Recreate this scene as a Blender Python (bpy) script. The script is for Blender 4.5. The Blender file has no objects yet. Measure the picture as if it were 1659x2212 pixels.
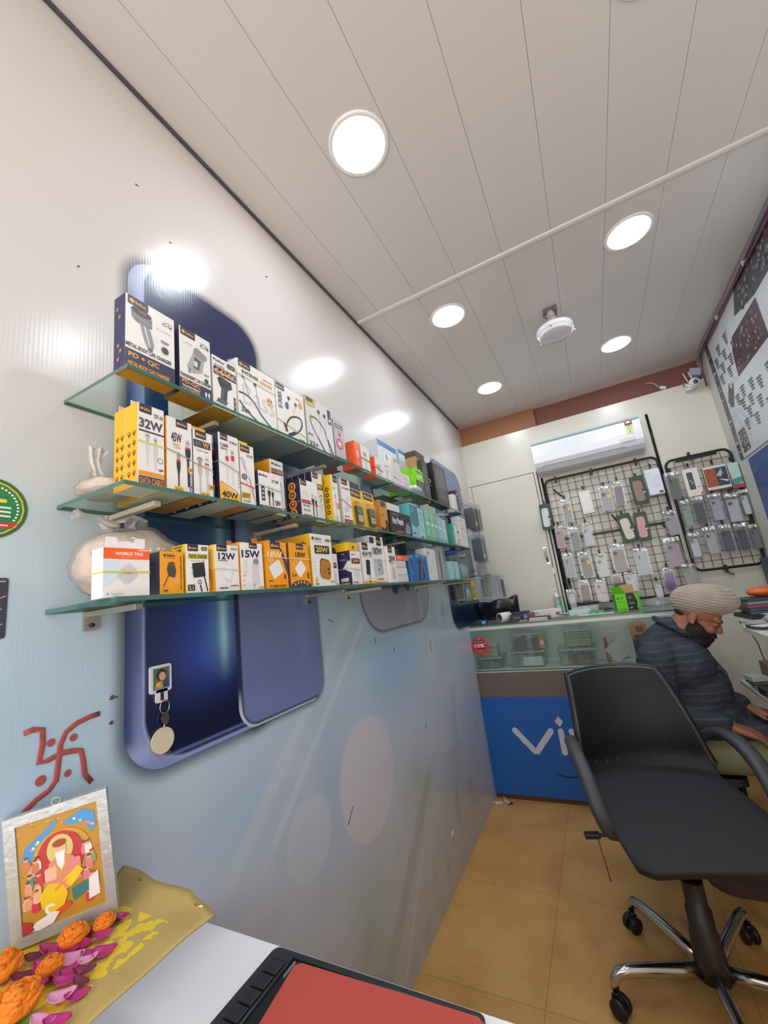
import bpy, bmesh, math, random
from mathutils import Vector, Matrix, noise
random.seed(7)
S = bpy.context.scene
COL = S.collection
PI = math.pi

# ------------------------------------------------------------------ camera
cam_d = bpy.data.cameras.new('camera'); cam = bpy.data.objects.new('camera', cam_d); COL.objects.link(cam)
cam_d.sensor_fit = 'VERTICAL'; cam_d.sensor_height = 36.0; cam_d.sensor_width = 27.0
cam_d.lens = 14.266; cam_d.clip_start = 0.02
R0 = (0.88017819, 0.45814827, -0.12404241); R1 = (-0.20440159, 0.13000579, -0.97021569); R2 = (-0.42837641, 0.87931716, 0.20807449)
cam.matrix_world = Matrix(((R0[0], -R1[0], -R2[0], 0.85), (R0[1], -R1[1], -R2[1], 0.0), (R0[2], -R1[2], -R2[2], 1.32), (0, 0, 0, 1)))
S.camera = cam

# ------------------------------------------------------------------ world, exposure (daylight enters by the open shop front)
W = bpy.data.worlds.new('world'); S.world = W; W.use_nodes = True
bg = W.node_tree.nodes['Background']; bg.inputs[0].default_value = (1.0, 0.93, 0.87, 1); bg.inputs[1].default_value = 1.9
S.view_settings.view_transform = 'Standard'; S.view_settings.look = 'None'
S.view_settings.exposure = 0.75; S.view_settings.gamma = 1.0; S.view_settings.use_curve_mapping = False
LAMP_STRENGTH = 36.0
LAMP_COLOR = (0.86, 0.93, 1.0)

# ------------------------------------------------------------------ helpers
def C(h):
    h = h.lstrip('#'); o = []
    if len(h) == 3: h = ''.join(c*2 for c in h)
    for i in (0, 2, 4):
        c = int(h[i:i+2], 16)/255
        o.append(c/12.92 if c <= 0.04045 else ((c+0.055)/1.055)**2.4)
    return (*o, 1)
MATS = {}
def mat(name, col, rough=0.5, metal=0.0, noise_amt=0.0, scale=20, bump=0.0, emis=None, es=0, coat=0.0, spec=0.5, trans=0.0):
    if name in MATS: return MATS[name]
    m = bpy.data.materials.new(name); m.use_nodes = True; nt = m.node_tree; b = nt.nodes['Principled BSDF']
    c = C(col) if isinstance(col, str) else col
    b.inputs['Base Color'].default_value = c; b.inputs['Roughness'].default_value = rough; b.inputs['Metallic'].default_value = metal
    b.inputs['Coat Weight'].default_value = coat; b.inputs['Coat Roughness'].default_value = 0.12
    b.inputs['Specular IOR Level'].default_value = spec; b.inputs['Transmission Weight'].default_value = trans
    if emis: b.inputs['Emission Color'].default_value = emis; b.inputs['Emission Strength'].default_value = es
    if noise_amt or bump:
        tc = nt.nodes.new('ShaderNodeTexCoord'); n = nt.nodes.new('ShaderNodeTexNoise'); n.inputs['Scale'].default_value = scale; n.inputs['Detail'].default_value = 4
        nt.links.new(tc.outputs['Object'], n.inputs['Vector'])
        if noise_amt:
            mx = nt.nodes.new('ShaderNodeMix'); mx.data_type = 'RGBA'
            mx.inputs[6].default_value = tuple(x*(1-noise_amt) for x in c[:3])+(1,); mx.inputs[7].default_value = tuple(min(1, x*(1+noise_amt)) for x in c[:3])+(1,)
            nt.links.new(n.outputs['Fac'], mx.inputs[0]); nt.links.new(mx.outputs[2], b.inputs['Base Color'])
        if bump:
            bp = nt.nodes.new('ShaderNodeBump'); bp.inputs['Strength'].default_value = bump; bp.inputs['Distance'].default_value = 0.005
            nt.links.new(n.outputs['Fac'], bp.inputs['Height']); nt.links.new(bp.outputs[0], b.inputs['Normal'])
    MATS[name] = m; return m
def ink(col, rough=0.35):
    return mat('ink_'+col.strip('#')+('' if rough == 0.35 else '_m'), col, rough, noise_amt=0.03, scale=60)
def thin_glass(name, tint, gloss=0.5, alpha=0.0, col='#ffffff', rough=0.02):
    # clear sheet: transparent + fresnel gloss, with a share of diffuse for milky plastic
    if name in MATS: return MATS[name]
    m = bpy.data.materials.new(name); m.use_nodes = True; nt = m.node_tree; nt.nodes.clear()
    out = nt.nodes.new('ShaderNodeOutputMaterial'); tr = nt.nodes.new('ShaderNodeBsdfTransparent'); tr.inputs[0].default_value = C(tint)
    gl = nt.nodes.new('ShaderNodeBsdfGlossy'); gl.inputs['Roughness'].default_value = rough
    # Schlick reflectance from the facing angle, the same on both sides of the sheet
    lw = nt.nodes.new('ShaderNodeLayerWeight'); lw.inputs[0].default_value = 0.5
    pw = nt.nodes.new('ShaderNodeMath'); pw.operation = 'POWER'; pw.inputs[1].default_value = 4.0; nt.links.new(lw.outputs['Facing'], pw.inputs[0])
    mul = nt.nodes.new('ShaderNodeMath'); mul.operation = 'MULTIPLY_ADD'; mul.inputs[1].default_value = 0.45*gloss; mul.inputs[2].default_value = 0.04*gloss; mul.use_clamp = True
    mx = nt.nodes.new('ShaderNodeMixShader'); nt.links.new(pw.outputs[0], mul.inputs[0]); nt.links.new(mul.outputs[0], mx.inputs[0])
    nt.links.new(tr.outputs[0], mx.inputs[1]); nt.links.new(gl.outputs[0], mx.inputs[2]); last = mx
    if alpha:
        df = nt.nodes.new('ShaderNodeBsdfDiffuse'); df.inputs[0].default_value = C(col)
        nz = nt.nodes.new('ShaderNodeTexNoise'); nz.inputs['Scale'].default_value = 35; tc = nt.nodes.new('ShaderNodeTexCoord'); nt.links.new(tc.outputs['Object'], nz.inputs['Vector'])
        m2 = nt.nodes.new('ShaderNodeMath'); m2.operation = 'MULTIPLY'; m2.inputs[1].default_value = 2*alpha; nt.links.new(nz.outputs['Fac'], m2.inputs[0])
        mx2 = nt.nodes.new('ShaderNodeMixShader'); nt.links.new(m2.outputs[0], mx2.inputs[0])
        nt.links.new(mx.outputs[0], mx2.inputs[1]); nt.links.new(df.outputs[0], mx2.inputs[2]); last = mx2
    nt.links.new(last.outputs[0], out.inputs[0]); MATS[name] = m; return m

def tag(o, label=None, cat=None, group=None, kind=None):
    if label: o['label'] = label
    if cat: o['category'] = cat
    if group: o['group'] = group
    if kind: o['kind'] = kind
    return o
def thing(name, loc, label, cat, group=None, rz=0):
    o = bpy.data.objects.new(name, None); COL.objects.link(o); o.location = loc; o.rotation_euler = (0, 0, rz); o.empty_display_size = 0.05
    return tag(o, label, cat, group)

class MB:
    def __init__(s): s.v = []; s.f = []; s.m = []; s.mats = []; s.T = Matrix.Identity(4); s.smooth = []
    def mi(s, m):
        if m not in s.mats: s.mats.append(m)
        return s.mats.index(m)
    def add(s, vs, fs, m, smooth=False):
        o = len(s.v); s.v += [s.T @ Vector(v) for v in vs]; k = s.mi(m)
        for f in fs: s.f.append([o+i for i in f]); s.m.append(k); s.smooth.append(smooth)
    def box(s, a, b, m, ms=None):
        (x0, y0, z0), (x1, y1, z1) = a, b
        vs = [(x0,y0,z0),(x1,y0,z0),(x1,y1,z0),(x0,y1,z0),(x0,y0,z1),(x1,y0,z1),(x1,y1,z1),(x0,y1,z1)]
        fs = [(0,3,2,1),(4,5,6,7),(0,1,5,4),(2,3,7,6),(1,2,6,5),(3,0,4,7)]  # bottom top -y +y +x -x
        if ms is None: s.add(vs, fs, m)
        else:
            for f, mm in zip(fs, ms): s.add(vs, [f], mm)
    def cbox(s, c, d, m, rot=None):
        T = s.T
        s.T = T @ Matrix.Translation(c) @ (rot.to_4x4() if rot else Matrix.Identity(4))
        s.box([-q/2 for q in d], [q/2 for q in d], m); s.T = T
    def tube(s, pts, r, m, n=8, cap=True, closed=False):
        pts = [Vector(p) for p in pts]; N = len(pts); rr = r if isinstance(r, (list, tuple)) else [r]*N
        vs = []; up = None
        for i, p in enumerate(pts):
            if closed: t = (pts[(i+1) % N]-pts[i-1])
            else: t = (pts[min(i+1, N-1)]-pts[max(i-1, 0)])
            t.normalize()
            if up is None:
                up = Vector((0, 0, 1)) if abs(t.z) < 0.9 else Vector((1, 0, 0))
            a = t.cross(up)
            if a.length < 1e-4: a = t.orthogonal()
            a.normalize(); b = a.cross(t).normalized(); up = b
            for k in range(n):
                th = 2*PI*k/n; vs.append(p+rr[i]*(math.cos(th)*a+math.sin(th)*b))
        fs = []
        for i in range(N if closed else N-1):
            j = (i+1) % N
            for k in range(n): fs.append((i*n+k, i*n+(k+1) % n, j*n+(k+1) % n, j*n+k))
        if cap and not closed: fs += [tuple(range(n))[::-1], tuple((N-1)*n+k for k in range(n))]
        s.add(vs, fs, m, True)
    def lathe(s, prof, m, n=24, T=None):
        vs = []; fs = []
        for r, z in prof:
            for k in range(n): vs.append((r*math.cos(2*PI*k/n), r*math.sin(2*PI*k/n), z))
        for i in range(len(prof)-1):
            for k in range(n): fs.append((i*n+k, i*n+(k+1) % n, (i+1)*n+(k+1) % n, (i+1)*n+k))
        if prof[0][0] > 1e-6: fs.append(tuple(range(n))[::-1])
        if prof[-1][0] > 1e-6: fs.append(tuple((len(prof)-1)*n+k for k in range(n)))
        T0 = s.T
        if T is not None: s.T = T0 @ T
        s.add(vs, fs, m, True); s.T = T0
    def prism(s, outl, O, U, V, t, m, mside=None):
        # outline in (u,v) metres at O, thickness t along U x V
        O, U, V = Vector(O), Vector(U), Vector(V); N = U.cross(V); n = len(outl)
        vs = [O+U*a+V*b for a, b in outl]+[O+U*a+V*b+N*t for a, b in outl]
        s.add(vs, [tuple(range(n))[::-1], tuple(range(n, 2*n))], m)
        s.add(vs, [(i, (i+1) % n, n+(i+1) % n, n+i) for i in range(n)], mside or m)
    def flat(s, outl, O, U, V, m):
        O, U, V = Vector(O), Vector(U), Vector(V)
        s.add([O+U*a+V*b for a, b in outl], [tuple(range(len(outl)))], m)
    def ellipsoid(s, c, r, m, rot=None, nu=20, nv=12, fn=None):
        vs = []; fs = []
        for j in range(nv+1):
            ph = PI*j/nv-PI/2
            for i in range(nu):
                th = 2*PI*i/nu; d = Vector((math.cos(ph)*math.cos(th), math.cos(ph)*math.sin(th), math.sin(ph)))
                k = fn(d) if fn else 1.0
                p = Vector((d.x*r[0]*k, d.y*r[1]*k, d.z*r[2]*k))
                if rot: p = rot @ p
                vs.append(p+Vector(c))
        for j in range(nv):
            for i in range(nu): fs.append((j*nu+i, j*nu+(i+1) % nu, (j+1)*nu+(i+1) % nu, (j+1)*nu+i))
        s.add(vs, fs, m, True)
    def rcone(s, p0, r0, p1, r1, m, n=14, flat=1.0, ax=None):
        # sphere-swept tapered limb
        p0, p1 = Vector(p0), Vector(p1); t = (p1-p0); L = t.length; t.normalize()
        a = (Vector(ax)-t*Vector(ax).dot(t)).normalized() if ax else t.orthogonal().normalized(); b = t.cross(a)
        rings = [(-math.cos(q)*r0, math.sin(q)*r0) for q in (0.02, 0.4, 0.8, 1.2, PI/2)]+[(L+math.sin(q)*r1, math.cos(q)*r1) for q in (0, 0.4, 0.8, 1.2, PI/2-0.02)]
        vs = [p0+t*h+a*(rr*math.cos(2*PI*k/n))+b*(rr*flat*math.sin(2*PI*k/n)) for h, rr in rings for k in range(n)]
        fs = [(i*n+k, i*n+(k+1) % n, (i+1)*n+(k+1) % n, (i+1)*n+k) for i in range(len(rings)-1) for k in range(n)]
        fs += [tuple(range(n))[::-1], tuple((len(rings)-1)*n+k for k in range(n))]
        s.add(vs, fs, m, True)
    def build(s, name, parent=None, bevel=0, seg=2, origin=None):
        me = bpy.data.meshes.new(name); o0 = Vector(origin) if origin is not None else Vector((0, 0, 0))
        me.from_pydata([v-o0 for v in s.v], [], s.f)
        for m in s.mats: me.materials.append(m)
        me.polygons.foreach_set('material_index', s.m); me.polygons.foreach_set('use_smooth', s.smooth)
        me.update(); o = bpy.data.objects.new(name, me); COL.objects.link(o)
        if parent:
            o.parent = parent
            if parent.type == 'EMPTY' or True:
                o.matrix_parent_inverse = Matrix.Identity(4)
        o.location = o0
        if bevel:
            bv = o.modifiers.new('bevel', 'BEVEL'); bv.width = bevel; bv.segments = seg; bv.limit_method = 'ANGLE'; bv.angle_limit = 0.9
        return o
def rrect(w, h, r, n=4, cx=0, cy=0):
    o = []
    for sx, sy, a0 in ((1, 1, 0), (-1, 1, PI/2), (-1, -1, PI), (1, -1, 1.5*PI)):
        for k in range(n+1):
            a = a0+PI/2*k/n; o.append((cx+sx*(w/2-r)+r*math.cos(a), cy+sy*(h/2-r)+r*math.sin(a)))
    return o
def circle(cx, cy, r, n=20, ry=None): return [(cx+r*math.cos(2*PI*k/n), cy+(ry or r)*math.sin(2*PI*k/n)) for k in range(n)]

# text as flat polygons in a unit box
TX = {}
def text_polys(s, bold=True):
    k = (s, bold)
    if k not in TX:
        cu = bpy.data.curves.new('t', 'FONT'); cu.body = s; cu.offset = 0.034 if bold else 0.0; cu.resolution_u = 3; cu.fill_mode = 'FRONT'
        ob = bpy.data.objects.new('t', cu); COL.objects.link(ob)
        dg = bpy.context.evaluated_depsgraph_get(); dg.update()
        me = bpy.data.meshes.new_from_object(ob.evaluated_get(dg))
        vs = [v.co.copy() for v in me.vertices]; fs = [tuple(p.vertices) for p in me.polygons]
        x0 = min(v.x for v in vs); x1 = max(v.x for v in vs); y0 = min(v.y for v in vs); y1 = max(v.y for v in vs)
        TX[k] = ([((v.x-x0)/(x1-x0), (v.y-y0)/(y1-y0)) for v in vs], fs, (x1-x0)/(y1-y0))
        bpy.data.objects.remove(ob); bpy.data.curves.remove(cu); bpy.data.meshes.remove(me)
    return TX[k]

class Face:
    # printing on a face; coordinates are fractions of width and height
    def __init__(s, O, U, V, w, h, mb=None, base=0.0004):
        s.O, s.U, s.V = Vector(O), Vector(U), Vector(V); s.N = s.U.cross(s.V); s.w, s.h = w, h; s.mb = mb or MB(); s.k = 0; s.base = base
    def off(s): s.k += 1; return s.O+s.N*(s.base+s.k*0.000012)
    def poly(s, pts, col): s.mb.flat([(a*s.w, b*s.h) for a, b in pts], s.off(), s.U, s.V, ink(col)); return s
    def rect(s, x0, y0, x1, y1, col): return s.poly([(x0, y0), (x1, y0), (x1, y1), (x0, y1)], col)
    def circ(s, cx, cy, r, col, ry=None): return s.poly(circle(cx, cy, r, 18, ry if ry else r*s.w/s.h), col)
    def rr(s, x0, y0, x1, y1, r, col, rot=0):
        w, h = (x1-x0)*s.w, (y1-y0)*s.h; cx, cy = (x0+x1)/2, (y0+y1)/2
        c, n = math.cos(rot), math.sin(rot)
        return s.poly([(cx+(a*c-b*n)/s.w, cy+(a*n+b*c)/s.h) for a, b in rrect(w, h, min(r*s.w, w/2, h/2))], col)
    def line(s, pts, t, col):
        # stroke of thickness t (fraction of width)
        P = [Vector((a*s.w, b*s.h)) for a, b in pts]; L = []; R = []
        for i, p in enumerate(P):
            d = (P[min(i+1, len(P)-1)]-P[max(i-1, 0)]).normalized(); n = Vector((-d.y, d.x))*t*s.w/2
            L.append(p+n); R.append(p-n)
        o = s.off(); m = ink(col); vs = [o+s.U*q.x+s.V*q.y for q in L+R]; n = len(P)
        s.mb.add(vs, [(i, n+i, n+i+1, i+1) for i in range(n-1)], m); return s
    def ring(s, cx, cy, r, t, col, a0=0, a1=2*PI, ry=None):
        return s.line([(cx+r*math.cos(a0+(a1-a0)*k/24), cy+(ry or r*s.w/s.h)*math.sin(a0+(a1-a0)*k/24)) for k in range(25)], t, col)
    def text(s, st, x0, y0, x1, y1, col, bold=True, rot=False):
        vs, fs, asp = text_polys(st, bold); o = s.off(); w, h = (x1-x0)*s.w, (y1-y0)*s.h
        if rot: vv = [o+s.U*(x0*s.w+(1-b)*w)+s.V*(y0*s.h+a*h) for a, b in vs]
        else: vv = [o+s.U*(x0*s.w+a*w)+s.V*(y0*s.h+b*h) for a, b in vs]
        s.mb.add(vv, fs, ink(col)); return s
    def badge(s, x0=.08, x1=.5, y0=.86, y1=.985, bg='#26283f', fg='#d9a235'):
        s.rr(x0, y0, x1, y1+.02 if y1 < .97 else .998, .03, bg); m = (x1-x0)
        s.circ(x0+m*.2, (y0+y1)/2, m*.12, fg); s.text('SoRoo', x0+m*.36, y0+(y1-y0)*.3, x1-m*.1, y1-(y1-y0)*.3, fg); return s
    def fill(s, col): return s.rect(0.004, 0.004, 0.996, 0.996, col)
def qbez(p0, p1, p2, n=10): return [((1-t)**2*p0[0]+2*t*(1-t)*p1[0]+t*t*p2[0], (1-t)**2*p0[1]+2*t*(1-t)*p1[1]+t*t*p2[1]) for t in [k/n for k in range(n+1)]]

# ------------------------------------------------------------------ common materials
WHITE = mat('white_card', '#e9e6e4', 0.4, noise_amt=0.02)
GOLD = mat('amber_card', '#f2a71c', 0.4, noise_amt=0.03)
NAVY = mat('navy_card', '#2a2c4a', 0.4, noise_amt=0.03)
GREYC = mat('grey_card', '#b9b5b3', 0.6, noise_amt=0.04)
BLACKP = mat('black_plastic', '#17181c', 0.4, bump=0.05, scale=80)
BLACKM = mat('black_metal', '#1b1b1e', 0.35, 0.3, noise_amt=0.1)
CHROME = mat('chrome', '#c9c6c4', 0.16, 1.0, noise_amt=0.05)
ALU = mat('aluminium', '#b3b0a8', 0.35, 0.8, noise_amt=0.08)
CREAM = mat('bracket_cream', '#c6bba6', 0.45, 0.1, noise_amt=0.06)
# ================================================================== THE ROOM
RX, H, YF, YB = 1.836, 2.765, -1.0, 3.5
# floor: ochre vinyl tiles with thin joints
def tile_mat():
    m = bpy.data.materials.new('ochre_vinyl'); m.use_nodes = True; nt = m.node_tree; b = nt.nodes['Principled BSDF']
    tc = nt.nodes.new('ShaderNodeTexCoord'); mp = nt.nodes.new('ShaderNodeMapping'); mp.inputs['Location'].default_value = (0.15, -0.03, 0)
    br = nt.nodes.new('ShaderNodeTexBrick'); br.offset = 0; br.inputs['Scale'].default_value = 1; br.inputs['Brick Width'].default_value = 0.58; br.inputs['Row Height'].default_value = 0.51
    br.inputs['Mortar Size'].default_value = 0.0016; br.inputs['Color1'].default_value = C('#c4985a'); br.inputs['Color2'].default_value = C('#c09355'); br.inputs['Mortar'].default_value = C('#a07a46')
    n = nt.nodes.new('ShaderNodeTexNoise'); n.inputs['Scale'].default_value = 5; n.inputs['Detail'].default_value = 8
    n2 = nt.nodes.new('ShaderNodeTexNoise'); n2.inputs['Scale'].default_value = 160
    cr = nt.nodes.new('ShaderNodeValToRGB'); cr.color_ramp.elements[0].position = 0.28; cr.color_ramp.elements[0].color = C('#d8c6a8'); cr.color_ramp.elements[1].position = 0.55; cr.color_ramp.elements[1].color = (1, 1, 1, 1)
    mx = nt.nodes.new('ShaderNodeMix'); mx.data_type = 'RGBA'; mx.blend_type = 'MULTIPLY'; mx.inputs[0].default_value = 0.5
    mx2 = nt.nodes.new('ShaderNodeMix'); mx2.data_type = 'RGBA'; mx2.blend_type = 'OVERLAY'; mx2.inputs[0].default_value = 0.25
    L = nt.links.new; L(tc.outputs['Object'], mp.inputs[0]); L(mp.outputs[0], br.inputs['Vector']); L(mp.outputs[0], n.inputs['Vector']); L(mp.outputs[0], n2.inputs['Vector'])
    L(n.outputs['Fac'], cr.inputs[0]); L(br.outputs['Color'], mx.inputs[6]); L(cr.outputs[0], mx.inputs[7]); L(mx.outputs[2], mx2.inputs[6]); L(n2.outputs['Color'], mx2.inputs[7]); L(mx2.outputs[2], b.inputs['Base Color'])
    b.inputs['Roughness'].default_value = 0.42; return m
mb = MB(); mb.box((-0.1, YF, -0.05), (RX+0.1, 3.8, 0), tile_mat()); tag(mb.build('floor'), kind='structure')

# ceiling: white PVC panels with fine joints, backing board above
PVC = mat('pvc_ceiling', '#d9d3cf', 0.3, noise_amt=0.015, scale=3, coat=0.15)
JOINT = mat('joint_dark', '#b3aba5', 0.6, noise_amt=0.1)
mb = MB(); xs = [-0.08, .137, .346, .558, .77, .98, 1.19, 1.40, 1.60, RX+.08]
for y0, y1 in ((YF, 1.712), (1.712, 3.75)):
    for a, b in zip(xs, xs[1:]): mb.box((a+.0006, y0, H), (b-.0006, y1, H+.004), PVC)
mb.box((-0.1, YF, H+.004), (RX+.1, 3.8, H+.05), JOINT); tag(mb.build('ceiling'), kind='structure')
mb = MB(); mb.prism([(-.016, 0), (.016, 0), (.012, -.005), (.004, -.007), (-.004, -.007), (-.012, -.005)], (-.0, 1.712, H), (0, 1, 0), (0, 0, 1), RX, mat('pvc_trim', '#dcd6d2', .35, noise_amt=.02))
tag(mb.build('trim_1'), kind='structure')
mb = MB(); mb.box((0.0, YF, H-.012), (.008, 3.5, H), mat('trim_gunmetal', '#55525a', .4, .2, noise_amt=.1)); tag(mb.build('trim_2'), kind='structure')

# left wall covered by a glossy printed banner; its printed colours are stored per vertex
def sm(a, b, x):
    t = max(0, min(1, (x-a)/(b-a))); return t*t*(3-2*t)
def lerp(a, b, t): return tuple(p+(q-p)*t for p, q in zip(a, b))
def sdrr(y, z, y0, z0, y1, z1, r):
    cy, cz = (y0+y1)/2, (z0+z1)/2; qx = abs(y-cy)-(y1-y0)/2+r; qy = abs(z-cz)-(z1-z0)/2+r
    return math.hypot(max(qx, 0), max(qy, 0))+min(max(qx, qy), 0)-r
PH = [(.505, 1.044, .925, 2.235, .09), (.785, 1.043, 1.137, 2.10, .06), (1.434, 1.187, 2.172, 1.72, .17), (2.53, 1.07, 3.23, 2.235, .12)]
K = [(0, '#b3b0ab'), (.35, '#bcbec4'), (.6, '#c4cad9'), (.85, '#c6cfe2'), (1.1, '#b9cfe2'), (1.3, '#b2cbdb'), (1.55, '#bccbd2'), (1.75, '#cfcfd1'), (2.2, '#d3cecc'), (2.77, '#d6ccc8')]
K = [(z, C(c)[:3]) for z, c in K]
EL = [(1.36, .72, .185, .19, '#d6d2de', .85), (2.11, 1.0, .05, .115, '#cfd3da', .6), (.93, .79, .08, .1, '#b4c4da', .6), (1.02, .70, .1, .1, '#d0d6e4', .5), (2.2, 1.33, .05, .05, '#c3cdc8', .5)]
def banner_col(y, z):
    for (a, ca), (b, cb) in zip(K, K[1:]):
        if z <= b: c = lerp(ca, cb, max(0, (z-a)/(b-a))); break
    else: c = K[-1][1]
    n = noise.noise(Vector((y*1.3, z*1.6, 3)))
    lo = 1-sm(1.35, 1.75, z)
    c = lerp(c, C('#8fbcdd')[:3], lo*.8*max(0, math.exp(-((y-1.66)/.28)**2-((z-1.06)/.2)**2)))
    c = lerp(c, C('#9cc6e2')[:3], lo*.7*max(0, math.exp(-((y-.33)/.2)**2-((z-1.15)/.2)**2)))
    c = lerp(c, C('#a8b98e')[:3], .5*max(0, math.exp(-((y-1.75)/.13)**2-((z-.52)/.12)**2)))
    c = lerp(c, C('#93a890')[:3], .45*max(0, math.exp(-((y-1.28)/.12)**2-((z-.30)/.16)**2)))
    c = lerp(c, C('#b5b0a8')[:3], .35*max(0, math.exp(-((y-2.3)/.35)**2-((z-.25)/.3)**2)))
    c = lerp(c, C('#c4cde0')[:3] if n > 0 else C('#93b4cf')[:3], lo*.5*abs(n))
    c = lerp(c, C('#9dc0de')[:3], lo*.6*max(0, math.exp(-((y-.80)/.16)**2-((z-.86)/.10)**2)))
    c = lerp(c, C('#9db9d6')[:3], lo*.6*max(0, math.exp(-((y-1.13)/.12)**2-((z-.78)/.2)**2)))
    for ey, ez, ry, rz, cc, a in EL:
        d = math.hypot((y-ey)/ry, (z-ez)/rz); c = lerp(c, C(cc)[:3], a*(1-sm(.97, 1.03, d)))
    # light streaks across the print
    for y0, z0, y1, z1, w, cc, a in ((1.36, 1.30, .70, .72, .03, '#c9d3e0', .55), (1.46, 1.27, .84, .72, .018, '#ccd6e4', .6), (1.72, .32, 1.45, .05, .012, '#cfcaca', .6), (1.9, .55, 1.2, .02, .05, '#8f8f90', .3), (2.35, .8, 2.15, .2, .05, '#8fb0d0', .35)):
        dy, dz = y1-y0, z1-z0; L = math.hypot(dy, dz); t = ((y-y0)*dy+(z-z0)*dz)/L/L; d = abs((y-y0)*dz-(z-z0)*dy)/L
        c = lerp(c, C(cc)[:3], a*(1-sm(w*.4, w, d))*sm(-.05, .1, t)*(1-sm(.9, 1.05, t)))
    # soft drop shadow of the phone pictures, painted into the banner print
    for i, (y0, z0, y1, z1, r) in enumerate(PH):
        d = sdrr(y, z, y0, z0, y1, z1, r)
        if d < .05: c = lerp(c, C('#2b3446')[:3], .8*(1-sm(-.002, (.034, .022, .016, .02)[i], d)))
    # scuffs and dirt low on the banner
    q = noise.noise(Vector((y*9, z*9, 9)))
    if q > .25: c = lerp(c, C('#8b8780')[:3], (q-.25)*.7*(1-sm(.2, .9, z)))
    return c
def gridY(y0, y1, st):
    n = int(round((y1-y0)/st)); return [y0+(y1-y0)*i/n for i in range(n+1)]
ys = gridY(YF, 0.2, .1)[:-1]+gridY(.2, 1.6, .0075)[:-1]+gridY(1.6, 3.66, .012); zs = gridY(0, H, .0085)
vs = [(0, y, z) for z in zs for y in ys]; ny = len(ys)
fs = [(j*ny+i, j*ny+i+1, (j+1)*ny+i+1, (j+1)*ny+i) for j in range(len(zs)-1) for i in range(ny-1)]
me = bpy.data.meshes.new('wall_left'); me.from_pydata(vs, [], fs); me.update()
at = me.color_attributes.new('print', 'FLOAT_COLOR', 'POINT'); buf = []
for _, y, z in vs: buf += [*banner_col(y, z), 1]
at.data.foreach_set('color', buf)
def vinyl(name, attr='print', rough=.17, spec=.5, flute=.35):
    m = bpy.data.materials.new(name); m.use_nodes = True; nt = m.node_tree; b = nt.nodes['Principled BSDF']; L = nt.links.new
    tc = nt.nodes.new('ShaderNodeTexCoord')
    if attr: a = nt.nodes.new('ShaderNodeVertexColor'); a.layer_name = attr; L(a.outputs[0], b.inputs['Base Color'])
    w = nt.nodes.new('ShaderNodeTexWave'); w.bands_direction = 'Y'; w.inputs['Scale'].default_value = 42; w.inputs['Distortion'].default_value = .5; L(tc.outputs['Object'], w.inputs['Vector'])
    n = nt.nodes.new('ShaderNodeTexNoise'); n.inputs['Scale'].default_value = 14; n.inputs['Detail'].default_value = 3; L(tc.outputs['Object'], n.inputs['Vector'])
    bp = nt.nodes.new('ShaderNodeBump'); bp.inputs['Strength'].default_value = .03; bp.inputs['Distance'].default_value = .0015; L(w.outputs['Fac'], bp.inputs['Height'])
    bp2 = nt.nodes.new('ShaderNodeBump'); bp2.inputs['Strength'].default_value = .12; bp2.inputs['Distance'].default_value = .004; L(n.outputs['Fac'], bp2.inputs['Height']); L(bp.outputs[0], bp2.inputs['Normal']); L(bp2.outputs[0], b.inputs['Normal'])
    b.inputs['Roughness'].default_value = rough; b.inputs['Specular IOR Level'].default_value = spec; return m
VIN = vinyl('banner_vinyl', rough=.21); me.materials.append(VIN)
wl = bpy.data.objects.new('wall_left', me); COL.objects.link(wl); tag(wl, kind='structure')
wl.modifiers.new('depth', 'SOLIDIFY').thickness = 0.08; wl.modifiers['depth'].offset = -1

# flat printed pictures on the banner; colour by a function of the position
def picture(name, parent, inside, col, y0, z0, y1, z1, x, st=.004):
    ys, zs = gridY(y0, y1, st), gridY(z0, z1, st); n = len(ys); V, F, cols = [], [], []
    me = bpy.data.meshes.new(name); idx = {}
    def vid(i, j):
        if (i, j) not in idx:
            y, z = ys[i], zs[j]
            for _ in range(3):
                d = inside(y, z)
                if d > 0:
                    gy = (inside(y+1e-4, z)-d)/1e-4; gz = (inside(y, z+1e-4)-d)/1e-4; g = max(1e-6, gy*gy+gz*gz); y -= d*gy/g; z -= d*gz/g
            idx[(i, j)] = len(V); V.append((x, y, z)); cols.extend((*col(y, z), 1))
        return idx[(i, j)]
    for j in range(len(zs)-1):
        for i in range(n-1):
            cs = ((i, j), (i+1, j), (i+1, j+1), (i, j+1))
            if any(inside(ys[q[0]], zs[q[1]]) <= 0 for q in cs): F.append([vid(*q) for q in cs])
    me.from_pydata(V, [], F); me.update(); a = me.color_attributes.new('print', 'FLOAT_COLOR', 'POINT'); a.data.foreach_set('color', cols); me.materials.append(VIN)
    o = bpy.data.objects.new(name, me); COL.objects.link(o); o.parent = parent; return o
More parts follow.
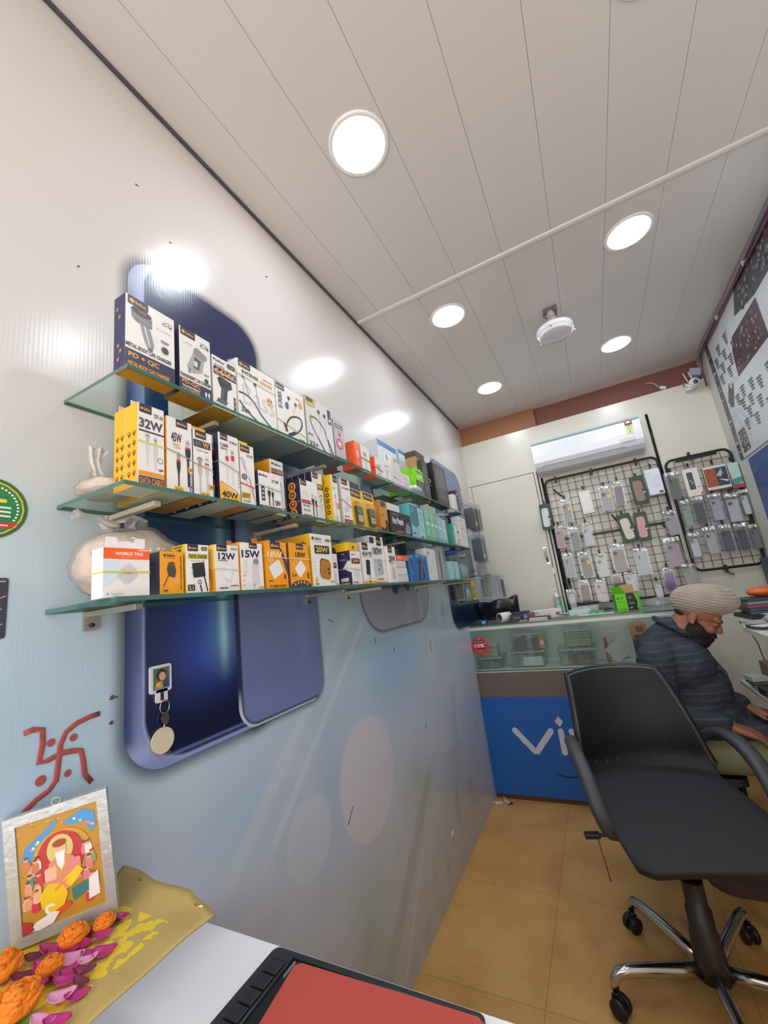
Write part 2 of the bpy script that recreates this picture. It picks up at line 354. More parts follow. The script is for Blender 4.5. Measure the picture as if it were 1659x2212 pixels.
def ph1(y, z):
    y0, z0, y1, z1, r = PH[0]
    d = sdrr(y, z, .543, 1.05, y1+.3, z1+.02, .1)
    s_ = lerp(C('#8292ca')[:3], C('#3d4c80')[:3], sm(.005, .035, .543-y)); s_ = lerp(s_, C('#b6c2da')[:3], .8*sm(1.95, 2.2, z))
    s_ = lerp(s_, C('#a7b0dd')[:3], .8*math.exp(-((z-1.085)/.02)**2)); s_ = lerp(s_, C('#2f3c66')[:3], .6*math.exp(-((z-1.30)/.12)**2))
    s_ = lerp(s_, C('#3a456e')[:3], math.exp(-((z-1.96)/.005)**2))
    c = C('#20284f')[:3]; c = lerp(c, C('#3154c0')[:3], .85*math.exp(-((y-.70)/.09)**2-((z-1.3)/.18)**2)); c = lerp(c, C('#171a3c')[:3], sm(1.25, 1.08, z))
    gx = abs(y-.748); c = lerp(c, C('#8fc6dc')[:3], (.9*math.exp(-(gx/.013)**2)+.35*math.exp(-(gx/.045)**2))*sm(1.16, 1.3, z)*(1-sm(1.5, 1.9, z)))
    c = lerp(c, C('#3a6ea8')[:3], .4*sm(1.3, 1.5, z)*(1-sm(1.8, 2.0, z))); c = lerp(c, C('#2c3358')[:3], sm(1.9, 2.1, z)*.7)
    c = lerp(c, C('#6f82c0')[:3], .8*math.exp(-((z-1.062)/.003)**2))
    c = lerp(c, s_, sm(-.001, .0025, d)); return lerp(c, C('#97a8da')[:3], math.exp(-(d/.0028)**2))
def ph2(y, z):
    d = sdrr(y, z, .798, 1.05, 1.3, 2.4, .05)
    c = lerp(C('#7280b2')[:3], C('#7d8fae')[:3], sm(1.3, 1.6, z))
    for cy, cz in ((.926, 1.836), (.926, 1.98)):
        q = math.hypot(y-cy, z-cz); c = lerp(c, C('#66799a')[:3], 1-sm(.038, .042, q)); c = lerp(c, C('#3d4a66')[:3], 1-sm(.032, .036, q))
    s_ = lerp(C('#c6cce2')[:3], C('#2d355c')[:3], sm(1.09, 1.15, z))
    c = lerp(c, s_, sm(-.001, .002, d)); return lerp(c, C('#28304c')[:3], math.exp(-(d/.003)**2))
def ph3(y, z):
    q = math.hypot((y-1.83)/.13, (z-1.40)/.07)
    c = lerp(C('#a3a9bb')[:3], C('#8790a5')[:3], sm(1.3, 1.45, z)); c = lerp(c, C('#7f86a4')[:3], .6*math.exp(-q*q*.8))
    if abs(y-1.76) < .045 and z > 1.335+.9*(y-1.76)**2*20 or abs(y-1.9) < .045 and z > 1.345+.9*(y-1.9)**2*20: c = C('#363c58')[:3]
    d = sdrr(y, z, *PH[2]); return C('#5d667c')[:3] if d > -.003 else c
def ph4(y, z):
    c = lerp(C('#202c50')[:3], C('#5a6f9c')[:3], sm(1.6, 1.95, z)); c = lerp(c, C('#3f62b0')[:3], .7*math.exp(-((y-3.0)/.12)**2-((z-1.98)/.12)**2))
    d = sdrr(y, z, *PH[3]); return C('#28324c')[:3] if d > -.006 else c
for i, (fn, nm) in enumerate(((ph1, 'navy phone printed on the banner with a pale blue light streak'), (ph2, 'slate blue phone printed on the banner, lapping the navy one'), (ph3, 'pale grey phone end printed below the lowest shelf'), (ph4, 'dark blue phone printed in the far corner'))):
    q = PH[i]; o = picture('phone_picture', wl, lambda y, z, q=q: sdrr(y, z, *q), fn, q[0], q[1], q[2], q[3], .0006+(.0006 if i == 1 else 0), .003 if i < 2 else .006); o['label'] = nm
# wall marks: scratches and scuffs as part of the print surface
mb = MB(); DK = ink('#3b3a40')
for y, z, l, a in ((1.009, 2.532, .012, .5), (.526, 2.451, .008, .2), (1.67, 1.10, .02, 1.4), (2.10, 1.05, .05, 1.5), (1.22, .66, .05, .8), (1.51, 1.16, .02, 1.6), (1.21, 1.27, .03, -.5), (1.9, .72, .03, .9), (.481, 1.201, .006, 0), (.48, 1.159, .005, 0), (.49, 1.202, .005, 0), (.62, 2.35, .006, 0), (.4, 2.1, .006, 1)):
    dy, dz = math.cos(a)*l/2, math.sin(a)*l/2; mb.tube([(.001, y-dy, z-dz), (.001, y, z+.001), (.001, y+dy, z+dz)], .0012, DK, 5)
mb.box((.0, 2.02, .195), (.002, 2.055, .208), ink('#e6e6e6')); mb.build('scratches', wl)['label'] = 'dark scratches and a scrap of white tape on the banner'

# back: white laminate partition with brown painted wall showing above it
LAM = mat('cream_laminate', '#d8d5c8', 0.28, noise_amt=0.02, scale=4)
DARKGAP = mat('gap_black', '#1d1b19', .7, noise_amt=.1)
BROWN = mat('brown_paint', '#a5714e', 0.6, noise_amt=0.05); BROWN2 = mat('maroon_paint', '#84564a', 0.6, noise_amt=0.06)
mb = MB(); mb.box((0, 3.5, 2.19), (.565, 3.54, 2.575), LAM); mb.box((.565, 3.5, 0), (RX, 3.54, 2.575), LAM); mb.box((0, 3.5, 0), (.03, 3.54, 2.187), LAM)
mb.box((.03, 3.512, 0), (.565, 3.54, 2.187), DARKGAP); mb.box((0, 3.5, 2.187), (.565, 3.541, 2.19), DARKGAP)
tag(mb.build('wall_back'), kind='structure')
mb = MB(); mb.box((0, 3.56, 2.2), (.66, 3.66, H), BROWN); mb.box((.66, 3.60, 2.2), (RX, 3.66, H), BROWN2); tag(mb.build('wall_upper'), kind='structure')
dr = thing('door_1', (0, 0, 0), None, None); dr['kind'] = 'structure'
mb = MB(); mb.box((.034, 3.494, .02), (.561, 3.51, 2.184), LAM); mb.build('door_leaf', dr, .0015)
mb = MB(); mb.tube([(.527, 3.494, 1.55), (.528, 3.47, 1.545), (.532, 3.468, 1.5), (.535, 3.47, 1.45), (.536, 3.494, 1.445)], .008, CHROME, 10); mb.cbox((.527, 3.492, 1.55), (.02, .004, .03), CHROME); mb.cbox((.536, 3.492, 1.442), (.02, .004, .03), CHROME); mb.build('door_handle', dr)
mb = MB(); mb.cbox((.562, 3.49, 1.37), (.012, .006, .045), ALU); mb.cbox((.553, 3.488, 1.175), (.07, .008, .016), CREAM); mb.build('bolt', dr)
mb = MB(); mb.prism([(0, 0), (.01, 0), (.008, -2.17), (.002, -2.17)], (.585, 3.499, 2.19), (1, 0, 0), (0, 0, 1), .004, DARKGAP); mb.build('frame_strip', dr)

# right wall and its ceiling edge
RW = mat('wall_paint_grey', '#c9c6be', 0.5, noise_amt=0.03)
mb = MB(); mb.box((RX, YF, 0), (RX+.06, 3.66, H), RW); tag(mb.build('wall_right'), kind='structure')

# ceiling lamps
EM = mat('lamp_diffuser', '#ffffff', .5, emis=(*LAMP_COLOR, 1), es=LAMP_STRENGTH)
LR = mat('lamp_rim', '#efefef', .3, noise_amt=.01)
for x, y, lb in ((.455, .97, 'largest looking round ceiling light, nearest the shelves wall and camera'), (1.28, .97, 'round ceiling light cut by the top edge of the photo'), (.43, 1.956, 'round ceiling light above the far end of the shelves, near the panel joint'), (1.287, 1.92, 'round ceiling light nearest the right wall, just beyond the panel joint'), (.432, 2.93, 'small far round ceiling light on the left, above the brown wall band'), (1.276, 2.915, 'far round ceiling light on the right beside the fan')):
    t = thing('ceiling_light', (x, y, H), lb, 'ceiling light', 'round lights in the panel ceiling')
    mb = MB(); mb.lathe([(.085, -.004), (.093, -.006), (.098, -.004), (.10, 0)], LR, 40); o = mb.build('rim', t)
    mb = MB(); mb.lathe([(.0, -.0045), (.084, -.0045), (.0855, -.001)], EM, 40); o = mb.build('diffuser', t)

# ceiling fan: only the motor hub with short blade brackets
t = thing('ceiling_fan', (.924, 2.245, H), 'white ceiling fan hub with cream down-rod cup, hanging between the far lights', 'ceiling fan')
FW = mat('fan_white', '#dedde2', .25, noise_amt=.02); FC = mat('fan_cream', '#b9aca6', .4, noise_amt=.04)
mb = MB(); mb.cbox((0, 0, -.012), (.07, .03, .024), mat('clamp_grey', '#6b6468', .5, noise_amt=.15)); mb.cbox((.025, .0, -.025), (.012, .05, .03), MATS['clamp_grey']); mb.tube([(-.03, 0, -.01), (-.04, .01, -.03), (-.02, .015, -.045)], .004, MATS['clamp_grey'], 6); mb.build('ceiling_clamp', t)
mb = MB(); mb.lathe([(.012, -.02), (.02, -.024), (.02, -.05), (.012, -.052), (.012, -.10)], FC, 20); mb.build('down_rod', t)
mb = MB(); mb.lathe([(.018, -.055), (.022, -.058), (.03, -.085), (.042, -.115), (.045, -.12), (0, -.12)], FC, 24); mb.build('canopy_cup', t)
mb = MB(); mb.lathe([(.03, -.118), (.085, -.122), (.094, -.128), (.094, -.150), (.090, -.153), (.086, -.158), (.086, -.166), (.078, -.172), (.03, -.176), (0, -.177)], FW, 40); mb.build('motor_housing', t)
for k in range(3):
    a = .35+k*2*PI/3; mb = MB(); d = Vector((math.cos(a), math.sin(a), 0)); mb.cbox(d*.095+Vector((0, 0, -.156)), (.022, .012, .006), FW, Matrix.Rotation(a, 3, 'Z')); mb.build('blade_bracket', t)
# ================================================================== GLASS SHELVES
GL = thin_glass('shelf_glass', '#f1f7f4', 0.4, 0.0)
GE = mat('glass_edge_green', '#3f6a60', 0.12, 0.0, noise_amt=0.15, scale=30, coat=.5)
ZS = {'T': 1.776, 'M': 1.562, 'B': 1.374}; XF = .19; GT = .008
SN = {'T': 'top', 'M': 'middle', 'B': 'lowest'}
YE = {'T': (.384, 1.444, 2.44), 'M': (.380, 1.47, 2.50), 'B': (.370, 1.46, 2.61)}
for k, (a, b, c) in YE.items():
    for i, (y0, y1) in enumerate(((a, b-.002), (b+.002, c))):
        mb = MB(); mb.box((.001, y0, ZS[k]-GT), (.205, y1, ZS[k]-.0003), GL, [GL, GL, GE, GE, GE, GE])
        o = mb.build('glass_shelf', origin=(.1, y0, ZS[k]-GT)); tag(o, '%s green-edged glass shelf pane, %s half' % (SN[k], 'near' if i == 0 else 'far'), 'shelf', 'glass shelf panes on the banner wall')
BRK = {'T': (.62, 1.05, 1.75, 2.3), 'M': (.475, .88, 1.35, 1.6, 2.2), 'B': (.44, 1.09, 1.33, 2.0, 2.5)}
for k, L in BRK.items():
    for i, y in enumerate(L):
        t = thing('shelf_bracket', (0, y, ZS[k]-GT-.001), '%s shelf bracket, number %s counted from the picture frame end, below the glass' % (SN[k], ['one', 'two', 'three', 'four', 'five'][i]), 'bracket', 'metal brackets under the glass shelves')
        m = CREAM if k != 'B' or i > 1 else ALU
        mb = MB(); mb.box((.004, -.007, -.010), (.15, .007, 0), m); mb.build('arm', t, .001)
        mb = MB(); mb.box((.002, -.012, -.034), (.008, .012, -.0), m); mb.lathe([(0, .005), (.004, .004), (.004, 0)], BLACKP, 10, Matrix.Translation((.008, 0, -.025)) @ Matrix.Rotation(PI/2, 4, 'Y')); mb.build('wall_plate', t)

# ================================================================== CARTONS
def carton(name, lb, k, y0, y1, h, d=.05, front='#e9e6e4', side=None, bottom=None, draw=None, sdraw=None, xf=XF, z=None, n=0, flap=None, cat='box', group=None, rot=0, gap=.001, back_label=None, band=None):
    w = y1-y0-.0012; zz = (ZS[k]+.0002) if z is None else z
    t = thing(name, (xf-d, y0+.0006, zz), lb, cat, group or 'accessory cartons on the %s glass shelf' % SN[k], 0)
    if rot: t.rotation_euler = (rot, 0, 0)
    fm, sm_, bm = ink(front), ink(side or front), ink(bottom or side or front)
    mb = MB(); mb.box((0, 0, 0), (d, w, h), fm, [bm, sm_, sm_, sm_, fm, fm]); body = mb.build('carton', t, .0006, 1)
    if draw:
        F = Face((d, 0, 0), (0, 1, 0), (0, 0, 1), w, h); draw(F); F.mb.build('front_print', t)
    if sdraw:
        F = Face((0, 0, 0), (1, 0, 0), (0, 0, 1), d, h); sdraw(F); F.mb.build('side_print', t)
    if flap:
        hc, fh, fx = flap; mb = MB(); m = ink(hc); y_a, y_b = .08*w, .92*w; hy = w/2
        # hang tab with an open slot: two layers of card
        pts = [(y_a, 0), (y_b, 0), (y_b, fh), (hy+.016, fh), (hy+.012, fh*.55), (hy+.003, fh*.7), (hy-.003, fh*.7), (hy-.012, fh*.55), (hy-.016, fh), (y_a, fh)] if w > .055 else [(y_a, 0), (y_b, 0), (y_b, fh), (y_a, fh)]
        mb.prism(pts, (fx*d, 0, h), (0, 1, 0), (0, 0, 1), .0012, m); mb.build('hang_tab', t)
    if band:
        mb = MB(); c, zb, dz = band; q = .0006; m = ink(c)
        for a, b in (((-q, -q, zb), (d+q, -0.0, zb+.002)), ((-q, w, zb+dz), (d+q, w+q, zb+dz+.002))): mb.box(a, b, m)
        mb.add([(d+q+.0008, -q, zb), (d+q+.0008, w+q, zb+dz), (d+q+.0008, w+q, zb+dz+.0022), (d+q+.0008, -q, zb+.0022), (d+.0002, -q, zb), (d+.0002, w+q, zb+dz), (d+.0002, w+q, zb+dz+.0022), (d+.0002, -q, zb+.0022)], [(0, 1, 2, 3), (0, 4, 5, 1), (3, 2, 6, 7)], m); mb.build('rubber_band', t)
    for i in range(n):
        r = bpy.data.objects.new(name, None); COL.objects.link(r); r.empty_display_size = .05; r.location = (xf-d-(i+1)*(d+gap), y0+.0006, zz)
        base = back_label or 'rear carton behind the '+' '.join(lb.split(',')[0].split(' with ')[0].split()[:11]); tag(r, base if n == 1 else ('nearer', 'middle', 'deepest')[i if i < n-1 else 2]+' '+base, cat, t['group'])
        c = body.copy(); COL.objects.link(c); c.parent = r; c.location = (0, 0, 0)
        for ch in t.children:
            if ch.name.startswith(('side_print', 'hang_tab')): q = ch.copy(); COL.objects.link(q); q.parent = r
    return t

def cable(F, x, top, bot, col='#2b2b30', tip='#c6c4c4', w=.1, red=None, usbc=False):
    F.rr(x-w*.36, top-.10, x+w*.36, top, .02, tip)
    if not usbc: F.rect(x-w*.22, top-.05, x-w*.05, top-.03, '#55555c'); F.rect(x+w*.05, top-.05, x+w*.22, top-.03, '#55555c')
    if red: F.rect(x-w*.42, top-.125, x+w*.42, top-.10, red)
    F.poly([(x-w*.45, top-.125), (x-w*.45, top-.20), (x-w*.18, top-.30), (x-w*.14, bot), (x+w*.14, bot), (x+w*.18, top-.30), (x+w*.45, top-.20), (x+w*.45, top-.125)], col)
def neckband(F, x0, x1, y0, y1, col='#2d2d33', t=.035, flip=False):
    P = lambda a, b: (x0+(1-a if flip else a)*(x1-x0), y0+b*(y1-y0))
    F.line([P(*q) for q in qbez((0, .55), (.35, .62), (.55, .3))+qbez((.55, .3), (.75, .1), (.95, .0))], t, col)
    F.line([P(*q) for q in qbez((0, .35), (.25, .1), (.6, -.02))], t, col)
    F.line([P(*q) for q in qbez((.15, .98), (.22, .75), (.3, .5))], t*.3, col); F.line([P(*q) for q in qbez((.5, .92), (.5, .7), (.6, .35))], t*.3, col)
    F.circ(*P(.13, .98), .035, col); F.circ(*P(.48, .93), .04, col); F.circ(*P(.15, .985), .018, '#8b8b90')
def adapter(F, x0, y0, x1, y1, col, pin='#8b8b90', right=True):
    cx = (x0+x1)/2
    F.poly([(x0, y0+.05*(y1-y0)), (x0+.1*(x1-x0), y0), (x1-.05*(x1-x0), y0+.08*(y1-y0)), (x1, y0+.6*(y1-y0)), (cx+.1*(x1-x0), y1), (x0+.05*(x1-x0), y1-.2*(y1-y0))], col)
    F.line([(x0+.1*(x1-x0), y1-.22*(y1-y0)), (x0-.12*(x1-x0), y1+.0*(y1-y0))], .02, pin); F.line([(x0+.05*(x1-x0), y1-.45*(y1-y0)), (x0-.17*(x1-x0), y1-.25*(y1-y0))], .02, pin)
DN, OR, YL, DG = '#2b2d4c', '#e8972b', '#f3c21d', '#3a3b44'

# ---- top shelf
def d_c16(F):
    F.badge(.04, .44, .88, .99); F.text('C-16', .74, .83, .95, .87, DG); F.rect(.78, .885, .95, .892, DG); F.text('C-16 Series', .62, .73, .93, .75, '#77777d', False)
    F.poly([(.1, .84), (.16, .88), (.40, .86), (.52, .80), (.52, .68), (.42, .66), (.2, .68), (.12, .72)], '#77777c'); F.circ(.31, .83, .2, '#33343a', .05); F.text('USB', .24, .83, .4, .85, '#c9702e')
    F.poly([(.27, .69), (.48, .65), (.56, .46), (.54, .40), (.43, .39), (.36, .48)], '#8e8e93'); F.line([(.36, .67), (.47, .42)], .03, '#d6d6d8'); F.line([(.15, .75), (.5, .72)], .01, '#b8b8bc'); F.rect(.43, .36, .53, .40, '#6d6d72')
    F.text('92W', .70, .56, .88, .605, '#66666b'); F.circ(.79, .47, .07, '#3f4046'); F.ring(.79, .47, .08, .01, '#88888c')
    F.text('METAL BODY CAR CHARGER', .01, .30, .93, .355, DG); F.rect(0, 0, 1, .27, DN); F.text('PD + QC', .06, .16, .66, .235, OR); F.text('METAL BODY CAR CHARGER', .05, .06, .88, .115, OR)
def s_c16(F):
    for a, b in ((.2, .8), (.4, .68), (.3, .30), (.5, .22), (.3, .12)): F.rr(a, b, a+.2, b+.05, .05, '#b5722f')
carton('charger_box', 'white and navy car charger carton marked PD + QC, first on the top shelf', 'T', .388, .487, .155, .034, side='#2b2d5c', bottom='#e09a2c', draw=d_c16, sdraw=s_c16)
def d_c18(F):
    F.badge(.04, .5, .88, .99); F.text('C-18', .66, .83, .95, .88, DG); F.rect(.68, .895, .92, .903, DG); F.text('C-18 Series', .12, .77, .4, .79, '#77777d', False)
    F.poly([(.46, .76), (.56, .79), (.86, .72), (.88, .67), (.78, .62), (.42, .66)], '#8d8f92'); F.poly([(.42, .67), (.78, .62), (.70, .42), (.42, .36), (.22, .43)], '#a9abad'); F.poly([(.46, .63), (.68, .60), (.60, .44), (.42, .44)], '#55605a'); F.rr(.44, .48, .56, .56, .02, '#d6d6d2'); F.rect(.26, .34, .34, .42, '#88898c')
    F.text('92W', .76, .40, .93, .435, '#66666b'); F.circ(.84, .33, .07, '#3f4046'); F.text('TRANSPARENT CAR CHARGER', .01, .245, .98, .30, DG)
    F.rect(0, 0, 1, .22, DN); F.text('PD-QC', .06, .145, .62, .21, OR); F.text('TRANSPARENT', .06, .10, .62, .13, '#dcdce2'); F.text('CAR CHARGER', .06, .055, .62, .09, OR)
    for a in (.78, .88): F.rr(a, .09, a+.06, .15, .02, '#e6e6ea'); F.rect(a+.02, .03, a+.04, .09, '#e6e6ea')
carton('charger_box', 'white and navy carton marked C-18 with a see-through car charger pictured', 'T', .497, .575, .153, .05, side=DN, bottom='#e09a2c', draw=d_c18)
def d_66(F):
    F.text('SoRoo', .12, .90, .5, .95, DG); F.circ(.07, .93, .04, DG); F.rr(.62, .88, .96, .97, .02, DN); F.text('C-20', .68, .905, .9, .94, OR); F.text('QC+PD(PPS)', .08, .81, .5, .845, DG); F.ring(.68, .82, .06, .012, '#c99a3a')
    F.rr(.04, .64, .98, .80, .03, DN); F.text('66W', .08, .66, .94, .785, OR)
    F.poly([(.18, .58), (.3, .63), (.75, .60), (.80, .48), (.62, .42), (.28, .43)], '#26262b'); F.circ(.5, .57, .2, '#3b3b41', .04); F.poly([(.34, .44), (.60, .43), (.54, .17), (.28, .17)], '#303036'); F.line([(.42, .43), (.38, .2)], .03, '#6b6b70'); F.poly([(.1, .12), (.2, .2), (.6, .18), (.5, .10)], '#55555a')
    F.rr(.84, .08, .95, .34, .02, '#4a4a52'); F.circ(.895, .27, .035, OR); F.circ(.895, .16, .035, '#c98a3a')
carton('charger_box', 'narrow white car charger carton marked 66W in orange', 'T', .579, .648, .128, .05, side='#e4e1df', bottom='#e09a2c', draw=d_66, n=2, band=('#cfcab8', .09, -.004), back_label='rear carton queued behind the 66W car charger one')
def d_int(F):
    F.badge(.04, .34, .88, .985); F.text('INTENSE', .12, .78, .54, .845, DG); F.text('SERIES', .58, .765, .93, .825, OR); F.text('NECK-09', .68, .86, .92, .885, DG); F.text('Bass', .12, .27, .95, .62, '#cfcccc', False)
    neckband(F, .02, .9, .04, .74); F.circ(.82, .52, .08, '#e9a53a'); F.circ(.79, .53, .02, DG); F.circ(.86, .53, .02, DG); F.text('36h', .06, .12, .28, .20, DG); F.text('BT 5.3', .76, .43, .9, .45, '#77777d'); F.rr(.84, .02, .99, .06, .01, '#4c86c9')
carton('earphone_box', 'wide white neckband carton titled INTENSE SERIES', 'T', .651, .783, .157, .07, draw=d_int, side='#dedbd9', bottom='#d9d3cc', n=1, band=('#d3d6a0', .115, -.006))
def d_ser(F):
    F.badge(.02, .30, .88, .985); F.text('SERIES', .07, .52, .2, .84, DG, rot=True); F.text('NECK-13', .70, .86, .92, .885, DG); F.circ(.86, .77, .08, '#e09438')
    F.circ(.44, .80, .05, '#2c2c33'); F.line(qbez((.44, .78), (.4, .7), (.36, .62)), .008, DG); F.circ(.68, .74, .05, '#303038'); F.line(qbez((.68, .72), (.6, .6), (.56, .5)), .008, DG); F.rr(.3, .56, .42, .70, .06, '#43496b')
    F.line(qbez((.28, .20), (.36, .42), (.6, .48))+qbez((.6, .48), (.92, .56), (.86, .36))+qbez((.86, .36), (.76, .2), (.44, .08)), .045, '#2b2b31'); F.line([(.22, .28), (.30, .12)], .075, '#26262b'); F.line([(.60, .17), (.34, .06)], .075, '#26262b')
    F.text('38h', .72, .02, .96, .09, DG); F.rr(.06, .56, .2, .62, .02, '#b9b9bd')
carton('earphone_box', 'white neckband carton with SERIES printed up its left edge', 'T', .785, .907, .156, .07, draw=d_ser, side='#cfcccb', bottom='#b6b9c2', n=1, band=('#cdd37f', .045, -.02))
def d_nb2(F):
    F.poly([(0, 1), (.4, 1), (.36, .85), (.1, .80), (0, .88)], '#c9b54a'); F.poly([(.04, .99), (.3, .99), (.28, .92), (.05, .90)], '#3a3d45'); F.rr(.84, .66, .97, .96, .02, DG); F.circ(.905, .74, .04, '#e9e9e9'); F.circ(.18, .62, .06, '#d9b93a'); F.text('SoRoo', .26, .64, .4, .66, '#9a9aa0')
    F.line(qbez((.86, .02), (.70, .4), (.62, .52))+qbez((.62, .52), (.4, .68), (.14, .62))+qbez((.14, .6), (.1, .5), (.36, .28)), .025, '#2b2b31'); F.line([(.36, .28), (.62, .04)], .045, '#2b2b31'); F.line([(.75, .32), (.95, .04)], .045, '#2b2b31')
    F.circ(.48, .80, .05, '#33333a'); F.line([(.50, .78), (.52, .4)], .008, DG); F.circ(.70, .78, .05, '#33333a'); F.line([(.72, .76), (.70, .38)], .008, DG); F.text('ENC', .03, .25, .2, .29, DG); F.text('32+', .04, .06, .36, .15, DG); F.rr(.82, .005, .99, .035, .01, '#55555a')
carton('earphone_box', 'pale grey neckband carton with a gold corner and ENC printed low', 'T', .914, 1.052, .17, .07, front='#d6d5d8', draw=d_nb2, side='#bdbcc0', bottom='#7b8394', n=1)
def d_meg(F):
    F.text('FIELD LITHIUM', .1, .86, .9, .90, DG); F.text('BIT MEGAPHONE', .1, .80, .9, .84, DG); F.ring(.5, .68, .14, .02, '#a24c50'); F.poly([(.4, .64), (.6, .72), (.62, .60)], '#9b3b44'); F.circ(.45, .42, .34, '#b5404a'); F.circ(.45, .42, .22, '#d98d92'); F.rect(.3, .40, .62, .44, '#f0e2e2'); F.rect(0, 0, 1, .09, '#3f7674')
carton('megaphone_box', 'slim mauve carton with a red disc and teal foot, after the neckband cartons', 'T', 1.060, 1.121, .145, .09, front='#b9aeb3', draw=d_meg, side='#a89fa6', bottom='#7b8394')
def d_cam(F): F.rr(.06, .06, .94, .94, .05, '#e8dfb0'); F.rr(.14, .14, .9, .9, .05, '#dcd9cf'); F.rr(.35, .30, .88, .86, .06, '#2e2f33'); F.rr(.42, .4, .8, .76, .05, '#45464b'); F.text('POWER BANK', .15, .16, .4, .2, '#777')
carton('small_box', 'small cream-edged box with a black square picture, perched at the back of the top shelf', 'T', .90, .985, .062, .05, front='#e6dfb8', draw=lambda F: (F.rr(.05, .05, .95, .95, .05, '#dcd9cf'), F.rr(.35, .30, .88, .86, .06, '#2e2f33'), F.rr(.42, .4, .8, .76, .05, '#45464b')), side='#e8e2c2', xf=.1, z=ZS['T']+.172)
def s_or(F): F.fill('#f0652c'); F.ring(.5, .86, .2, .04, '#f7b295'); F.text('OZAMED', .3, .40, .62, .68, '#f9dccf', rot=True); F.ring(.5, .2, .15, .04, '#f7b295')
def d_wc(F):
    F.text('Type-C to USB', .1, .90, .9, .93, DG, False)
    for a in (.3, .5): F.rr(a, .62, a+.1, .78, .03, '#55555c'); F.rect(a+.035, .1, a+.065, .62, '#77777c')
carton('cable_box', 'tall orange-spined white cable carton, first of the orange pair', 'T', 1.180, 1.225, .103, .055, front='#f0652c', side='#f0652c', bottom='#d98d6c', draw=s_or)
carton('cable_box', 'white cable carton pressed against the tall orange-spined one', 'T', 1.226, 1.290, .10, .05, draw=d_wc, side='#f0652c', bottom='#cfcbc8', band=('#6a4a3a', .05, -.004))
carton('cable_box', 'orange-spined rear carton peeking left of the tall orange one', 'T', 1.150, 1.178, .09, .06, front='#e9e6e4', side='#c9502c', xf=.13)
def d_w2(F):
    F.text('Type-C to Type-C', .06, .90, .7, .93, DG, False)
    for a, b in ((.28, .68), (.55, .68)): F.rr(a, b-.2, a+.09, b, .03, '#55555c'); F.rect(a+.03, .2, a+.06, b-.2, '#55555c'); F.circ(a+.045, .2, .06, '#66666b')
carton('cable_box', 'shorter orange-spined white carton with two plugs pictured', 'T', 1.330, 1.392, .083, .055, draw=d_w2, side='#ee5a2a', bottom='#cfcbc8', band=('#8a2f2a', .04, -.01))
def d_w3(F):
    F.text('3 IN 1', .25, .74, .75, .80, DG); F.line([(.3, .6), (.45, .4), (.6, .62)], .04, '#55555c'); F.line([(.5, .42), (.3, .15)], .03, '#77777c'); F.line([(.75, .6), (.5, .3), (.75, .1)], .03, '#88888c')
carton('cable_box', 'white cable carton marked 3 IN 1 beside the shorter orange-spined one', 'T', 1.393, 1.466, .085, .055, draw=d_w3, side='#dedbd9', bottom='#cfcbc8')
carton('plain_box', 'upright pinkish white blank carton right of the 3 IN 1 one', 'T', 1.478, 1.568, .108, .07, front='#ded5d2', side='#e6dedb', bottom='#cfc8c4', draw=lambda F: (F.circ(.3, .3, .05, '#5c5558'), F.line([(.02, .35), (.98, .25)], .02, '#b07a72')))
def d_med(F): F.ring(.5, .45, .28, .03, '#bdb9b8'); F.ring(.38, .5, .12, .03, '#c4c0bf'); F.ring(.62, .5, .12, .03, '#c4c0bf'); F.line([(.5, .2), (.5, .72)], .03, '#bdb9b8'); F.text('Smart', .1, .82, .5, .86, '#aaa6a5')
carton('plain_box', 'low white carton with a pale round emblem before the green ones', 'T', 1.572, 1.662, .072, .06, front='#dfdcdb', draw=d_med)
GRN = '#7fd318'
def s_gr(F): F.circ(.5, .25, .22, '#35521d'); F.circ(.5, .25, .12, '#9bdc4a'); F.text('Bass', .35, .5, .65, .8, '#c9f08e', rot=True)
def d_gr(F): F.rect(.0, 0, 1, .58, '#363a38'); F.text('OEM', .2, .66, .8, .8, '#d8f3b0'); F.line([(.3, .52), (.5, .2), (.8, .1)], .05, '#b9bcc0'); F.line([(.7, .5), (.5, .15)], .04, '#8d9094'); F.circ(.35, .45, .1, '#6f7377'); F.rect(.2, .88, .8, .93, '#35521d')
for i, (y, xf_, lb) in enumerate(((1.742, .19, 'bright green earphone carton with a dark picture panel, foremost of the green ones'), (1.70, .17, 'green earphone carton left of and just behind the foremost green one'), (1.662, .12, 'green earphone carton tucked deepest behind the low white carton'))):
    carton('earphone_box', lb, 'T', y, y+(.105 if i == 0 else .036), .133-.004*i, .05, front=GRN, side=GRN, bottom='#8a9a60', draw=d_gr if i == 0 else None, sdraw=s_gr, xf=xf_, flap=(GRN, .012, .9), group='green earphone cartons')
def d_sack(F): F.rr(.1, .1, .9, .9, .05, '#d9dde0')
mb = MB(); t = thing('foil_pouch', (.12, 1.70, ZS['T']+.0005), 'crumpled silvery white pouch lying before the green cartons', 'pouch')
mb.ellipsoid((.06, .03, .022), (.025, .07, .022), mat('silver_foil', '#c8ccd2', .25, .3, noise_amt=.2, scale=90), None, 20, 10, lambda d: 1+.18*noise.noise(d*4)); mb.build('pouch_body', t)
carton('tall_box', 'tall kraft-brown carton with a dark lid behind the green ones', 'T', 1.852, 1.975, .262, .06, front='#a5825f', side='#b38d68', bottom='#8d7356', xf=.165, draw=lambda F: (F.rect(0, .86, 1, 1, '#5f4c3c'), F.rect(.35, .3, .6, .6, '#8f6e4e')), sdraw=lambda F: F.rect(0, .88, 1, 1, '#54443a'))
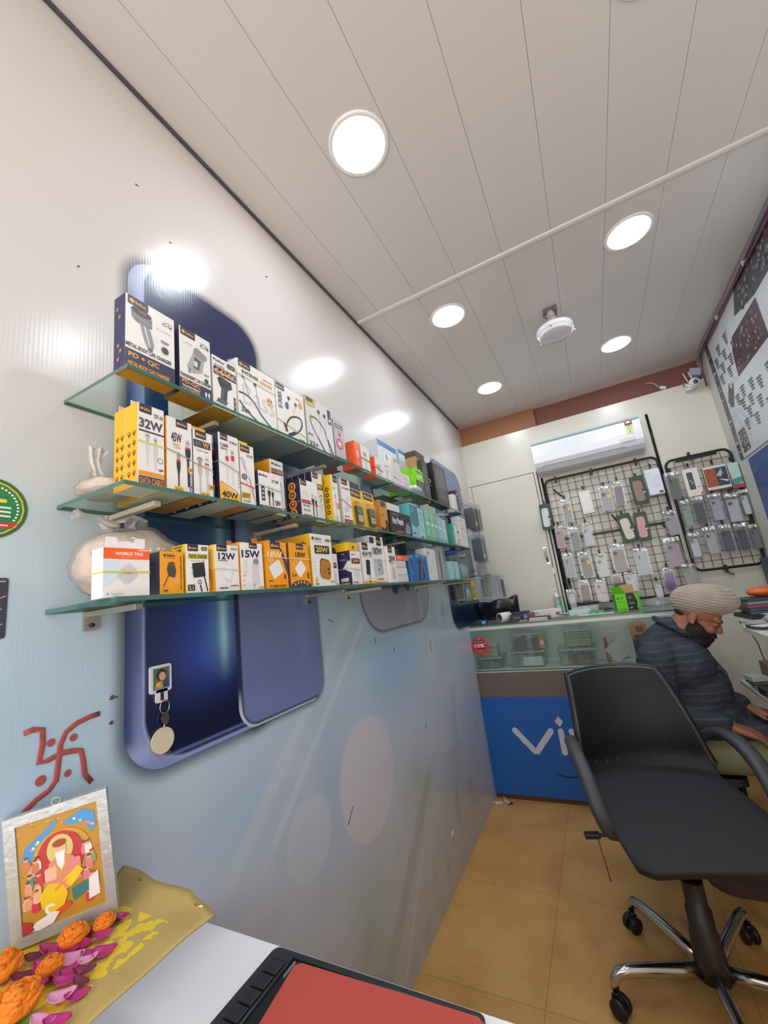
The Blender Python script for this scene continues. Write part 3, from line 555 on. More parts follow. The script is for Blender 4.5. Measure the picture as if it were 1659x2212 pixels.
carton('tall_box', 'dark green tall carton with a silver strip in front of the kraft one', 'T', 1.852, 1.925, .205, .022, front='#3a443e', side='#2f3a35', bottom='#333', xf=.19, draw=lambda F: (F.rect(.05, .1, .2, .9, '#56645c'), F.line([(.1, .3), (.9, .25)], .04, '#9aa')))
def d_bw(F): F.rect(0, .90, 1, 1, '#4d86c6'); F.rr(.2, .42, .78, .84, .02, '#d7dce3'); F.rr(.24, .45, .74, .81, .02, '#eceef2'); F.line([(.4, .78), (.45, .62), (.42, .5)], .05, '#3a3f4a'); F.line([(.42, .62), (.7, .66)], .02, '#3a3f4a'); F.text('3A', .8, .66, .97, .80, '#3f6fae'); F.text('Adapter', .1, .2, .4, .24, '#888')
carton('charger_box', 'white adapter carton with a blue top stripe, tallest at the back of the top shelf', 'T', 1.60, 1.80, .275, .05, front='#e6e8ec', side='#c9ced6', xf=.08, draw=d_bw)
carton('charger_box', 'white carton with blue lettering rising behind the black phone carton', 'T', 1.86, 2.06, .30, .05, front='#e2e6ec', side='#bcc6d4', xf=.07, draw=lambda F: (F.rect(0, .93, .6, 1, '#4d86c6'), F.text('5000', .45, .62, .62, .84, '#3f6fae', rot=True), F.rect(.7, .9, .95, .96, '#4d86c6')))
def d_ph(F): F.rr(.16, .08, .92, .95, .05, '#4b4649'); F.rr(.2, .42, .88, .92, .05, '#5d585b'); F.ring(.62, .64, .16, .012, '#8b8689'); F.circ(.5, .9, .02, '#222'); F.rect(.22, .1, .86, .36, '#564d52'); F.text('BASS', .35, .2, .7, .25, '#8d7f88')
def s_ph(F): F.ring(.35, .56, .22, .06, '#e8e8ea'); F.rect(.2, .44, .6, .46, '#9a9a9e')
carton('phone_box', 'large glossy black carton with a phone picture, far on the top shelf', 'T', 2.02, 2.225, .235, .055, front='#2c292c', side='#252427', bottom='#222', draw=d_ph, sdraw=s_ph)
carton('phone_box', 'small black carton beside a white one at the far tip of the top shelf', 'T', 2.385, 2.435, .14, .06, front='#2b2a2c', side='#3a3336', draw=lambda F: (F.circ(.4, .85, .18, '#d8d8da'), F.rect(.3, .2, .7, .5, '#a05a4a')))
carton('phone_box', 'small blank white carton at the far tip of the top shelf', 'T', 2.325, 2.383, .108, .05, front='#dedad8', side='#e6e2e0')
PLB = thin_glass('bag_plastic', '#f2f4f4', 1.2, .14, '#dfe6e6', .12)
t = thing('plastic_pouch', (.10, 1.36, ZS['T']+.0005), 'clear pouch with a teal card standing behind the short orange-spined carton', 'pouch')
mb = MB(); mb.box((0, 0, 0), (.012, .13, .115), ink('#8fb8b6')); mb.box((.0125, .02, .05), (.0128, .12, .105), ink('#4f9a98')); mb.build('card', t, .001)
mb = MB(); mb.prism(rrect(.155, .135, .01, 3, .066, .0685), (-.006, 0, 0), (0, 1, 0), (0, 0, 1), .026, PLB); mb.build('pouch_film', t)

# ---- middle shelf
def dots(F):
    for a in (.3, .72):
        for b in (.16, .28, .40, .52, .64): F.circ(a, b, .12, '#5b3b22'); F.circ(a, b+.005, .06, '#e9a733'); F.rect(a-.04, b-.045, a+.04, b-.02, '#5b3b22')
def d_32(F):
    F.badge(.06, .52, .89, .99); F.text('DT-14', .62, .865, .95, .915, DG); F.text('32W', .05, .70, .95, .82, '#4b4b60'); F.rect(.05, .655, 1, .675, '#3d3d48')
    cable(F, .36, .64, .24, '#d3d1d1', '#b9b7b7', .13, usbc=True); F.ring(.36, .60, .08, .02, '#55555c', 0, PI); cable(F, .66, .62, .22, '#cfcdcd', '#bdbbbb', .17)
    F.ring(.84, .34, .1, .02, '#55555c'); F.text('1200', .76, .21, .95, .24, DG); F.rect(.04, .13, .98, .18, OR); F.rect(.04, .015, .98, .12, '#3a3c58'); F.text('DATA CABLE', .08, .03, .94, .105, '#d28a35')
carton('cable_box', 'yellow-sided cable carton marked 32W, first on the middle shelf', 'M', .411, .462, .156, .034, side='#f5ad1e', bottom='#e6dacd', draw=d_32, sdraw=dots, n=1, flap=('#e9d9d2', .014, .2), band=('#d5d84e', .082, -.002), back_label='yellow-sided cable carton queued behind the first 32W one')
def d_45(F):
    F.badge(.36, .82, .89, .99); F.text('45W', .17, .67, .58, .80, '#3a3c4c'); F.text('1 METER', .2, .62, .5, .65, '#d8b04a'); F.text('CABLE', .26, .585, .54, .61, '#d8b04a')
    cable(F, .44, .54, .06, '#35353c', '#9a9aa0', .17, '#c8352f', True); cable(F, .82, .74, .1, '#303036', '#c3c1c1', .24, '#c8352f'); F.rr(.82, .30, .99, .37, .01, YL); F.text('1200', .84, .315, .97, .355, DG)
    F.rect(.86, .02, .98, .28, '#2e2e36'); F.text('FAST CHARGING', .88, .03, .96, .27, '#e9e9e9', rot=True); F.rr(.25, .0, .62, .085, .02, YL); F.text('DT-57', .3, .03, .57, .06, DG)
carton('cable_box', 'white cable carton marked 45W with a black plug pair, second on the middle shelf', 'M', .466, .522, .15, .05, side='#f0a825', bottom='#dcd2c8', draw=d_45, n=2, flap=('#3a3c58', .014, .2), band=('#b0a08c', .082, -.012), back_label='rear cable carton queued behind the 45W black-plug one')
def d_45b(F):
    F.badge(.12, .7, .88, .99); F.rr(.03, .74, .92, .85, .02, '#3c3a40'); F.text('45', .08, .76, .42, .83, '#7b6b5c'); F.text('W', .5, .755, .85, .84, OR); F.text('Data Cable', .2, .68, .8, .71, DG, False)
    cable(F, .33, .58, .04, '#bdbabc', '#9a9aa0', .24, '#a8392f', True); F.ring(.33, .54, .14, .03, '#44444a', 0, PI); cable(F, .7, .62, .02, '#c9c6c7', '#d8d6d6', .26, '#b5342f'); F.rr(.76, .13, 1, .21, .01, '#e6a03a'); F.text('1.2M', .8, .15, .97, .19, DG); F.rr(.3, -.0, .8, .075, .02, '#e9b12f'); F.text('DT-57', .38, .02, .74, .055, DG)
carton('cable_box', 'white cable carton with a dark 45 W strip and yellow flap', 'M', .523, .570, .142, .05, side='#3a3a4a', bottom='#e09a3a', draw=d_45b, n=2, flap=('#e9b92f', .014, .7), band=('#b0a08c', .068, -.008), back_label='rear amber-footed carton queued behind the dark-strip 45 W one')
def s_40(F):
    F.fill('#2b2d4c'); F.poly([(.35, .02), (.6, .02), (.65, .25), (.3, .25)], '#e9e9ec'); F.rect(.28, .25, .68, .32, '#d9352f'); F.rect(.34, .38, .6, .42, '#e9e9ec'); F.rect(.34, .5, .6, .54, '#d8a74a'); F.rect(.34, .57, .6, .61, '#e9e9ec'); F.rect(.28, .68, .68, .75, '#d9352f'); F.poly([(.3, .75), (.65, .75), (.6, .98), (.35, .98)], '#e9e9ec')
def d_40(F):
    F.badge(.1, .46, .90, .99); F.text('DT WEB 2.0', .56, .88, .94, .92, DG); F.text('1200', .1, .80, .48, .85, DG); F.text('LENGTH', .1, .755, .44, .785, DG); cable(F, .4, .76, .25, '#dcdada', '#d0cece', .15, '#cf3a34', True); cable(F, .68, .78, .25, '#dcdada', '#bdbbbc', .2, '#cf3a34'); F.rr(.33, .60, .48, .67, .02, '#cf3a34'); F.rr(.6, .62, .77, .70, .02, '#cf3a34')
    for b in (.2, .25, .3, .35, .4): F.circ(.93, b+.05, .03, '#8b8b90')
    F.poly([(0, .27), (.8, .13), (1, .15), (1, 0), (0, 0)], '#f0b429'); F.line([(.05, .28), (.85, .17)], .05, '#e6a03a'); F.text('40W', .08, .06, .88, .155, '#2c2c3c'); F.rect(.1, .03, .9, .045, '#2c2c3c')
carton('cable_box', 'white and amber cable carton marked 40W with a navy striped side', 'M', .586, .643, .156, .04, side='#2b2d4c', bottom='#e6dfd8', draw=d_40, sdraw=s_40, n=3, flap=('#3a3c58', .013, .2), band=('#b7a68e', .088, -.016), back_label='navy-sided rear carton queued behind the 40W one')
def d_60(F):
    F.badge(.04, .7, .87, .98); F.rr(.1, .98, .8, .999, .01, '#e9c62f'); F.text('DT-07', .5, .80, .92, .84, DG); F.line([(.12, .76), (.3, .60), (.5, .5), (.65, .40), (1, .04)], .05, '#b03a36'); F.rr(.08, .66, .28, .78, .03, '#c3c1c1', .7); F.poly([(.25, .66), (.38, .68), (.58, .48), (.5, .45)], '#d8d6d8'); F.ring(.25, .46, .15, .06, '#33333a'); F.rr(.15, .43, .35, .50, .02, '#8f8f95'); F.line([(.3, .42), (.75, .2), (1, .06)], .06, '#c9c6c7')
    F.rr(.0, .11, .62, .21, .01, '#e4c52a'); F.text('60W', .04, .12, .58, .20, '#2b2b30'); F.text('DATA CABLE', .1, .06, .6, .085, DG)
carton('cable_box', 'white cable carton marked 60W with red rubber bands across it', 'M', .646, .690, .148, .04, bottom='#e09a3a', side='#dedbd9', draw=d_60, n=2, flap=('#e6cf3a', .014, .6), band=('#d8414a', .05, -.006), back_label='rear amber-footed carton queued behind the 60W one')
def d_d8(F):
    F.text('SoRoo', .1, .86, .4, .93, DG); F.circ(.06, .89, .04, DG); F.text('DT-08', .6, .76, .9, .84, DG); F.rr(.1, .22, .25, .62, .02, '#2b2b30')
    for b in (.27, .38, .49): F.rect(.13, b, .22, b+.06, '#b8b4a8')
    cable(F, .44, .64, .12, '#2b2b30', '#c9c7c7', .15); cable(F, .6, .62, .12, '#2b2b30', '#bdbbbb', .11, usbc=True); F.text('120W', .68, .15, .95, .29, '#3a3a40'); F.rect(0, 0, 1, .10, '#2b2d4c'); F.text('DATA CABLE', .12, .02, .96, .085, OR)
carton('cable_box', 'short wide white carton with DATA CABLE along its foot', 'M', .700, .778, .095, .06, side='#33344a', bottom='#b9b5bb', draw=d_d8, n=1, band=('#bdb8b0', .058, -.006))
def d_og(F):
    F.text('SoRoo', .3, .90, .85, .95, DG); F.circ(.2, .93, .07, DG); F.rr(.1, .74, .96, .84, .01, '#3a3c4c'); F.text('OG SERIES', .14, .76, .93, .825, '#d89a3a'); F.text('DT-05', .12, .62, .6, .67, DG); cable(F, .72, .62, .02, '#d6d4d4', '#c3c1c1', .2); cable(F, .45, .45, .02, '#d6d4d4', '#c3c1c1', .24); F.rr(.5, .02, .68, .12, .01, '#e0a03a'); F.text('1.2M', .84, .03, .96, .14, DG, rot=True)
carton('cable_box', 'tall white carton with an OG SERIES strip and yellow edge, behind the short wide one', 'M', .770, .822, .149, .05, side='#f0a825', bottom='#cfcbc8', draw=d_og, sdraw=dots, xf=.165, flap=('#3a3c58', .01, .5), n=1)
def s_120(F):
    for b in (.12, .35, .6, .82): F.circ(.45, b, .26, '#e9a733'); F.circ(.45, b, .16, '#3a3c58'); F.circ(.45, b, .08, '#e9a733')
def d_120(F):
    F.badge(.04, .36, .84, .99); F.text('FA', .12, .52, .5, .70, '#dcd9d8'); F.rr(.05, .36, .52, .46, .01, '#4a3630'); F.text('120W', .08, .37, .49, .45, '#e8642f'); F.text('DATA CABLE', .1, .28, .48, .33, DG)
    for a in (.16, .29, .42): F.circ(a, .19, .05, '#3a3a42'); F.circ(a, .19, .03, '#c9c9cc')
    cable(F, .68, .66, .02, '#2e2e34', '#c6c4c4', .17); cable(F, .86, .63, .02, '#2e2e34', '#bdbbbb', .13, usbc=True); F.rect(.1, .04, .55, .075, '#4a5a9a'); F.rect(.3, .04, .55, .075, '#c33')
carton('cable_box', 'white cable carton marked 120W with round gold symbols on its navy side', 'M', .856, .935, .107, .05, side='#2e304e', bottom='#c9c6c8', draw=d_120, sdraw=s_120, n=1, band=('#d8535c', .042, -.004))
def d_80(F): F.badge(.1, .6, .88, .985); F.rr(.1, .66, .98, .78, .01, '#55432c'); F.text('80W', .14, .67, .94, .77, '#eab03a'); F.ring(.75, .5, .14, .05, '#44444a', 0, PI); cable(F, .75, .5, .02, '#d3d1d1', '#c3c1c1', .2)
for i in range(6):
    carton('cable_box', 'slim navy-spined carton marked 80W, front of its row' if i == 0 else 'navy-spined slim carton, place %s behind the front 80W one' % ['', 'two', 'three', 'four', 'five', 'six'][i], 'M', .937, .99, .150, .022, side='#2e3050', bottom='#b5b3bb', draw=d_80 if i == 0 else None, xf=.172-i*.0245, group='navy-spined slim cartons marked 80W')
def s_y(F):
    for b in (.22, .34, .46, .58, .70): F.circ(.5, b, .2, '#5b3b22'); F.circ(.5, b, .1, '#e9b733')
def d_y(F): F.badge(.3, .95, .85, .98); F.rect(.1, .7, .7, .76, '#cfcf9a'); cable(F, .5, .6, .1, '#d0cece', '#c3c1c1', .3); F.rr(.6, .3, .98, .42, .01, '#b9a04a'); F.rr(.1, .02, .7, .14, .01, '#cfc6a8')
for i in range(2):
    carton('cable_box', ('front', 'rear')[i]+' of two yellow-sided upright cartons between the 80W row and the slim 120W one', 'M', 1.010, 1.046-.006*i, .153, .034, side='#f3c224', bottom='#e6c65a', draw=d_y if i == 0 else None, sdraw=s_y, xf=.19-i*.036, group='yellow-sided upright cartons')
def d_120s(F): F.badge(.1, .75, .88, .985); F.text('OG SERIES', .1, .78, .9, .82, '#7b4a30'); F.rr(.35, .5, .85, .62, .02, '#dcdada', .6); F.rr(.2, .3, .7, .42, .02, '#d3d1d1', .6); F.line([(.2, .3), (.8, .62)], .05, '#cfcdcd'); F.text('PD-10', .14, .16, .6, .2, DG); F.rect(.06, .02, .96, .12, '#2c2c34'); F.text('120W', .12, .035, .92, .105, '#e0843a')
carton('cable_box', 'slim white carton with 120W on a black foot, beside the yellow blister cards', 'M', 1.064, 1.120, .152, .04, draw=d_120s, side='#c9c6c8', bottom='#b9b9bd', band=('#d8535c', .08, -.02), flap=('#2b2b2f', .008, .5))

# memory-battery blister cards
def battery(lb, y0, w, h, xf):
    t = thing('battery_card', (xf, y0, ZS['M']+.0004), lb, 'battery pack', 'yellow blister cards on the middle shelf')
    YM = mat('blister_yellow', '#f2c316', .3, noise_amt=.05); mb = MB(); mb.prism(rrect(w, h*.86, .008, 4, w/2, h*.43), (0, 0, 0), (0, 1, 0), (0, 0, 1), .003, YM); mb.prism(rrect(w*.8, h*.22, .006, 4, w/2, h*.90), (0, 0, 0), (0, 1, 0), (0, 0, 1), .0028, ink('#3b3f5e')); mb.build('backing_card', t)
    F = Face((.0032, 0, 0), (0, 1, 0), (0, 0, 1), w, h); F.rr(.12, .68, .88, .84, .05, '#2b2d4c'); F.circ(.25, .76, .07, '#e9b12f'); F.text('SoRoo', .36, .72, .82, .79, '#e9b12f'); F.text('MOBILE BATTERY', .1, .62, .9, .65, '#fff4c8'); F.rr(.35, .55, .65, .59, .01, '#e07a2a'); F.text('BATTERY', .88, .15, .95, .5, '#a87a10', rot=True); F.mb.build('front_print', t)
    mb = MB(); mb.prism(rrect(w*.5, h*.38, .004, 3, w*.52, h*.28), (.0036, 0, 0), (0, 1, 0), (0, 0, 1), .008, mat('battery_black', '#2d2c2c', .3, noise_amt=.1)); o = mb.build('battery', t, .0008)
    F = Face((.0118, 0, 0), (0, 1, 0), (0, 0, 1), w, h); F.rr(.34, .14, .70, .27, .02, '#c9c9c4'); F.text('Li-ion', .4, .2, .64, .24, '#444'); F.text('SoRoo', .4, .34, .62, .37, '#c9a24a'); F.rect(.36, .42, .6, .43, '#777'); F.mb.build('battery_print', o)
    mb = MB(); mb.prism(rrect(w*.7, h*.52, .008, 4, w*.52, h*.30), (.0034, 0, 0), (0, 1, 0), (0, 0, 1), .0135, thin_glass('blister_clear', '#fbf6e0', 1.3, .04, '#f3e3a0', .05)); mb.build('blister', t)
    return t
battery('yellow battery blister card, left one of the pair, leaning', 1.132, .085, .165, .178).rotation_euler = (-.05, -.06, 0)
battery('yellow battery blister card, right one of the pair, nearer the brown carton', 1.222, .088, .168, .176).rotation_euler = (-.02, -.05, 0)
carton('plain_box', 'amber and black carton just right of the yellow blister cards', 'M', 1.318, 1.383, .122, .05, front='#c98f3c', side='#b5762c', bottom='#8a6030', draw=lambda F: (F.rr(.15, .8, .8, .97, .05, '#55483a'), F.poly([(0, 0), (1, 0), (1, .3), (.7, .22), (.4, .1), (0, .16)], '#3a2d22'), F.circ(.75, .3, .2, '#4a3826'), F.text('Charger', .1, .5, .6, .56, '#8a5a1c')))
def d_hot(F):
    F.text('Hot Pearls', .1, .45, .6, .75, '#e9e9ea'); F.poly([(.2, .05), (.6, .12), (.55, .2), (.22, .14)], '#c93a2e'); F.poly([(.62, .1), (.75, .55), (.95, .5), (.9, .1)], '#7a719c'); F.poly([(.7, .5), (.8, .7), (.95, .6)], '#5a5474'); F.ring(.8, .35, .08, .03, '#aaa0c6'); F.text('EARPHONE', .1, .85, .4, .9, '#a9a9ae')
carton('earphone_box', 'low black carton with a purple earphone picture and white lettering', 'M', 1.40, 1.605, .093, .06, front='#2b292c', side='#c9c6c6', bottom='#222', draw=d_hot, sdraw=lambda F: F.rect(.3, 0, 1, 1, '#2a282b'))
carton('small_box', 'small plain white box lying on the low black carton', 'M', 1.39, 1.50, .028, .07, front='#d9d6d5', side='#e3e0df', z=ZS['M']+.0945)
TE = '#5fb5b5'
def d_te(F): F.poly([(0, .95), (1, .95), (1, .4), (.5, .3), (0, .4)], '#3f7f8e'); F.ring(.3, .8, .09, .02, '#cfe3e6'); F.circ(.6, .6, .14, '#557ea2'); F.rect(.1, .1, .45, .16, '#39707a'); F.line([(.6, .1), (.7, .3), (.85, .15)], .04, '#6a98a0'); F.circ(.3, .3, .06, '#d6e8e8')
carton('earphone_box', 'tall teal carton with a blue earphone picture, first of the teal group', 'M', 1.610, 1.70, .157, .04, front='#8fc3cb', side=TE, bottom='#567', draw=d_te, sdraw=lambda F: (F.rect(.2, .5, .7, .53, '#2f6a70'), F.rect(.2, .6, .7, .62, '#2f6a70')), n=1)
carton('earphone_box', 'pale blue carton with a round mark, second of the teal group', 'M', 1.701, 1.765, .145, .05, front='#a9cdd6', side='#7fb8c0', draw=lambda F: (F.ring(.5, .82, .16, .05, '#4a6a78'), F.text('BT', .35, .6, .65, .66, '#4a6a78'), F.line([(.3, .5), (.5, .2), (.7, .4)], .05, '#5d8a96'), F.rect(.1, .04, .5, .1, '#4a6a78')))
def d_g(F): F.ring(.5, .84, .2, .06, '#e2efe8'); F.rect(.2, .5, .8, .6, '#d8e8de'); F.line([(.3, .2), (.7, .4)], .08, '#d2e6da'); F.rect(.2, .08, .6, .12, '#3b7a60')
for i, (y0, y1, c, lb) in enumerate(((1.776, 1.85, '#79bd9a', 'mint green carton with a white ring, left of two'), (1.851, 1.905, '#86c3a2', 'mint green carton with a white ring, right of two'), (1.906, 1.955, '#93a79c', 'grey-green slim carton after the mint pair'), (1.956, 2.02, '#8fc0cc', 'light blue upright carton before the clear jar'), (2.021, 2.085, '#9fcfd6', 'paler blue upright carton touching the clear jar'))):
    carton('earphone_box', lb, 'M', y0, y1, (.152, .148, .146, .138, .13)[i], .05, front=c, side='#5fae88' if i < 3 else '#7fb4c0', bottom='#678', draw=d_g, group='mint and blue cartons on the middle shelf')
# clear jar
def jar(lb, k, y, x, r, h, body, lidc, print_=None, shelf_z=None):
    t = thing('plastic_jar', (x, y, shelf_z if shelf_z is not None else ZS[k]+.0004), lb, 'jar')
    mb = MB(); mb.lathe([(0, .001), (r*.95, .001), (r, .006), (r, h*.78), (r*.86, h*.86), (r*.8, h*.9)], body, 28); mb.build('jar_body', t)
    mb = MB(); mb.lathe([(r*.84, h*.9), (r*.86, h*.9), (r*.86, h*.99), (r*.82, h), (0, h)], lidc, 28); mb.build('lid', t)
    mb = MB(); mb.lathe([(0, .004), (r*.85, .004), (r*.8, h*.5), (r*.5, h*.62), (0, h*.66)], mat('jar_contents', '#b9c6c8', .6, noise_amt=.4, scale=70), 20); mb.build('contents', t)
    return t
CLR = thin_glass('jar_plastic', '#e3eff0', 1.4, .10, '#bcd7dc', .08)
jar('clear bluish jar with a pale screw lid on the middle shelf', 'M', 2.14, .13, .052, .18, CLR, mat('lid_pale', '#b9c9cc', .4, noise_amt=.05))
carton('earphone_box', 'teal and white small carton at the right foot of the clear jar', 'M', 2.20, 2.265, .125, .04, front='#5fb59f', side='#3f9c86', draw=lambda F: (F.rect(.4, .1, 1, .95, '#dfe6e2'), F.rect(.1, .7, .3, .85, '#2a5a50'), F.ring(.7, .5, .15, .04, '#8a9a96')))
carton('earphone_box', 'white slim carton with an amber base picture beside the big neckband carton', 'M', 2.266, 2.33, .105, .04, front='#dcdcd8', draw=lambda F: (F.rr(.1, .1, .6, .4, .05, '#c9a96a'), F.rect(.2, .7, .7, .85, '#4a4a50')))
carton('earphone_box', 'large white neckband carton with a red edge overhanging the far end of the middle shelf', 'M', 2.335, 2.495, .185, .04, front='#e2e0de', side='#c9c6c6', bottom='#b04a50', draw=lambda F: (F.ring(.5, .5, .3, .02, '#44444a', -1.2, 1.9), F.circ(.45, .62, .06, '#44444a'), F.line([(.3, .5), (.55, .3)], .03, '#8b8b90'), F.text('Neckband', .2, .88, .7, .91, '#777'), F.rect(.8, 0, 1, .05, '#c8404a')))

# ---- lowest shelf
def d_tag(F):
    F.rect(0, .77, 1, 1, '#f0652c'); F.text('WORLD TAG', .24, .85, .84, .92, '#fbe3d8'); F.text('Global Item Locator', .36, .80, .72, .825, '#f6b79c', False); F.rr(.74, .955, .98, .985, .01, '#f6c9b4')
    F.poly([(0, .2), (.25, .35), (.32, .55), (.3, .77), (0, .77)], '#cfe3f0'); F.rr(.30, .32, .70, .66, .1, '#dcdce0', .78); F.rr(.32, .30, .70, .62, .1, '#c9c9ce', .78); F.text('OZAMED', .42, .47, .6, .49, '#55555c'); F.ring(.54, .34, .05, .01, '#b5b5ba'); F.rr(.06, .03, .42, .1, .01, '#bcc6bc'); F.rr(.065, .035, .415, .095, .01, '#eceae8'); F.circ(.1, .065, .02, '#3f9a4a'); F.text('Supplied Items Only', .16, .05, .4, .08, '#667')
t = carton('tracker_box', 'white square carton with an orange WORLD TAG band, first on the lowest shelf', 'B', .3585, .433, .077, .03, draw=d_tag, side='#eeecea', bottom='#d9d6d4', flap=('#ece6e8', .018, .85), band=('#d2c63a', .038, -.0005))
def d_och(F):
    F.circ(.2, .91, .05, DN); F.text('SoRoo', .28, .88, .62, .94, DN); F.rect(.2, .845, .64, .852, DN); F.poly([(.34, .72), (.58, .76), (.68, .55), (.62, .38), (.36, .42), (.28, .58)], '#4d453e'); F.circ(.48, .70, .15, '#5c534b', .06); F.line([(.36, .44), (.14, .18)], .04, '#4d453e'); F.line([(.64, .4), (.76, .24)], .03, '#c9c3b8'); F.line([(.58, .38), (.66, .26)], .03, '#c9c3b8'); F.text('1.0A', .12, .06, .34, .12, DG)
    F.text('Service supporting 2 mobile', .84, .1, .93, .9, '#6b4a14', rot=True); F.circ(.87, .66, .045, '#d9442f')
carton('charger_box', 'small amber charger carton with a black plug pictured and navy side', 'B', .450, .497, .075, .035, front='#eda01e', side='#34344e', draw=d_och, sdraw=lambda F: [F.rect(.3, b, .6, b+.01, '#8a8aa0') for b in (.2, .35, .5, .65, .8)])
def d_tr(F):
    F.badge(.08, .54, .86, .985); F.rr(.68, .88, .95, .96, .01, '#4a4a38'); F.text('ZIG-3', .71, .9, .92, .94, '#d9c23a'); F.rr(.1, .70, .95, .80, .01, '#c9b42a'); F.text('TRAVEL CHARGER', .12, .71, .93, .79, '#2b2b30'); F.text('Mobile charging on', .2, .645, .7, .665, '#888'); F.circ(.78, .655, .03, '#c33')
    F.rr(.28, .32, .82, .62, .05, '#2b2d30', .1); F.line([(.3, .5), (.2, .52)], .02, '#77777c'); F.line([(.3, .38), (.22, .40)], .02, '#77777c'); F.line([(.78, .34), (.92, .03)], .05, '#2b2d30'); F.ring(.58, .22, .07, .03, '#3a3c44'); F.line([(.6, .16), (.66, .02)], .06, '#3a3c44'); F.rr(.06, .05, .36, .17, .01, '#2b2b30'); F.text('2.1', .1, .07, .3, .15, '#d9c23a')
carton('charger_box', 'white carton titled TRAVEL CHARGER with a yellow side', 'B', .501, .552, .091, .04, side='#e9c02a', draw=d_tr, sdraw=lambda F: (F.text('V8', .4, .86, .7, .92, DG), F.rect(.2, .95, .8, .97, DG)))
def d_12(F): F.badge(.08, .5, .86, .985); F.text('ULC-01', .68, .90, .94, .95, DG); F.text('12W', .14, .68, .86, .83, DN); F.rect(.14, .65, .52, .665, DN); F.rr(.34, .26, .72, .60, .06, '#dedee4', -.15); F.rr(.36, .28, .66, .57, .05, '#e9e9ee', -.15); F.line([(.46, .26), (.47, .19)], .025, '#b5b5ba'); F.line([(.6, .24), (.61, .18)], .025, '#b5b5ba'); F.rr(.16, .06, .5, .09, .01, '#8a6a4a'); F.rr(.6, .1, .95, .13, .01, '#8a8a90')
carton('charger_box', 'white charger carton marked 12W in navy letters', 'B', .566, .628, .094, .045, side='#f3d06a', draw=d_12, sdraw=lambda F: (F.rect(0, 0, 1, .5, '#f0a825'), F.rect(.3, .1, .7, .25, '#fff')), n=1, band=('#cfd0b8', .045, -.003))
def d_15(F): F.badge(.4, .76, .88, .985); F.text('15W', .06, .68, .88, .84, '#26284a'); F.text('PLUS', .12, .3, .3, .62, '#dad7d6', rot=True); F.rr(.50, .12, .80, .60, .1, '#d2d2d6'); F.rr(.55, .54, .80, .66, .08, '#8b8b92'); F.line([(.58, .14), (.54, .04)], .03, '#8b8b92'); [F.circ(.12, b, .03, '#e0a03a') for b in (.1, .2, .3)]; F.rr(.78, .03, .97, .07, .01, '#d9a84a')
carton('charger_box', 'white charger carton marked 15W with a white plug pictured', 'B', .632, .699, .103, .05, side='#e3a23a', draw=d_15, n=1, flap=('#c98434', .012, .1))
def d_18a(F):
    F.badge(.25, .70, .84, .985, '#34365a'); F.poly([(.3, .86), (.66, .86), (1, .25), (1, .55), (.75, .86)], '#4a4468'); F.text('18W', .10, .64, .78, .79, '#f5dcae'); F.rr(.2, .26, .74, .56, .06, '#e9e6e6', .5); F.line([(.26, .52), (.16, .62)], .03, '#d9d3c6'); F.line([(.36, .56), (.28, .66)], .03, '#d9d3c6'); F.text('2 USB PORT', .14, .03, .9, .08, '#6b4416'); F.rr(.8, .2, .9, .3, .01, '#6b4a2a'); F.rr(.1, .15, .3, .18, .01, '#a4602a')
carton('charger_box', 'amber charger carton marked 18W with 2 USB PORT along its foot', 'B', .706, .782, .111, .05, front='#f0a01c', side='#d98d1a', draw=d_18a, n=1, flap=('#e8941a', .014, .1), band=('#d8c89a', .075, -.004))
def d_18b(F):
    F.badge(.36, .72, .86, .985, '#34365a'); F.text('18W', .30, .68, .82, .80, '#5a3a1c'); F.rr(.28, .28, .74, .56, .06, '#efe9e2', .7); F.line([(.36, .54), (.24, .66)], .025, '#e0d8c8'); F.line([(.28, .46), (.16, .56)], .025, '#e0d8c8'); F.text('2', .08, .24, .14, .32, '#4a3018'); F.text('USB', .16, .25, .3, .29, '#4a3018'); F.rr(.84, .2, .92, .34, .01, '#6b4a2a')
    F.poly([(0, 0), (1, 0), (1, .06), (.8, .14), (.5, .17), (.2, .14), (0, .06)], '#4a4264')
    for a, b in ((.2, .07), (.35, .11), (.5, .12), (.65, .11), (.8, .07)): F.circ(a, b, .045, '#e89a3a')
carton('charger_box', 'amber charger carton marked 18W with a purple arc at its foot', 'B', .79, .870, .112, .05, front='#f0a01c', side='#7a5a5a', draw=d_18b, n=1, flap=('#eda42a', .012, .1), band=('#e0d6c0', .072, -.002))
def d_20(F):
    F.circ(.12, .91, .05, DG); F.text('SoRoo', .2, .885, .52, .94, DG); F.text('the Power Generation', .18, .84, .56, .865, '#66666b', False); F.rr(.70, .865, .94, .92, .01, '#4a4a38'); F.text('SMC-07', .72, .875, .92, .91, '#d9b84a'); F.rr(.16, .62, .86, .78, .02, '#26283c'); F.text('20W', .22, .645, .80, .76, '#e0b43a')
    F.rr(.34, .16, .84, .52, .12, '#3a2d1c', -.15); F.rr(.36, .13, .86, .50, .12, '#b57a28', -.15); F.rr(.70, .3, .78, .35, .02, '#3a2d1c'); F.rr(.72, .22, .8, .27, .02, '#3a2d1c'); F.text('SoRoo', .44, .26, .6, .30, '#7a5018', False)
    F.circ(.15, .12, .055, '#e0b02a'); F.line([(.15, .15), (.18, .19)], .02, '#4a9a4a'); F.text('FREE', .08, .035, .24, .06, DG); F.rr(.78, .07, .96, .1, .01, '#c9a04a')
    for b in (.46, .38, .30): F.circ(.1, b, .02, '#e0a03a')
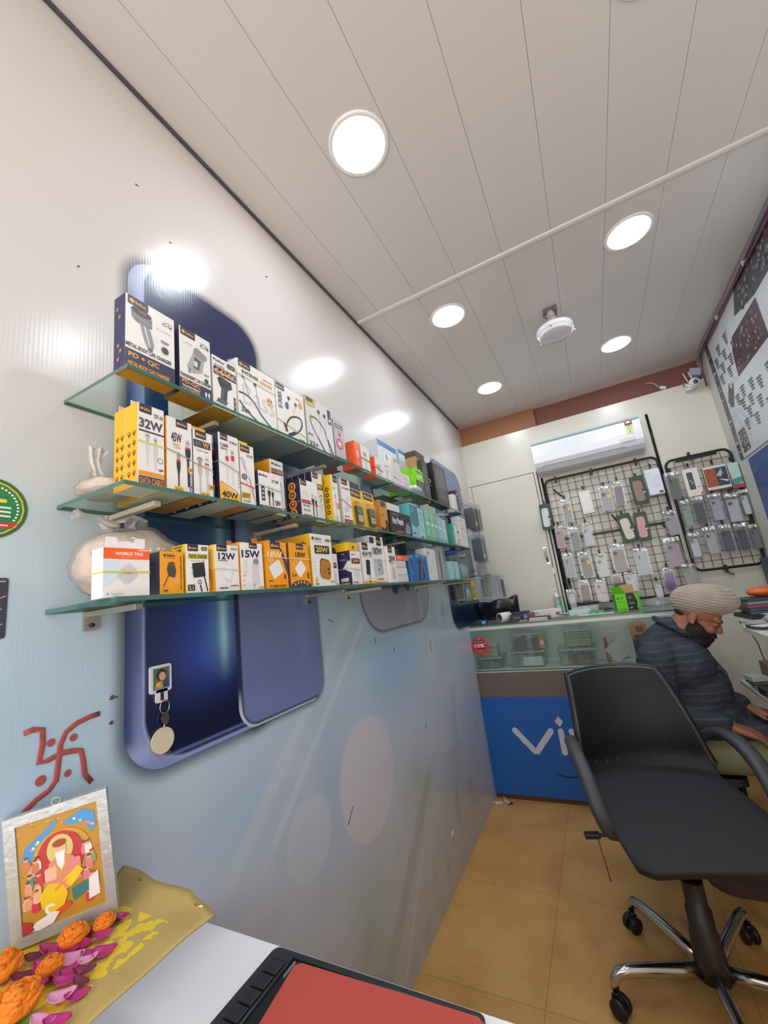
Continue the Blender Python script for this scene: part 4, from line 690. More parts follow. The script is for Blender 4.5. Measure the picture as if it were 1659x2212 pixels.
carton('charger_box', 'tallest white charger carton on the lowest shelf, marked 20W over an amber cube', 'B', .880, .980, .144, .06, side='#edb52a', draw=d_20, sdraw=lambda F: (F.text('V8', .4, .82, .7, .86, DG), F.line([(.3, .78), (.5, .74), (.75, .82)], .06, DG)), n=1)
carton('charger_box', 'white carton mostly hidden at the right edge of the 20W one', 'B', .984, 1.018, .094, .05, draw=lambda F: (F.rr(.0, .55, .8, .72, .01, '#26283c'), F.text('W', .1, .58, .7, .70, '#e0b43a'), F.rr(.3, .1, .7, .4, .1, '#cfcfd3'), F.rr(.4, .04, .9, .07, .01, '#c9a04a')), xf=.18)
def s_24(F): F.fill('#34345a'); F.text('V8', .35, .90, .6, .95, '#d9a24a'); F.text('TYPE-C', .2, .72, .75, .78, '#b98a8a'); F.poly([(.4, .5), (.8, .72), (1, .7), (1, .36)], '#e2dfe2'); F.rect(.1, .02, .8, .08, '#c98a4a'); F.rr(.2, .12, .75, .22, .02, '#e2dfe2')
def d_24(F): F.text('SoRoo', .12, .88, .5, .92, DG); F.rr(.1, .62, .9, .78, .02, '#26283c'); F.text('24W', .18, .65, .82, .76, '#e0a43a'); F.rr(.3, .18, .75, .50, .08, '#d6d6da', .8); F.text('FAST CHARGER', .1, .04, .6, .09, DG)
carton('charger_box', 'white carton marked 24W with a purple and white patterned side', 'B', 1.075, 1.138, .105, .05, side='#34345a', draw=d_24, sdraw=s_24, band=('#cfc8b8', .05, -.006), n=1)
carton('small_box', 'little bright yellow box resting on the 24W carton', 'B', 1.070, 1.128, .026, .06, front='#f0b91e', side='#f5cd2a', z=ZS['B']+.1062, draw=lambda F: F.circ(.5, .4, .1, '#4a3a1c'))
def d_45p(F): F.badge(.1, .6, .82, .985); F.text('45W PD', .08, .66, .92, .78, DG); F.rect(.15, .63, .85, .64, OR); F.rr(.3, .22, .64, .58, .05, '#2c2c30', -.1); F.line([(.46, .22), (.5, .04)], .03, '#2c2c30'); F.line([(.6, .24), (.62, .10)], .02, '#2c2c30'); F.rect(0, 0, 1, .07, '#eab32a'); F.circ(.5, .05, .06, DG)
carton('charger_box', 'white carton marked 45W PD with a black power brick pictured', 'B', 1.146, 1.225, .137, .05, draw=d_45p, side='#d2cfd0', n=1)
def d_100(F): F.badge(.50, .82, .80, .985); F.rr(.02, .84, .32, .97, .05, '#2e3050'); F.text('100W', .12, .60, .86, .76, '#3a3b44'); F.rr(.12, .16, .80, .52, .1, '#c3c6cc', .12); F.rr(.4, .18, .76, .5, .1, '#aeb2ba', .1); F.circ(.5, .3, .04, '#5a5d66'); F.circ(.62, .38, .04, '#5a5d66'); F.rr(.3, .07, .75, .11, .01, '#b8934a'); F.rect(.05, .015, .95, .04, '#d9922a')
carton('charger_box', 'tall white carton marked 100W standing behind the 45W PD one', 'B', 1.227, 1.332, .168, .06, draw=d_100, side='#cfcdd0', xf=.18, n=1, band=('#d9c9b8', .085, -.003))
carton('charger_box', 'white carton marked 28W right of the 100W one', 'B', 1.337, 1.405, .135, .05, draw=lambda F: (F.badge(.1, .6, .82, .985), F.text('28W', .08, .56, .9, .74, DG), F.rect(.2, .52, .8, .54, '#c98a3a'), F.rr(.35, .08, .75, .42, .1, '#bfc0c6'), F.line([(.45, .46), (.45, .56)], .05, '#77777c')), side='#dcd9da')
for i, (h, c) in enumerate(((.028, '#d3d0cf'), (.028, '#dcd9d8'), (.026, '#cfcccb'))):
    carton('small_box', 'blank white flat box, %s of the stack under the orange one' % ('bottom', 'middle', 'uppermost')[i], 'B', 1.412, 1.500-.004*i, h-.001, .05, front=c, z=ZS['B']+.0004+.0285*i)
carton('small_box', 'flat orange box lying on the blank white stack', 'B', 1.405, 1.53, .02, .06, front='#ee6a35', side='#f27a48', z=ZS['B']+.0842, draw=lambda F: F.text('OZAMED', .1, .3, .4, .7, '#fbe3d8'))
def d_bl(F): F.ring(.4, .72, .14, .05, '#22324a'); F.line([(.5, .7), (.7, .3), (.5, .1)], .05, '#1c2a40'); F.circ(.5, .3, .12, '#2a3d58'); F.circ(.5, .3, .07, '#7fb4d8'); F.rect(.1, .9, .6, .94, '#8fc0e8'); F.rect(0, 0, .14, 1, '#2f8a92')
for i, (y0, y1) in enumerate(((1.520, 1.592), (1.594, 1.663), (1.665, 1.733))):
    carton('earphone_box', ('left', 'middle', 'right')[i]+' one of three blue earphone cartons', 'B', y0, y1, (.11, .116, .112)[i], .05, front='#2f6fb8', side='#2a5f9e', draw=d_bl, group='blue earphone cartons')
t = thing('earphones', (.193, 1.63, ZS['B']+.0004), 'coiled black earphone cord with red line in front of the blue cartons', 'earphones'); mb = MB()
mb.tube([(.004, -.03, .003), (.004, -.01, .06), (.004, .0, .10), (.004, .012, .055), (.004, .03, .02), (.004, .01, .006)], .0018, BLACKP, 6); mb.build('cord', t)
mb = MB(); mb.tube([(.005, -.012, .003), (.005, .004, .05), (.005, .01, .095)], .0012, ink('#c8303a'), 6); mb.build('red_cord', t)
carton('cable_box', 'pale white carton tilted beside the blue earphone cartons', 'B', 1.737, 1.862, .150, .05, front='#d6d8da', side='#dfe1e2', rot=-.03, draw=lambda F: (F.line([(.2, .2), (.8, .8)], .03, '#b9bcc0'), F.rect(.1, .8, .4, .9, '#a9adb2')), xf=.185)
t = thing('case_pack', (.14, 1.90, ZS['B']+.0004), 'clear plastic case pack with black spine standing near the far end of the lowest shelf', 'case pack')
mb = MB(); mb.box((0, .01, 0), (.035, .10, .165), mat('case_grey', '#b9bbbf', .4, noise_amt=.15)); mb.box((.036, .04, .01), (.037, .06, .15), ink('#2e2f33')); mb.build('inner_card', t, .001)
mb = MB(); mb.prism(rrect(.12, .17, .008, 4, .055, .086), (-.006, 0, 0), (0, 1, 0), (0, 0, 1), .05, PLB); mb.build('clear_case', t)
def d_tb(F): F.poly([(.6, 0), (.7, .3), (.9, .45), (.75, .7), (1, .9), (1, 0)], '#5fa8b8'); F.circ(.8, .84, .1, '#e0843a'); F.text('Type-C', .12, .5, .3, .53, '#4a7a88')
for i, (y0, y1) in enumerate(((2.045, 2.125), (2.127, 2.165), (2.167, 2.20))):
    carton('small_box', ('left', 'middle', 'right')[i]+' pale aqua carton of three at the far end of the lowest shelf', 'B', y0, y1, .095, .05, front='#a3cfd6', side='#8cc0ca', draw=d_tb if i == 0 else None, group='pale aqua cartons')
jar('clear jar with a bright blue lid at the far end of the lowest shelf', 'B', 2.30, .11, .06, .168, CLR, mat('lid_blue', '#2f5fd0', .35, noise_amt=.05))
jar('clear tub with a milky lid, last item on the lowest shelf', 'B', 2.46, .12, .055, .15, CLR, mat('lid_milky', '#aebfc2', .4, noise_amt=.05))
t = thing('goggle_holder', (.10, 1.02, ZS['B']+.0955), 'dark goggle-like holder lying behind the 24W carton', 'holder'); mb = MB()
mb.box((-.04, -.0, 0), (.04, .05, .028), BLACKP); mb.lathe([(.0, .0), (.011, 0), (.011, .006), (0, .006)], mat('lens_dark', '#0c0d10', .1, noise_amt=.1), 16, Matrix.Translation((.041, .012, .014)) @ Matrix.Rotation(PI/2, 4, 'Y')); mb.lathe([(.0, .0), (.011, 0), (.011, .006), (0, .006)], MATS['lens_dark'], 16, Matrix.Translation((.041, .038, .014)) @ Matrix.Rotation(PI/2, 4, 'Y')); mb.build('holder_body', t, .004)

# ---- bags of puffed rice
PUFF = mat('puffed_rice', '#d6c6b6', .85, noise_amt=.22, scale=170, bump=1.0)
BAG = thin_glass('clear_bag', '#f6f4f2', 1.6, .13, '#e9e6e2', .16)
def puffbag(lb, loc, r, top, seed):
    t = thing('plastic_bag', loc, lb, 'bag')
    f1 = lambda d: 1+.10*noise.noise(d*2.3+Vector((seed, 0, 0)))+.012*noise.noise(d*30)
    mb = MB(); mb.ellipsoid((0, 0, r[2]*.92), (r[0]*.93, r[1]*.93, r[2]*.90), PUFF, None, 64, 40, f1); o = mb.build('puffed_rice', t); o['kind'] = 'stuff'
    f2 = lambda d: (1+.10*noise.noise(d*2.3+Vector((seed, 0, 0)))+.035*abs(noise.noise(d*7+Vector((3, seed, 0)))))
    mb = MB(); mb.ellipsoid((0, 0, r[2]*.96), (r[0], r[1], r[2]*.955), BAG, None, 56, 36, f2)
    mb.build('film', t)
    for pts, ws in top:
        # crumpled gathered neck of the bag: a wrinkled fan of film
        mb = MB(); n, m_ = 10, 14; P_ = [Vector(p) for p in pts]; vs = []
        for j in range(m_+1):
            q = j/m_*(len(P_)-1); i0 = min(int(q), len(P_)-2); f = q-i0; p = P_[i0].lerp(P_[i0+1], f); w = ws[i0]+(ws[i0+1]-ws[i0])*f; d = (P_[i0+1]-P_[i0]).normalized(); sd = Vector((.3, d.z, -d.y)).normalized(); up = d.cross(sd)
            for i in range(n+1):
                a = i/n*2-1; vs.append(p+sd*w*a*.8+up*(.35*w*math.sin(a*7+j*.35+seed)+.4*w*noise.noise(Vector((a*2, j*.5, seed)))))
        mb.add(vs, [(j*(n+1)+i, j*(n+1)+i+1, (j+1)*(n+1)+i+1, (j+1)*(n+1)+i) for j in range(m_) for i in range(n)], thin_glass('bag_neck', '#f4f3f2', 1.8, .30, '#eceae8', .14), True)
        o = mb.build('tied_neck', t); o.modifiers.new('t', 'SOLIDIFY').thickness = .0006
puffbag('big clear bag of puffed rice behind the WORLD TAG carton', (.083, .468, ZS['B']+.0005), (.075, .100, .072), [(((.0, -.03, .13), (.0, -.055, .145), (.0, -.085, .150), (0, -.10, .155)), (.02, .008, .007, .014)), (((.0, -.01, .138), (.0, .0, .15), (0, .01, .152), (0, .03, .146)), (.03, .02, .014, .01))], 1.0)
puffbag('small clear bag of puffed rice left of the first 32W carton', (.075, .425, ZS['M']+.0005), (.055, .048, .022), [(((0, -.015, .035), (0, -.018, .055), (0, -.02, .075), (0, -.016, .10)), (.022, .010, .012, .022))], 5.0)
# ================================================================== AIR CONDITIONER
def arcpts(pts): return pts
ACW = mat('ac_white', '#e6e7ec', .22, noise_amt=.01, coat=.3)
t = thing('air_conditioner', (.60, 3.498, 2.135), 'white split air conditioner mounted high on the laminate partition', 'air conditioner')
prof = [(0, 0), (-.08, 0), (-.125, .012), (-.155, .04), (-.172, .075), (-.178, .13), (-.175, .2), (-.165, .238), (-.14, .252), (0, .252)]
mb = MB(); mb.prism(prof, (0, 0, 0), (0, 1, 0), (0, 0, 1), .752, ACW); mb.build('body', t, .004, 3)
mb = MB(); mb.prism([(-.083, -.001), (-.127, .010), (-.157, .038), (-.160, .041), (-.1285, .0085), (-.084, -.004)], (.06, -.001, 0), (0, 1, 0), (0, 0, 1), .56, ACW); mb.build('louver', t)
mb = MB(); DKG = ink('#3b3d44')
for a, b in (((.055, -.0805, -.003), (.055, -.162, .042)), ((.622, -.0805, -.003), (.622, -.162, .042)), ((.055, -.162, .042), (.622, -.162, .042))): mb.tube([a, b], .0013, DKG, 5)
mb.build('vent_gap', t)
mb = MB(); mb.prism([(-.1765, .228), (-.168, .243), (-.1655, .243), (-.174, .228)], (.001, -.001, 0), (0, 1, 0), (0, 0, 1), .75, mat('ac_teal_strip', '#8fb3bd', .2, noise_amt=.05)); mb.build('top_strip', t)
F = Face((.648, -.1790, .125), (1, 0, 0), (0, 0, 1), .062, .10); F.rr(.12, .0, .88, .6, .03, '#d6dd9a'); F.circ(.5, .82, .42, '#b9503c'); F.rect(.08, .62, .92, .80, '#e6e7ec'); F.circ(.5, .84, .2, '#e6e7ec'); F.rr(.1, .64, .9, .8, .1, '#55565c'); F.rect(.25, .46, .75, .5, '#8a8f5a'); F.rect(.25, .34, .75, .37, '#8a8f5a'); F.text('5', .42, .08, .58, .26, '#55603a'); F.mb.build('energy_sticker', t)
mb = MB(); mb.box((.60, -.176, .075), (.70, -.174, .10), mat('ac_grey', '#cfd0d6', .3, noise_amt=.02)); mb.build('display_panel', t)

# ================================================================== WIRE RACKS
def rack(lb, x0, x1, z0, z1, nx, nz, midz, posts, clips, y=3.462):
    t = thing('wire_rack', (x0, y, z0), lb, 'display rack'); w, h = x1-x0, z1-z0
    mb = MB(); pts = [(a+w/2, 0, b+h/2) for a, b in rrect(w, h, .045, 6)]; mb.tube(pts, .0085, BLACKM, 10, closed=True); mb.build('frame', t)
    mb = MB()
    for i in range(1, nx): mb.tube([(w*i/nx, .004, .01), (w*i/nx, .004, h-.01)], .0018, BLACKM, 5)
    for i in range(1, nz): mb.tube([(.01, .0, h*i/nz), (w-.01, .0, h*i/nz)], .0018, BLACKM, 5)
    o = mb.build('wire_mesh', t)
    if midz: mb = MB(); mb.box((.01, -.008, midz-z0-.009), (w-.01, .006, midz-z0+.009), BLACKM); mb.build('cross_bar', t, .002)
    for a, b, c in posts:
        mb = MB(); mb.tube([(a-x0, .022, b-z0), (a-x0, .022, c-z0)], .009, BLACKM, 10); mb.build('post', t)
    for a, b in clips:
        mb = MB(); mb.box((a-x0-.007, -.014, b-z0-.03), (a-x0+.007, .026, b-z0+.02), BLACKM); mb.build('clip', t, .002)
    return t
r1 = rack('left black wire rack under the air conditioner', .632, 1.412, 1.10, 2.085, 14, 17, 1.60, [(1.425, 1.95, 2.42), (.618, 1.05, 2.12), (.655, 1.06, 1.45)], [(.72, 2.085), (.98, 2.085), (1.28, 2.085)])
r2 = rack('right black wire rack beside the right wall', 1.452, 1.825, 1.24, 2.03, 7, 14, None, [], [(1.60, 2.04), (1.62, 1.24)])
mb = MB(); mb.box((.06, -.016, .765), (.30, .0, .785), BLACKM); mb.build('hanging_rail', r2, .002)
mb = MB(); mb.tube([(.15, -.0, -.01), (.20, -.0, -.05)], .005, mat('peg_orange', '#a06a50', .5, noise_amt=.1), 8); mb.build('peg', r2)
for x, z, dx in ((.69, 2.0, .05), (1.045, 1.72, .03), (1.335, 1.60, .03), (1.395, 1.5, -.01)):
    mb = MB(); mb.tube([(x-.632, -.012, z-1.10), (x-.632+dx, -.02, z-1.10-.07)], .0055, BLACKM, 8); mb.build('empty_hook', r1)

PC = thin_glass('case_plastic', '#f2f4f5', 1.7, .035, '#dfe3e6', .1)
FOIL = mat('foil_header', '#c9cbd0', .22, .55, noise_amt=.35, scale=60, bump=.8)
def cam_bump(mb, cx, cz, s, y, m, lens, kind=0):
    if kind == 0: mb.prism(rrect(s, s*1.05, s*.25, 3, cx, cz), (0, y, 0), (1, 0, 0), (0, 0, 1), .003, m); pos = ((-.2, .22), (-.2, -.22), (.22, 0))
    elif kind == 1: pos = ((0, .75), (0, 0), (0, -.75))
    elif kind == 2: pos = ((-.25, .25), (.25, -.25))
    else: mb.prism(rrect(s*.5, s, s*.2, 3, cx, cz), (0, y, 0), (1, 0, 0), (0, 0, 1), .003, m); pos = ((0, .25), (0, -.25))
    for a, b in pos: mb.prism(circle(cx+a*s, cz+b*s, s*.17, 12), (0, y-(.003 if kind in (0, 3) else -.0006), 0), (1, 0, 0), (0, 0, 1), .0015, lens)
LENS = mat('lens_black', '#202126', .1, noise_amt=.1)
def hang(x, z, w, h, style, body, lb, tilt=0, ck=0, y=3.415, extra=None, name='phone_case', cat='phone case', group='phone cases on the wire racks', bagged=True):
    # x, z: centre of the pack
    t = thing(name, (x, y, z+h/2), lb, cat, group); t.rotation_euler = (0, tilt, 0)
    pw, phh = w*.72, h*.70; z0 = -h*.60
    if style == 'case':
        mb = MB(); m = mat('case_'+body.strip('#'), body, .35, noise_amt=.12, scale=40); mb.prism(rrect(pw, phh, .012, 4, 0, z0), (0, .004, 0), (1, 0, 0), (0, 0, 1), .009, m); o = mb.build('case_shell', t, .0015)
        mb = MB(); light = sum(C(body)[:3]) > .9
        cam_bump(mb, -pw*.22, z0+phh*.34, pw*.42, -.0055, mat('bump_'+('l' if light else 'd'), '#9a9da6' if light else '#33353d', .3, noise_amt=.05), LENS, ck); mb.build('camera_cutout', o)
    elif style == 'outline':
        mb = MB(); m = mat('case_'+body.strip('#'), body, .35, noise_amt=.12, scale=40)
        pts = [(a, 0, b) for a, b in rrect(pw, phh, .013, 5, 0, z0)]; mb.tube(pts, .0028, m, 8, closed=True); o = mb.build('case_shell', t)
        mb = MB(); mb.prism(rrect(pw-.004, phh-.004, .012, 4, 0, z0), (0, .003, 0), (1, 0, 0), (0, 0, 1), .002, mat('card_pale', '#d3d6dc', .5, noise_amt=.06)); mb.build('insert_card', t)
        mb = MB(); cam_bump(mb, -pw*.22, z0+phh*.36, pw*.36, -.002, mat('bump_l', '#9a9da6', .3, noise_amt=.05), LENS, ck); mb.build('camera_cutout', o)
    elif style == 'frame':
        G = mat('pack_'+body.strip('#'), body, .5, noise_amt=.08); mb = MB()
        mb.prism(rrect(w, h*.96, .008, 3, 0, -h*.5), (0, .006, 0), (1, 0, 0), (0, 0, 1), .012, G); mb.build('card_frame', t, .001)
        wc = extra or '#cfc6ba'; mb = MB(); cx = -.003; pts = rrect(w*.62, h*.70, .018, 5, cx, -h*.52); mb.prism(pts, (0, -.0065, 0), (1, 0, 0), (0, 0, 1), .002, mat('win_'+wc.strip('#'), wc, .2, noise_amt=.08)); o = mb.build('window', t)
        mb = MB(); mb.box((w*.18, -.0105, -h*.58), (w*.38, -.008, -h*.47), mat('clasp_dark', '#33393a', .4, noise_amt=.1)); mb.box((w*.2, -.011, -h*.61), (w*.4, -.0095, -h*.57), ink('#c9c9c6')); mb.build('clasp', t)
        if ck: mb = MB(); cam_bump(mb, -w*.17, -h*.26, w*.16, -.0088, G, LENS, 2); mb.build('camera_cutout', o)
        bagged = False
    elif style == 'box':
        mb = MB(); m = mat('box_'+body.strip('#'), body, .4, noise_amt=.03); mb.box((-w/2, -.014, -h*.96), (w/2, .012, -.02), m); mb.build('carton', t, .001)
        F = Face((-w/2, -.014, -h*.96), (1, 0, 0), (0, 0, 1), w, h*.96-.02)
        if extra: extra(F)
        F.mb.build('front_print', t); bagged = False
    if bagged:
        mb = MB(); mb.prism(rrect(w, h*.9, .006, 3, 0, -h*.52), (0, .009, 0), (1, 0, 0), (0, 0, 1), .019, PC); mb.build('plastic_bag', t)
        mb = MB(); rnd = random.Random(int((x+z)*1000)); n = 7
        for row in range(2):
            pass
        vs = []; hh = h*.12
        for j in range(3):
            for i in range(n+1): vs.append((-w*.46+w*.92*i/n, -.010-.006*rnd.random(), -h*.05-hh*j/2+.003*rnd.random()))
        mb.add(vs, [(j*(n+1)+i, (j+1)*(n+1)+i, (j+1)*(n+1)+i+1, j*(n+1)+i+1) for j in range(2) for i in range(n)], FOIL)
        o = mb.build('foil_header', t); o.modifiers.new('t', 'SOLIDIFY').thickness = .0008
        if isinstance(extra, str): mb = MB(); mb.box((w*.12, -.0112, -h*.52), (w*.34, -.0104, -h*.38), ink(extra)); mb.build('sticker', t)
    mb = MB(); mb.box((-.007, .0, -.008), (.007, .004, .022), BLACKP); mb.tube([(0, -.016, .012), (0, .0, .016), (0, .035, .018)], .0018, BLACKM, 6); mb.build('hook', t)
    return t
def p_ip(F): F.rr(.1, .08, .9, .92, .06, '#c9c7c4'); F.rr(.12, .09, .88, .91, .06, '#e6e3df'); F.text('slim', .4, .45, .6, .48, '#bdbab6')
def p_doc(F):
    F.text('Specs', .12, .82, .4, .86, '#8a8fa6')
    for b in (.3, .36, .42, .48, .54, .6, .66, .72): F.rect(.12, b, .86, b+.008, '#b4b8ca')
    F.rect(.66, .04, .92, .12, '#3b3d48'); F.ring(.7, .7, .14, .006, '#b4b8ca')
def p_wb(F): F.rr(.22, .24, .6, .86, .02, '#454547'); F.circ(.38, .55, .06, '#b9b9bc'); F.circ(.47, .48, .06, '#c9c9cc'); F.line([(.3, .62), (.5, .40)], .03, '#9a9a9e'); F.poly([(.78, .03), (.97, .03), (.97, .16)], '#c9303a'); F.rect(.7, .3, .9, .32, '#55555a')
def p_fold(F):
    F.fill('#d9d2ca'); F.rect(.03, .12, .52, .9, '#9c5238'); F.rect(.5, .12, .97, .9, '#2f3a5a'); F.poly([(.55, .6), (.75, .85), (.8, .62)], '#8fb0d8'); F.poly([(.52, .55), (.7, .5), (.75, .62), (.56, .66)], '#e0b46a'); F.poly([(.55, .42), (.9, .25), (.95, .32)], '#dfe3ea'); F.rect(.2, .7, .25, .86, '#7a4632')
def p_teal(F): F.fill('#b3cfc9'); F.poly([(0, .12), (1, .2), (1, .42), (0, .35)], '#3f8f96'); F.rect(0, 0, 1, .15, '#a5484a'); F.line([(.3, .5), (.6, .7), (.8, .55)], .03, '#8fb0aa'); F.rect(0, .3, .1, .6, '#d98a8a')
hang(.601, 1.79, .082, .215, 'frame', '#2f4b3c', 'dark green framed pack with a white phone picture, at the rack corner by the door', .04, 1, extra='#c9ced6')
hang(.753, 1.81, .075, .20, 'case', '#77777f', 'grey clear phone case pack with two yellow stickers', .0, 0, extra='#e0cf2f')
hang(.896, 1.85, .078, .205, 'box', '#e2dfda', 'blank white phone box outline carton on the left rack top row', -.02, extra=p_ip)
hang(1.035, 1.845, .085, .205, 'case', '#8a8792', 'grey crinkled phone case pack left of the black emblem case', .0, 0, extra='#e0cf2f')
hang(1.127, 1.865, .072, .20, 'case', '#24262e', 'black phone case with a grey emblem, top row of the left rack', .05, 1)
hang(1.250, 1.855, .093, .215, 'frame', '#2b4a3a', 'green framed pack with a brown case window and a bright glare spot', 0, 0, extra='#8a6a5f')
hang(1.352, 1.90, .092, .215, 'box', '#dfe0ea', 'white specification card pack at the upper right corner of the left rack', .0, extra=p_doc)
hang(.668, 1.62, .062, .19, 'case', '#9b5a6c', 'dusty pink phone case, leftmost in the second row', .03, 0)
hang(.764, 1.587, .078, .20, 'case', '#3f4660', 'navy phone case pack with a small gold tag, second row', .0, 0)
hang(.858, 1.603, .066, .19, 'case', '#b9bcc8', 'white and silver ringed phone case with big camera square', .0, 0)
hang(1.106, 1.60, .092, .22, 'frame', '#2b4a3a', 'tilted green framed pack with a blank cream window', -.12, 0, extra='#cdc3b4')
hang(1.212, 1.593, .082, .215, 'frame', '#35503f', 'green framed pack with a pink case beside the tilted blank one', .03, 0, y=3.385, extra='#c98a94')
hang(1.386, 1.587, .082, .19, 'case', '#a39aa8', 'lavender grey phone case with a ring, right end of the second row', -.02, 0)
hang(.686, 1.395, .076, .20, 'case', '#8b8d98', 'grey film-wrapped phone case at the left of the third row', .0, 3)
hang(.80, 1.386, .088, .21, 'case', '#4d5a5e', 'checkered dark phone case in a blue pack with a yellow square tag', .0, 0, extra='#e8cf2a')
hang(.905, 1.362, .078, .185, 'case', '#cfcfd2', 'plain white phone case in a clear bag, third row', .0, 0)
hang(1.023, 1.403, .10, .22, 'case', '#7d6a70', 'mauve phone case with silver crinkled header, third row', .0, 0)
hang(1.16, 1.353, .09, .205, 'case', '#9fb4c4', 'pale blue phone case with small square, third row of the left rack', .0, 3)
hang(1.354, 1.389, .10, .215, 'case', '#b39aa4', 'glittery pink silver phone case pack between the two racks', -.03, 0)
hang(.756, 1.19, .08, .185, 'case', '#33343f', 'black phone case with a brown bear face, fourth row', .03, 3)
hang(.861, 1.185, .074, .185, 'case', '#d3ccc9', 'white phone case with a red skull mark, fourth row', .0, 0)
hang(.975, 1.237, .07, .12, 'case', '#55565c', 'small dark rounded case peeking above the green carton', .0, 2)
hang(1.062, 1.223, .078, .15, 'outline', '#c9cbd0', 'white outlined phone case above the kraft box flap', .0, 0)
hang(1.211, 1.15, .055, .125, 'case', '#d9dade', 'bare white phone back hanging low right of the green box', .0, 2, bagged=False)
hang(1.291, 1.21, .07, .175, 'case', '#7a5a96', 'purple and blue bundle of bagged cases under the glittery pack', .0, 1)
hang(1.409, 1.224, .085, .16, 'case', '#a9aca6', 'grey-green empty clear bag above the turban', .0, 2)
hang(.657, 1.15, .068, .15, 'outline', '#3b3d44', 'black outlined clear case low beside the hand sanitiser', .0, 2)
G2 = 'phone cases on the wire racks'
hang(1.460, 1.84, .082, .215, 'case', '#4a5a55', 'grey-green pack at the upper left of the right rack', .0, 3)
hang(1.566, 1.842, .088, .225, 'box', '#dddbd6', 'white box with a black case picture and red corner, right rack', .0, extra=p_wb)
hang(1.70, 1.845, .13, .19, 'box', '#8a7a70', 'widest pack on the right rack, showing a brown folding case', .0, extra=p_fold)
hang(1.80, 1.835, .056, .20, 'box', '#a9bdb8', 'teal banded pack at the upper right of the right rack', .0, extra=p_teal)
hang(1.487, 1.635, .055, .20, 'case', '#8fa39a', 'pale green clear case, left of the second row on the right rack', .0, 0)
hang(1.56, 1.639, .075, .205, 'case', '#33363f', 'black phone case with three white rings', .0, 1)
hang(1.655, 1.645, .075, .20, 'case', '#b0aebb', 'lilac grey phone case right of the three-ring one', .0, 0)
hang(1.745, 1.62, .085, .21, 'case', '#c3c5cc', 'bright white phone case in a clear bag, second row of the right rack', .03, 0)
hang(1.808, 1.643, .05, .18, 'outline', '#8a97a3', 'bluish outlined case hanging nearest the right wall', .0, 0)
hang(1.482, 1.414, .072, .185, 'outline', '#5f646c', 'pale case with a grey border, lower left of the right rack', .0, 0)
hang(1.575, 1.43, .075, .20, 'case', '#b9b9b4', 'cream white case under a foil header, lower row of the right rack', .0, 0)
hang(1.66, 1.429, .072, .20, 'case', '#39404e', 'dark blue-grey case with dots at its foot', .0, 0)
hang(1.74, 1.424, .066, .195, 'case', '#2d3440', 'very dark case in the lower row, next to last', .0, 3)
hang(1.802, 1.416, .05, .17, 'case', '#6f6a74', 'reddish grey case, last in the lower row by the right wall', .0, 3)

# left corner peg bar with packs hanging edge-on
t = thing('peg_board', (0, 2.75, 1.25), 'narrow peg strip with long wire hooks in the left corner', 'hook rack')
mb = MB(); mb.box((.001, .02, -.02), (.01, .05, .80), BLACKM); mb.build('rail', t)
for i, (yy, zz) in enumerate(((.0, .76), (.03, .745), (.06, .73), (.12, .70), (.17, .69), (.22, .685), (.26, .68), (.35, .44), (.36, .20))):
    mb = MB(); mb.tube([(.004, yy, zz), (.07, yy, zz), (.095, yy, zz), (.105, yy, zz+.006), (.106, yy, zz+.022)], .0022, ALU, 6); mb.tube([(.004, yy, zz-.012), (.07, yy, zz-.012), (.07, yy, zz)], .0018, ALU, 6); mb.build('wire_hook', t)
def edgepack(x, y, z, w, h, col, lb, stick=None, d=.012):
    t = thing('phone_case', (x, y, z), lb, 'phone case', 'packs on the corner peg strip')
    mb = MB(); m = mat('case_'+col.strip('#'), col, .35, noise_amt=.15, scale=40); mb.prism(rrect(w*.8, h*.76, .010, 3, 0, -h*.55), (0, d/2, 0), (1, 0, 0), (0, 0, 1), d, m); mb.build('case_shell', t, .001)
    mb = MB(); mb.prism(rrect(w, h, .006, 3, 0, -h*.5), (0, d*.8, 0), (1, 0, 0), (0, 0, 1), d*1.6, PC); mb.build('plastic_bag', t)
    if x > .16: mb = MB(); mb.tube([(0, .0, -.004), (0, .0, .02), (-x+.002, 0, .02)], .002, ALU, 6); mb.build('hook', t)
    if stick: mb = MB(); mb.box((.0, -d*.85, -h*.8), (w*.3, -d*.82, -h*.66), ink(stick)); mb.build('sticker', t)
for i, (y, z, h, c, lb, s_) in enumerate(((2.93, 1.93, .20, '#55555b', 'black edge-on case, nearest pack on the upper corner hooks', None), (2.99, 1.93, .205, '#6d6a66', 'dark grey case with a yellow tag on the upper corner hooks', '#e0cf2f'), (3.04, 1.925, .20, '#a59382', 'tan case behind the dark grey one, upper corner hooks', None), (3.09, 1.92, .20, '#b5a79a', 'pale beige case farthest back on the upper corner hooks', None),
        (2.95, 1.70, .21, '#525c74', 'blue grey case with a white camera ring, middle corner hooks', None), (3.02, 1.70, .22, '#8f939c', 'silver case with a yellow sticker, middle corner hooks', '#e3d02c'), (3.08, 1.69, .20, '#5c6478', 'slate case farthest back on the middle corner hooks', None),
        (2.98, 1.49, .10, '#b4b2a6', 'crumpled clear pack with beads between the corner hook rows', None), (3.02, 1.41, .18, '#8fa08f', 'greenish clear case pack on the lower corner hooks', None), (3.08, 1.41, .18, '#5f6672', 'grey case with dots on the lower corner hooks', None))):
    edgepack(.115+.012*(i % 3), y, z, .085, h, c, lb, s_)
for i in range(3): edgepack(.165+.016*i, 3.16+.03*i, 1.385, .045, .175, ('#c9cbd0', '#a9abb0', '#3b3d44')[i], ('white rimmed case left of three leaning ones', 'grey rimmed case in the middle of three leaning ones', 'black rimmed case right of three leaning ones')[i]+' above the black bag')
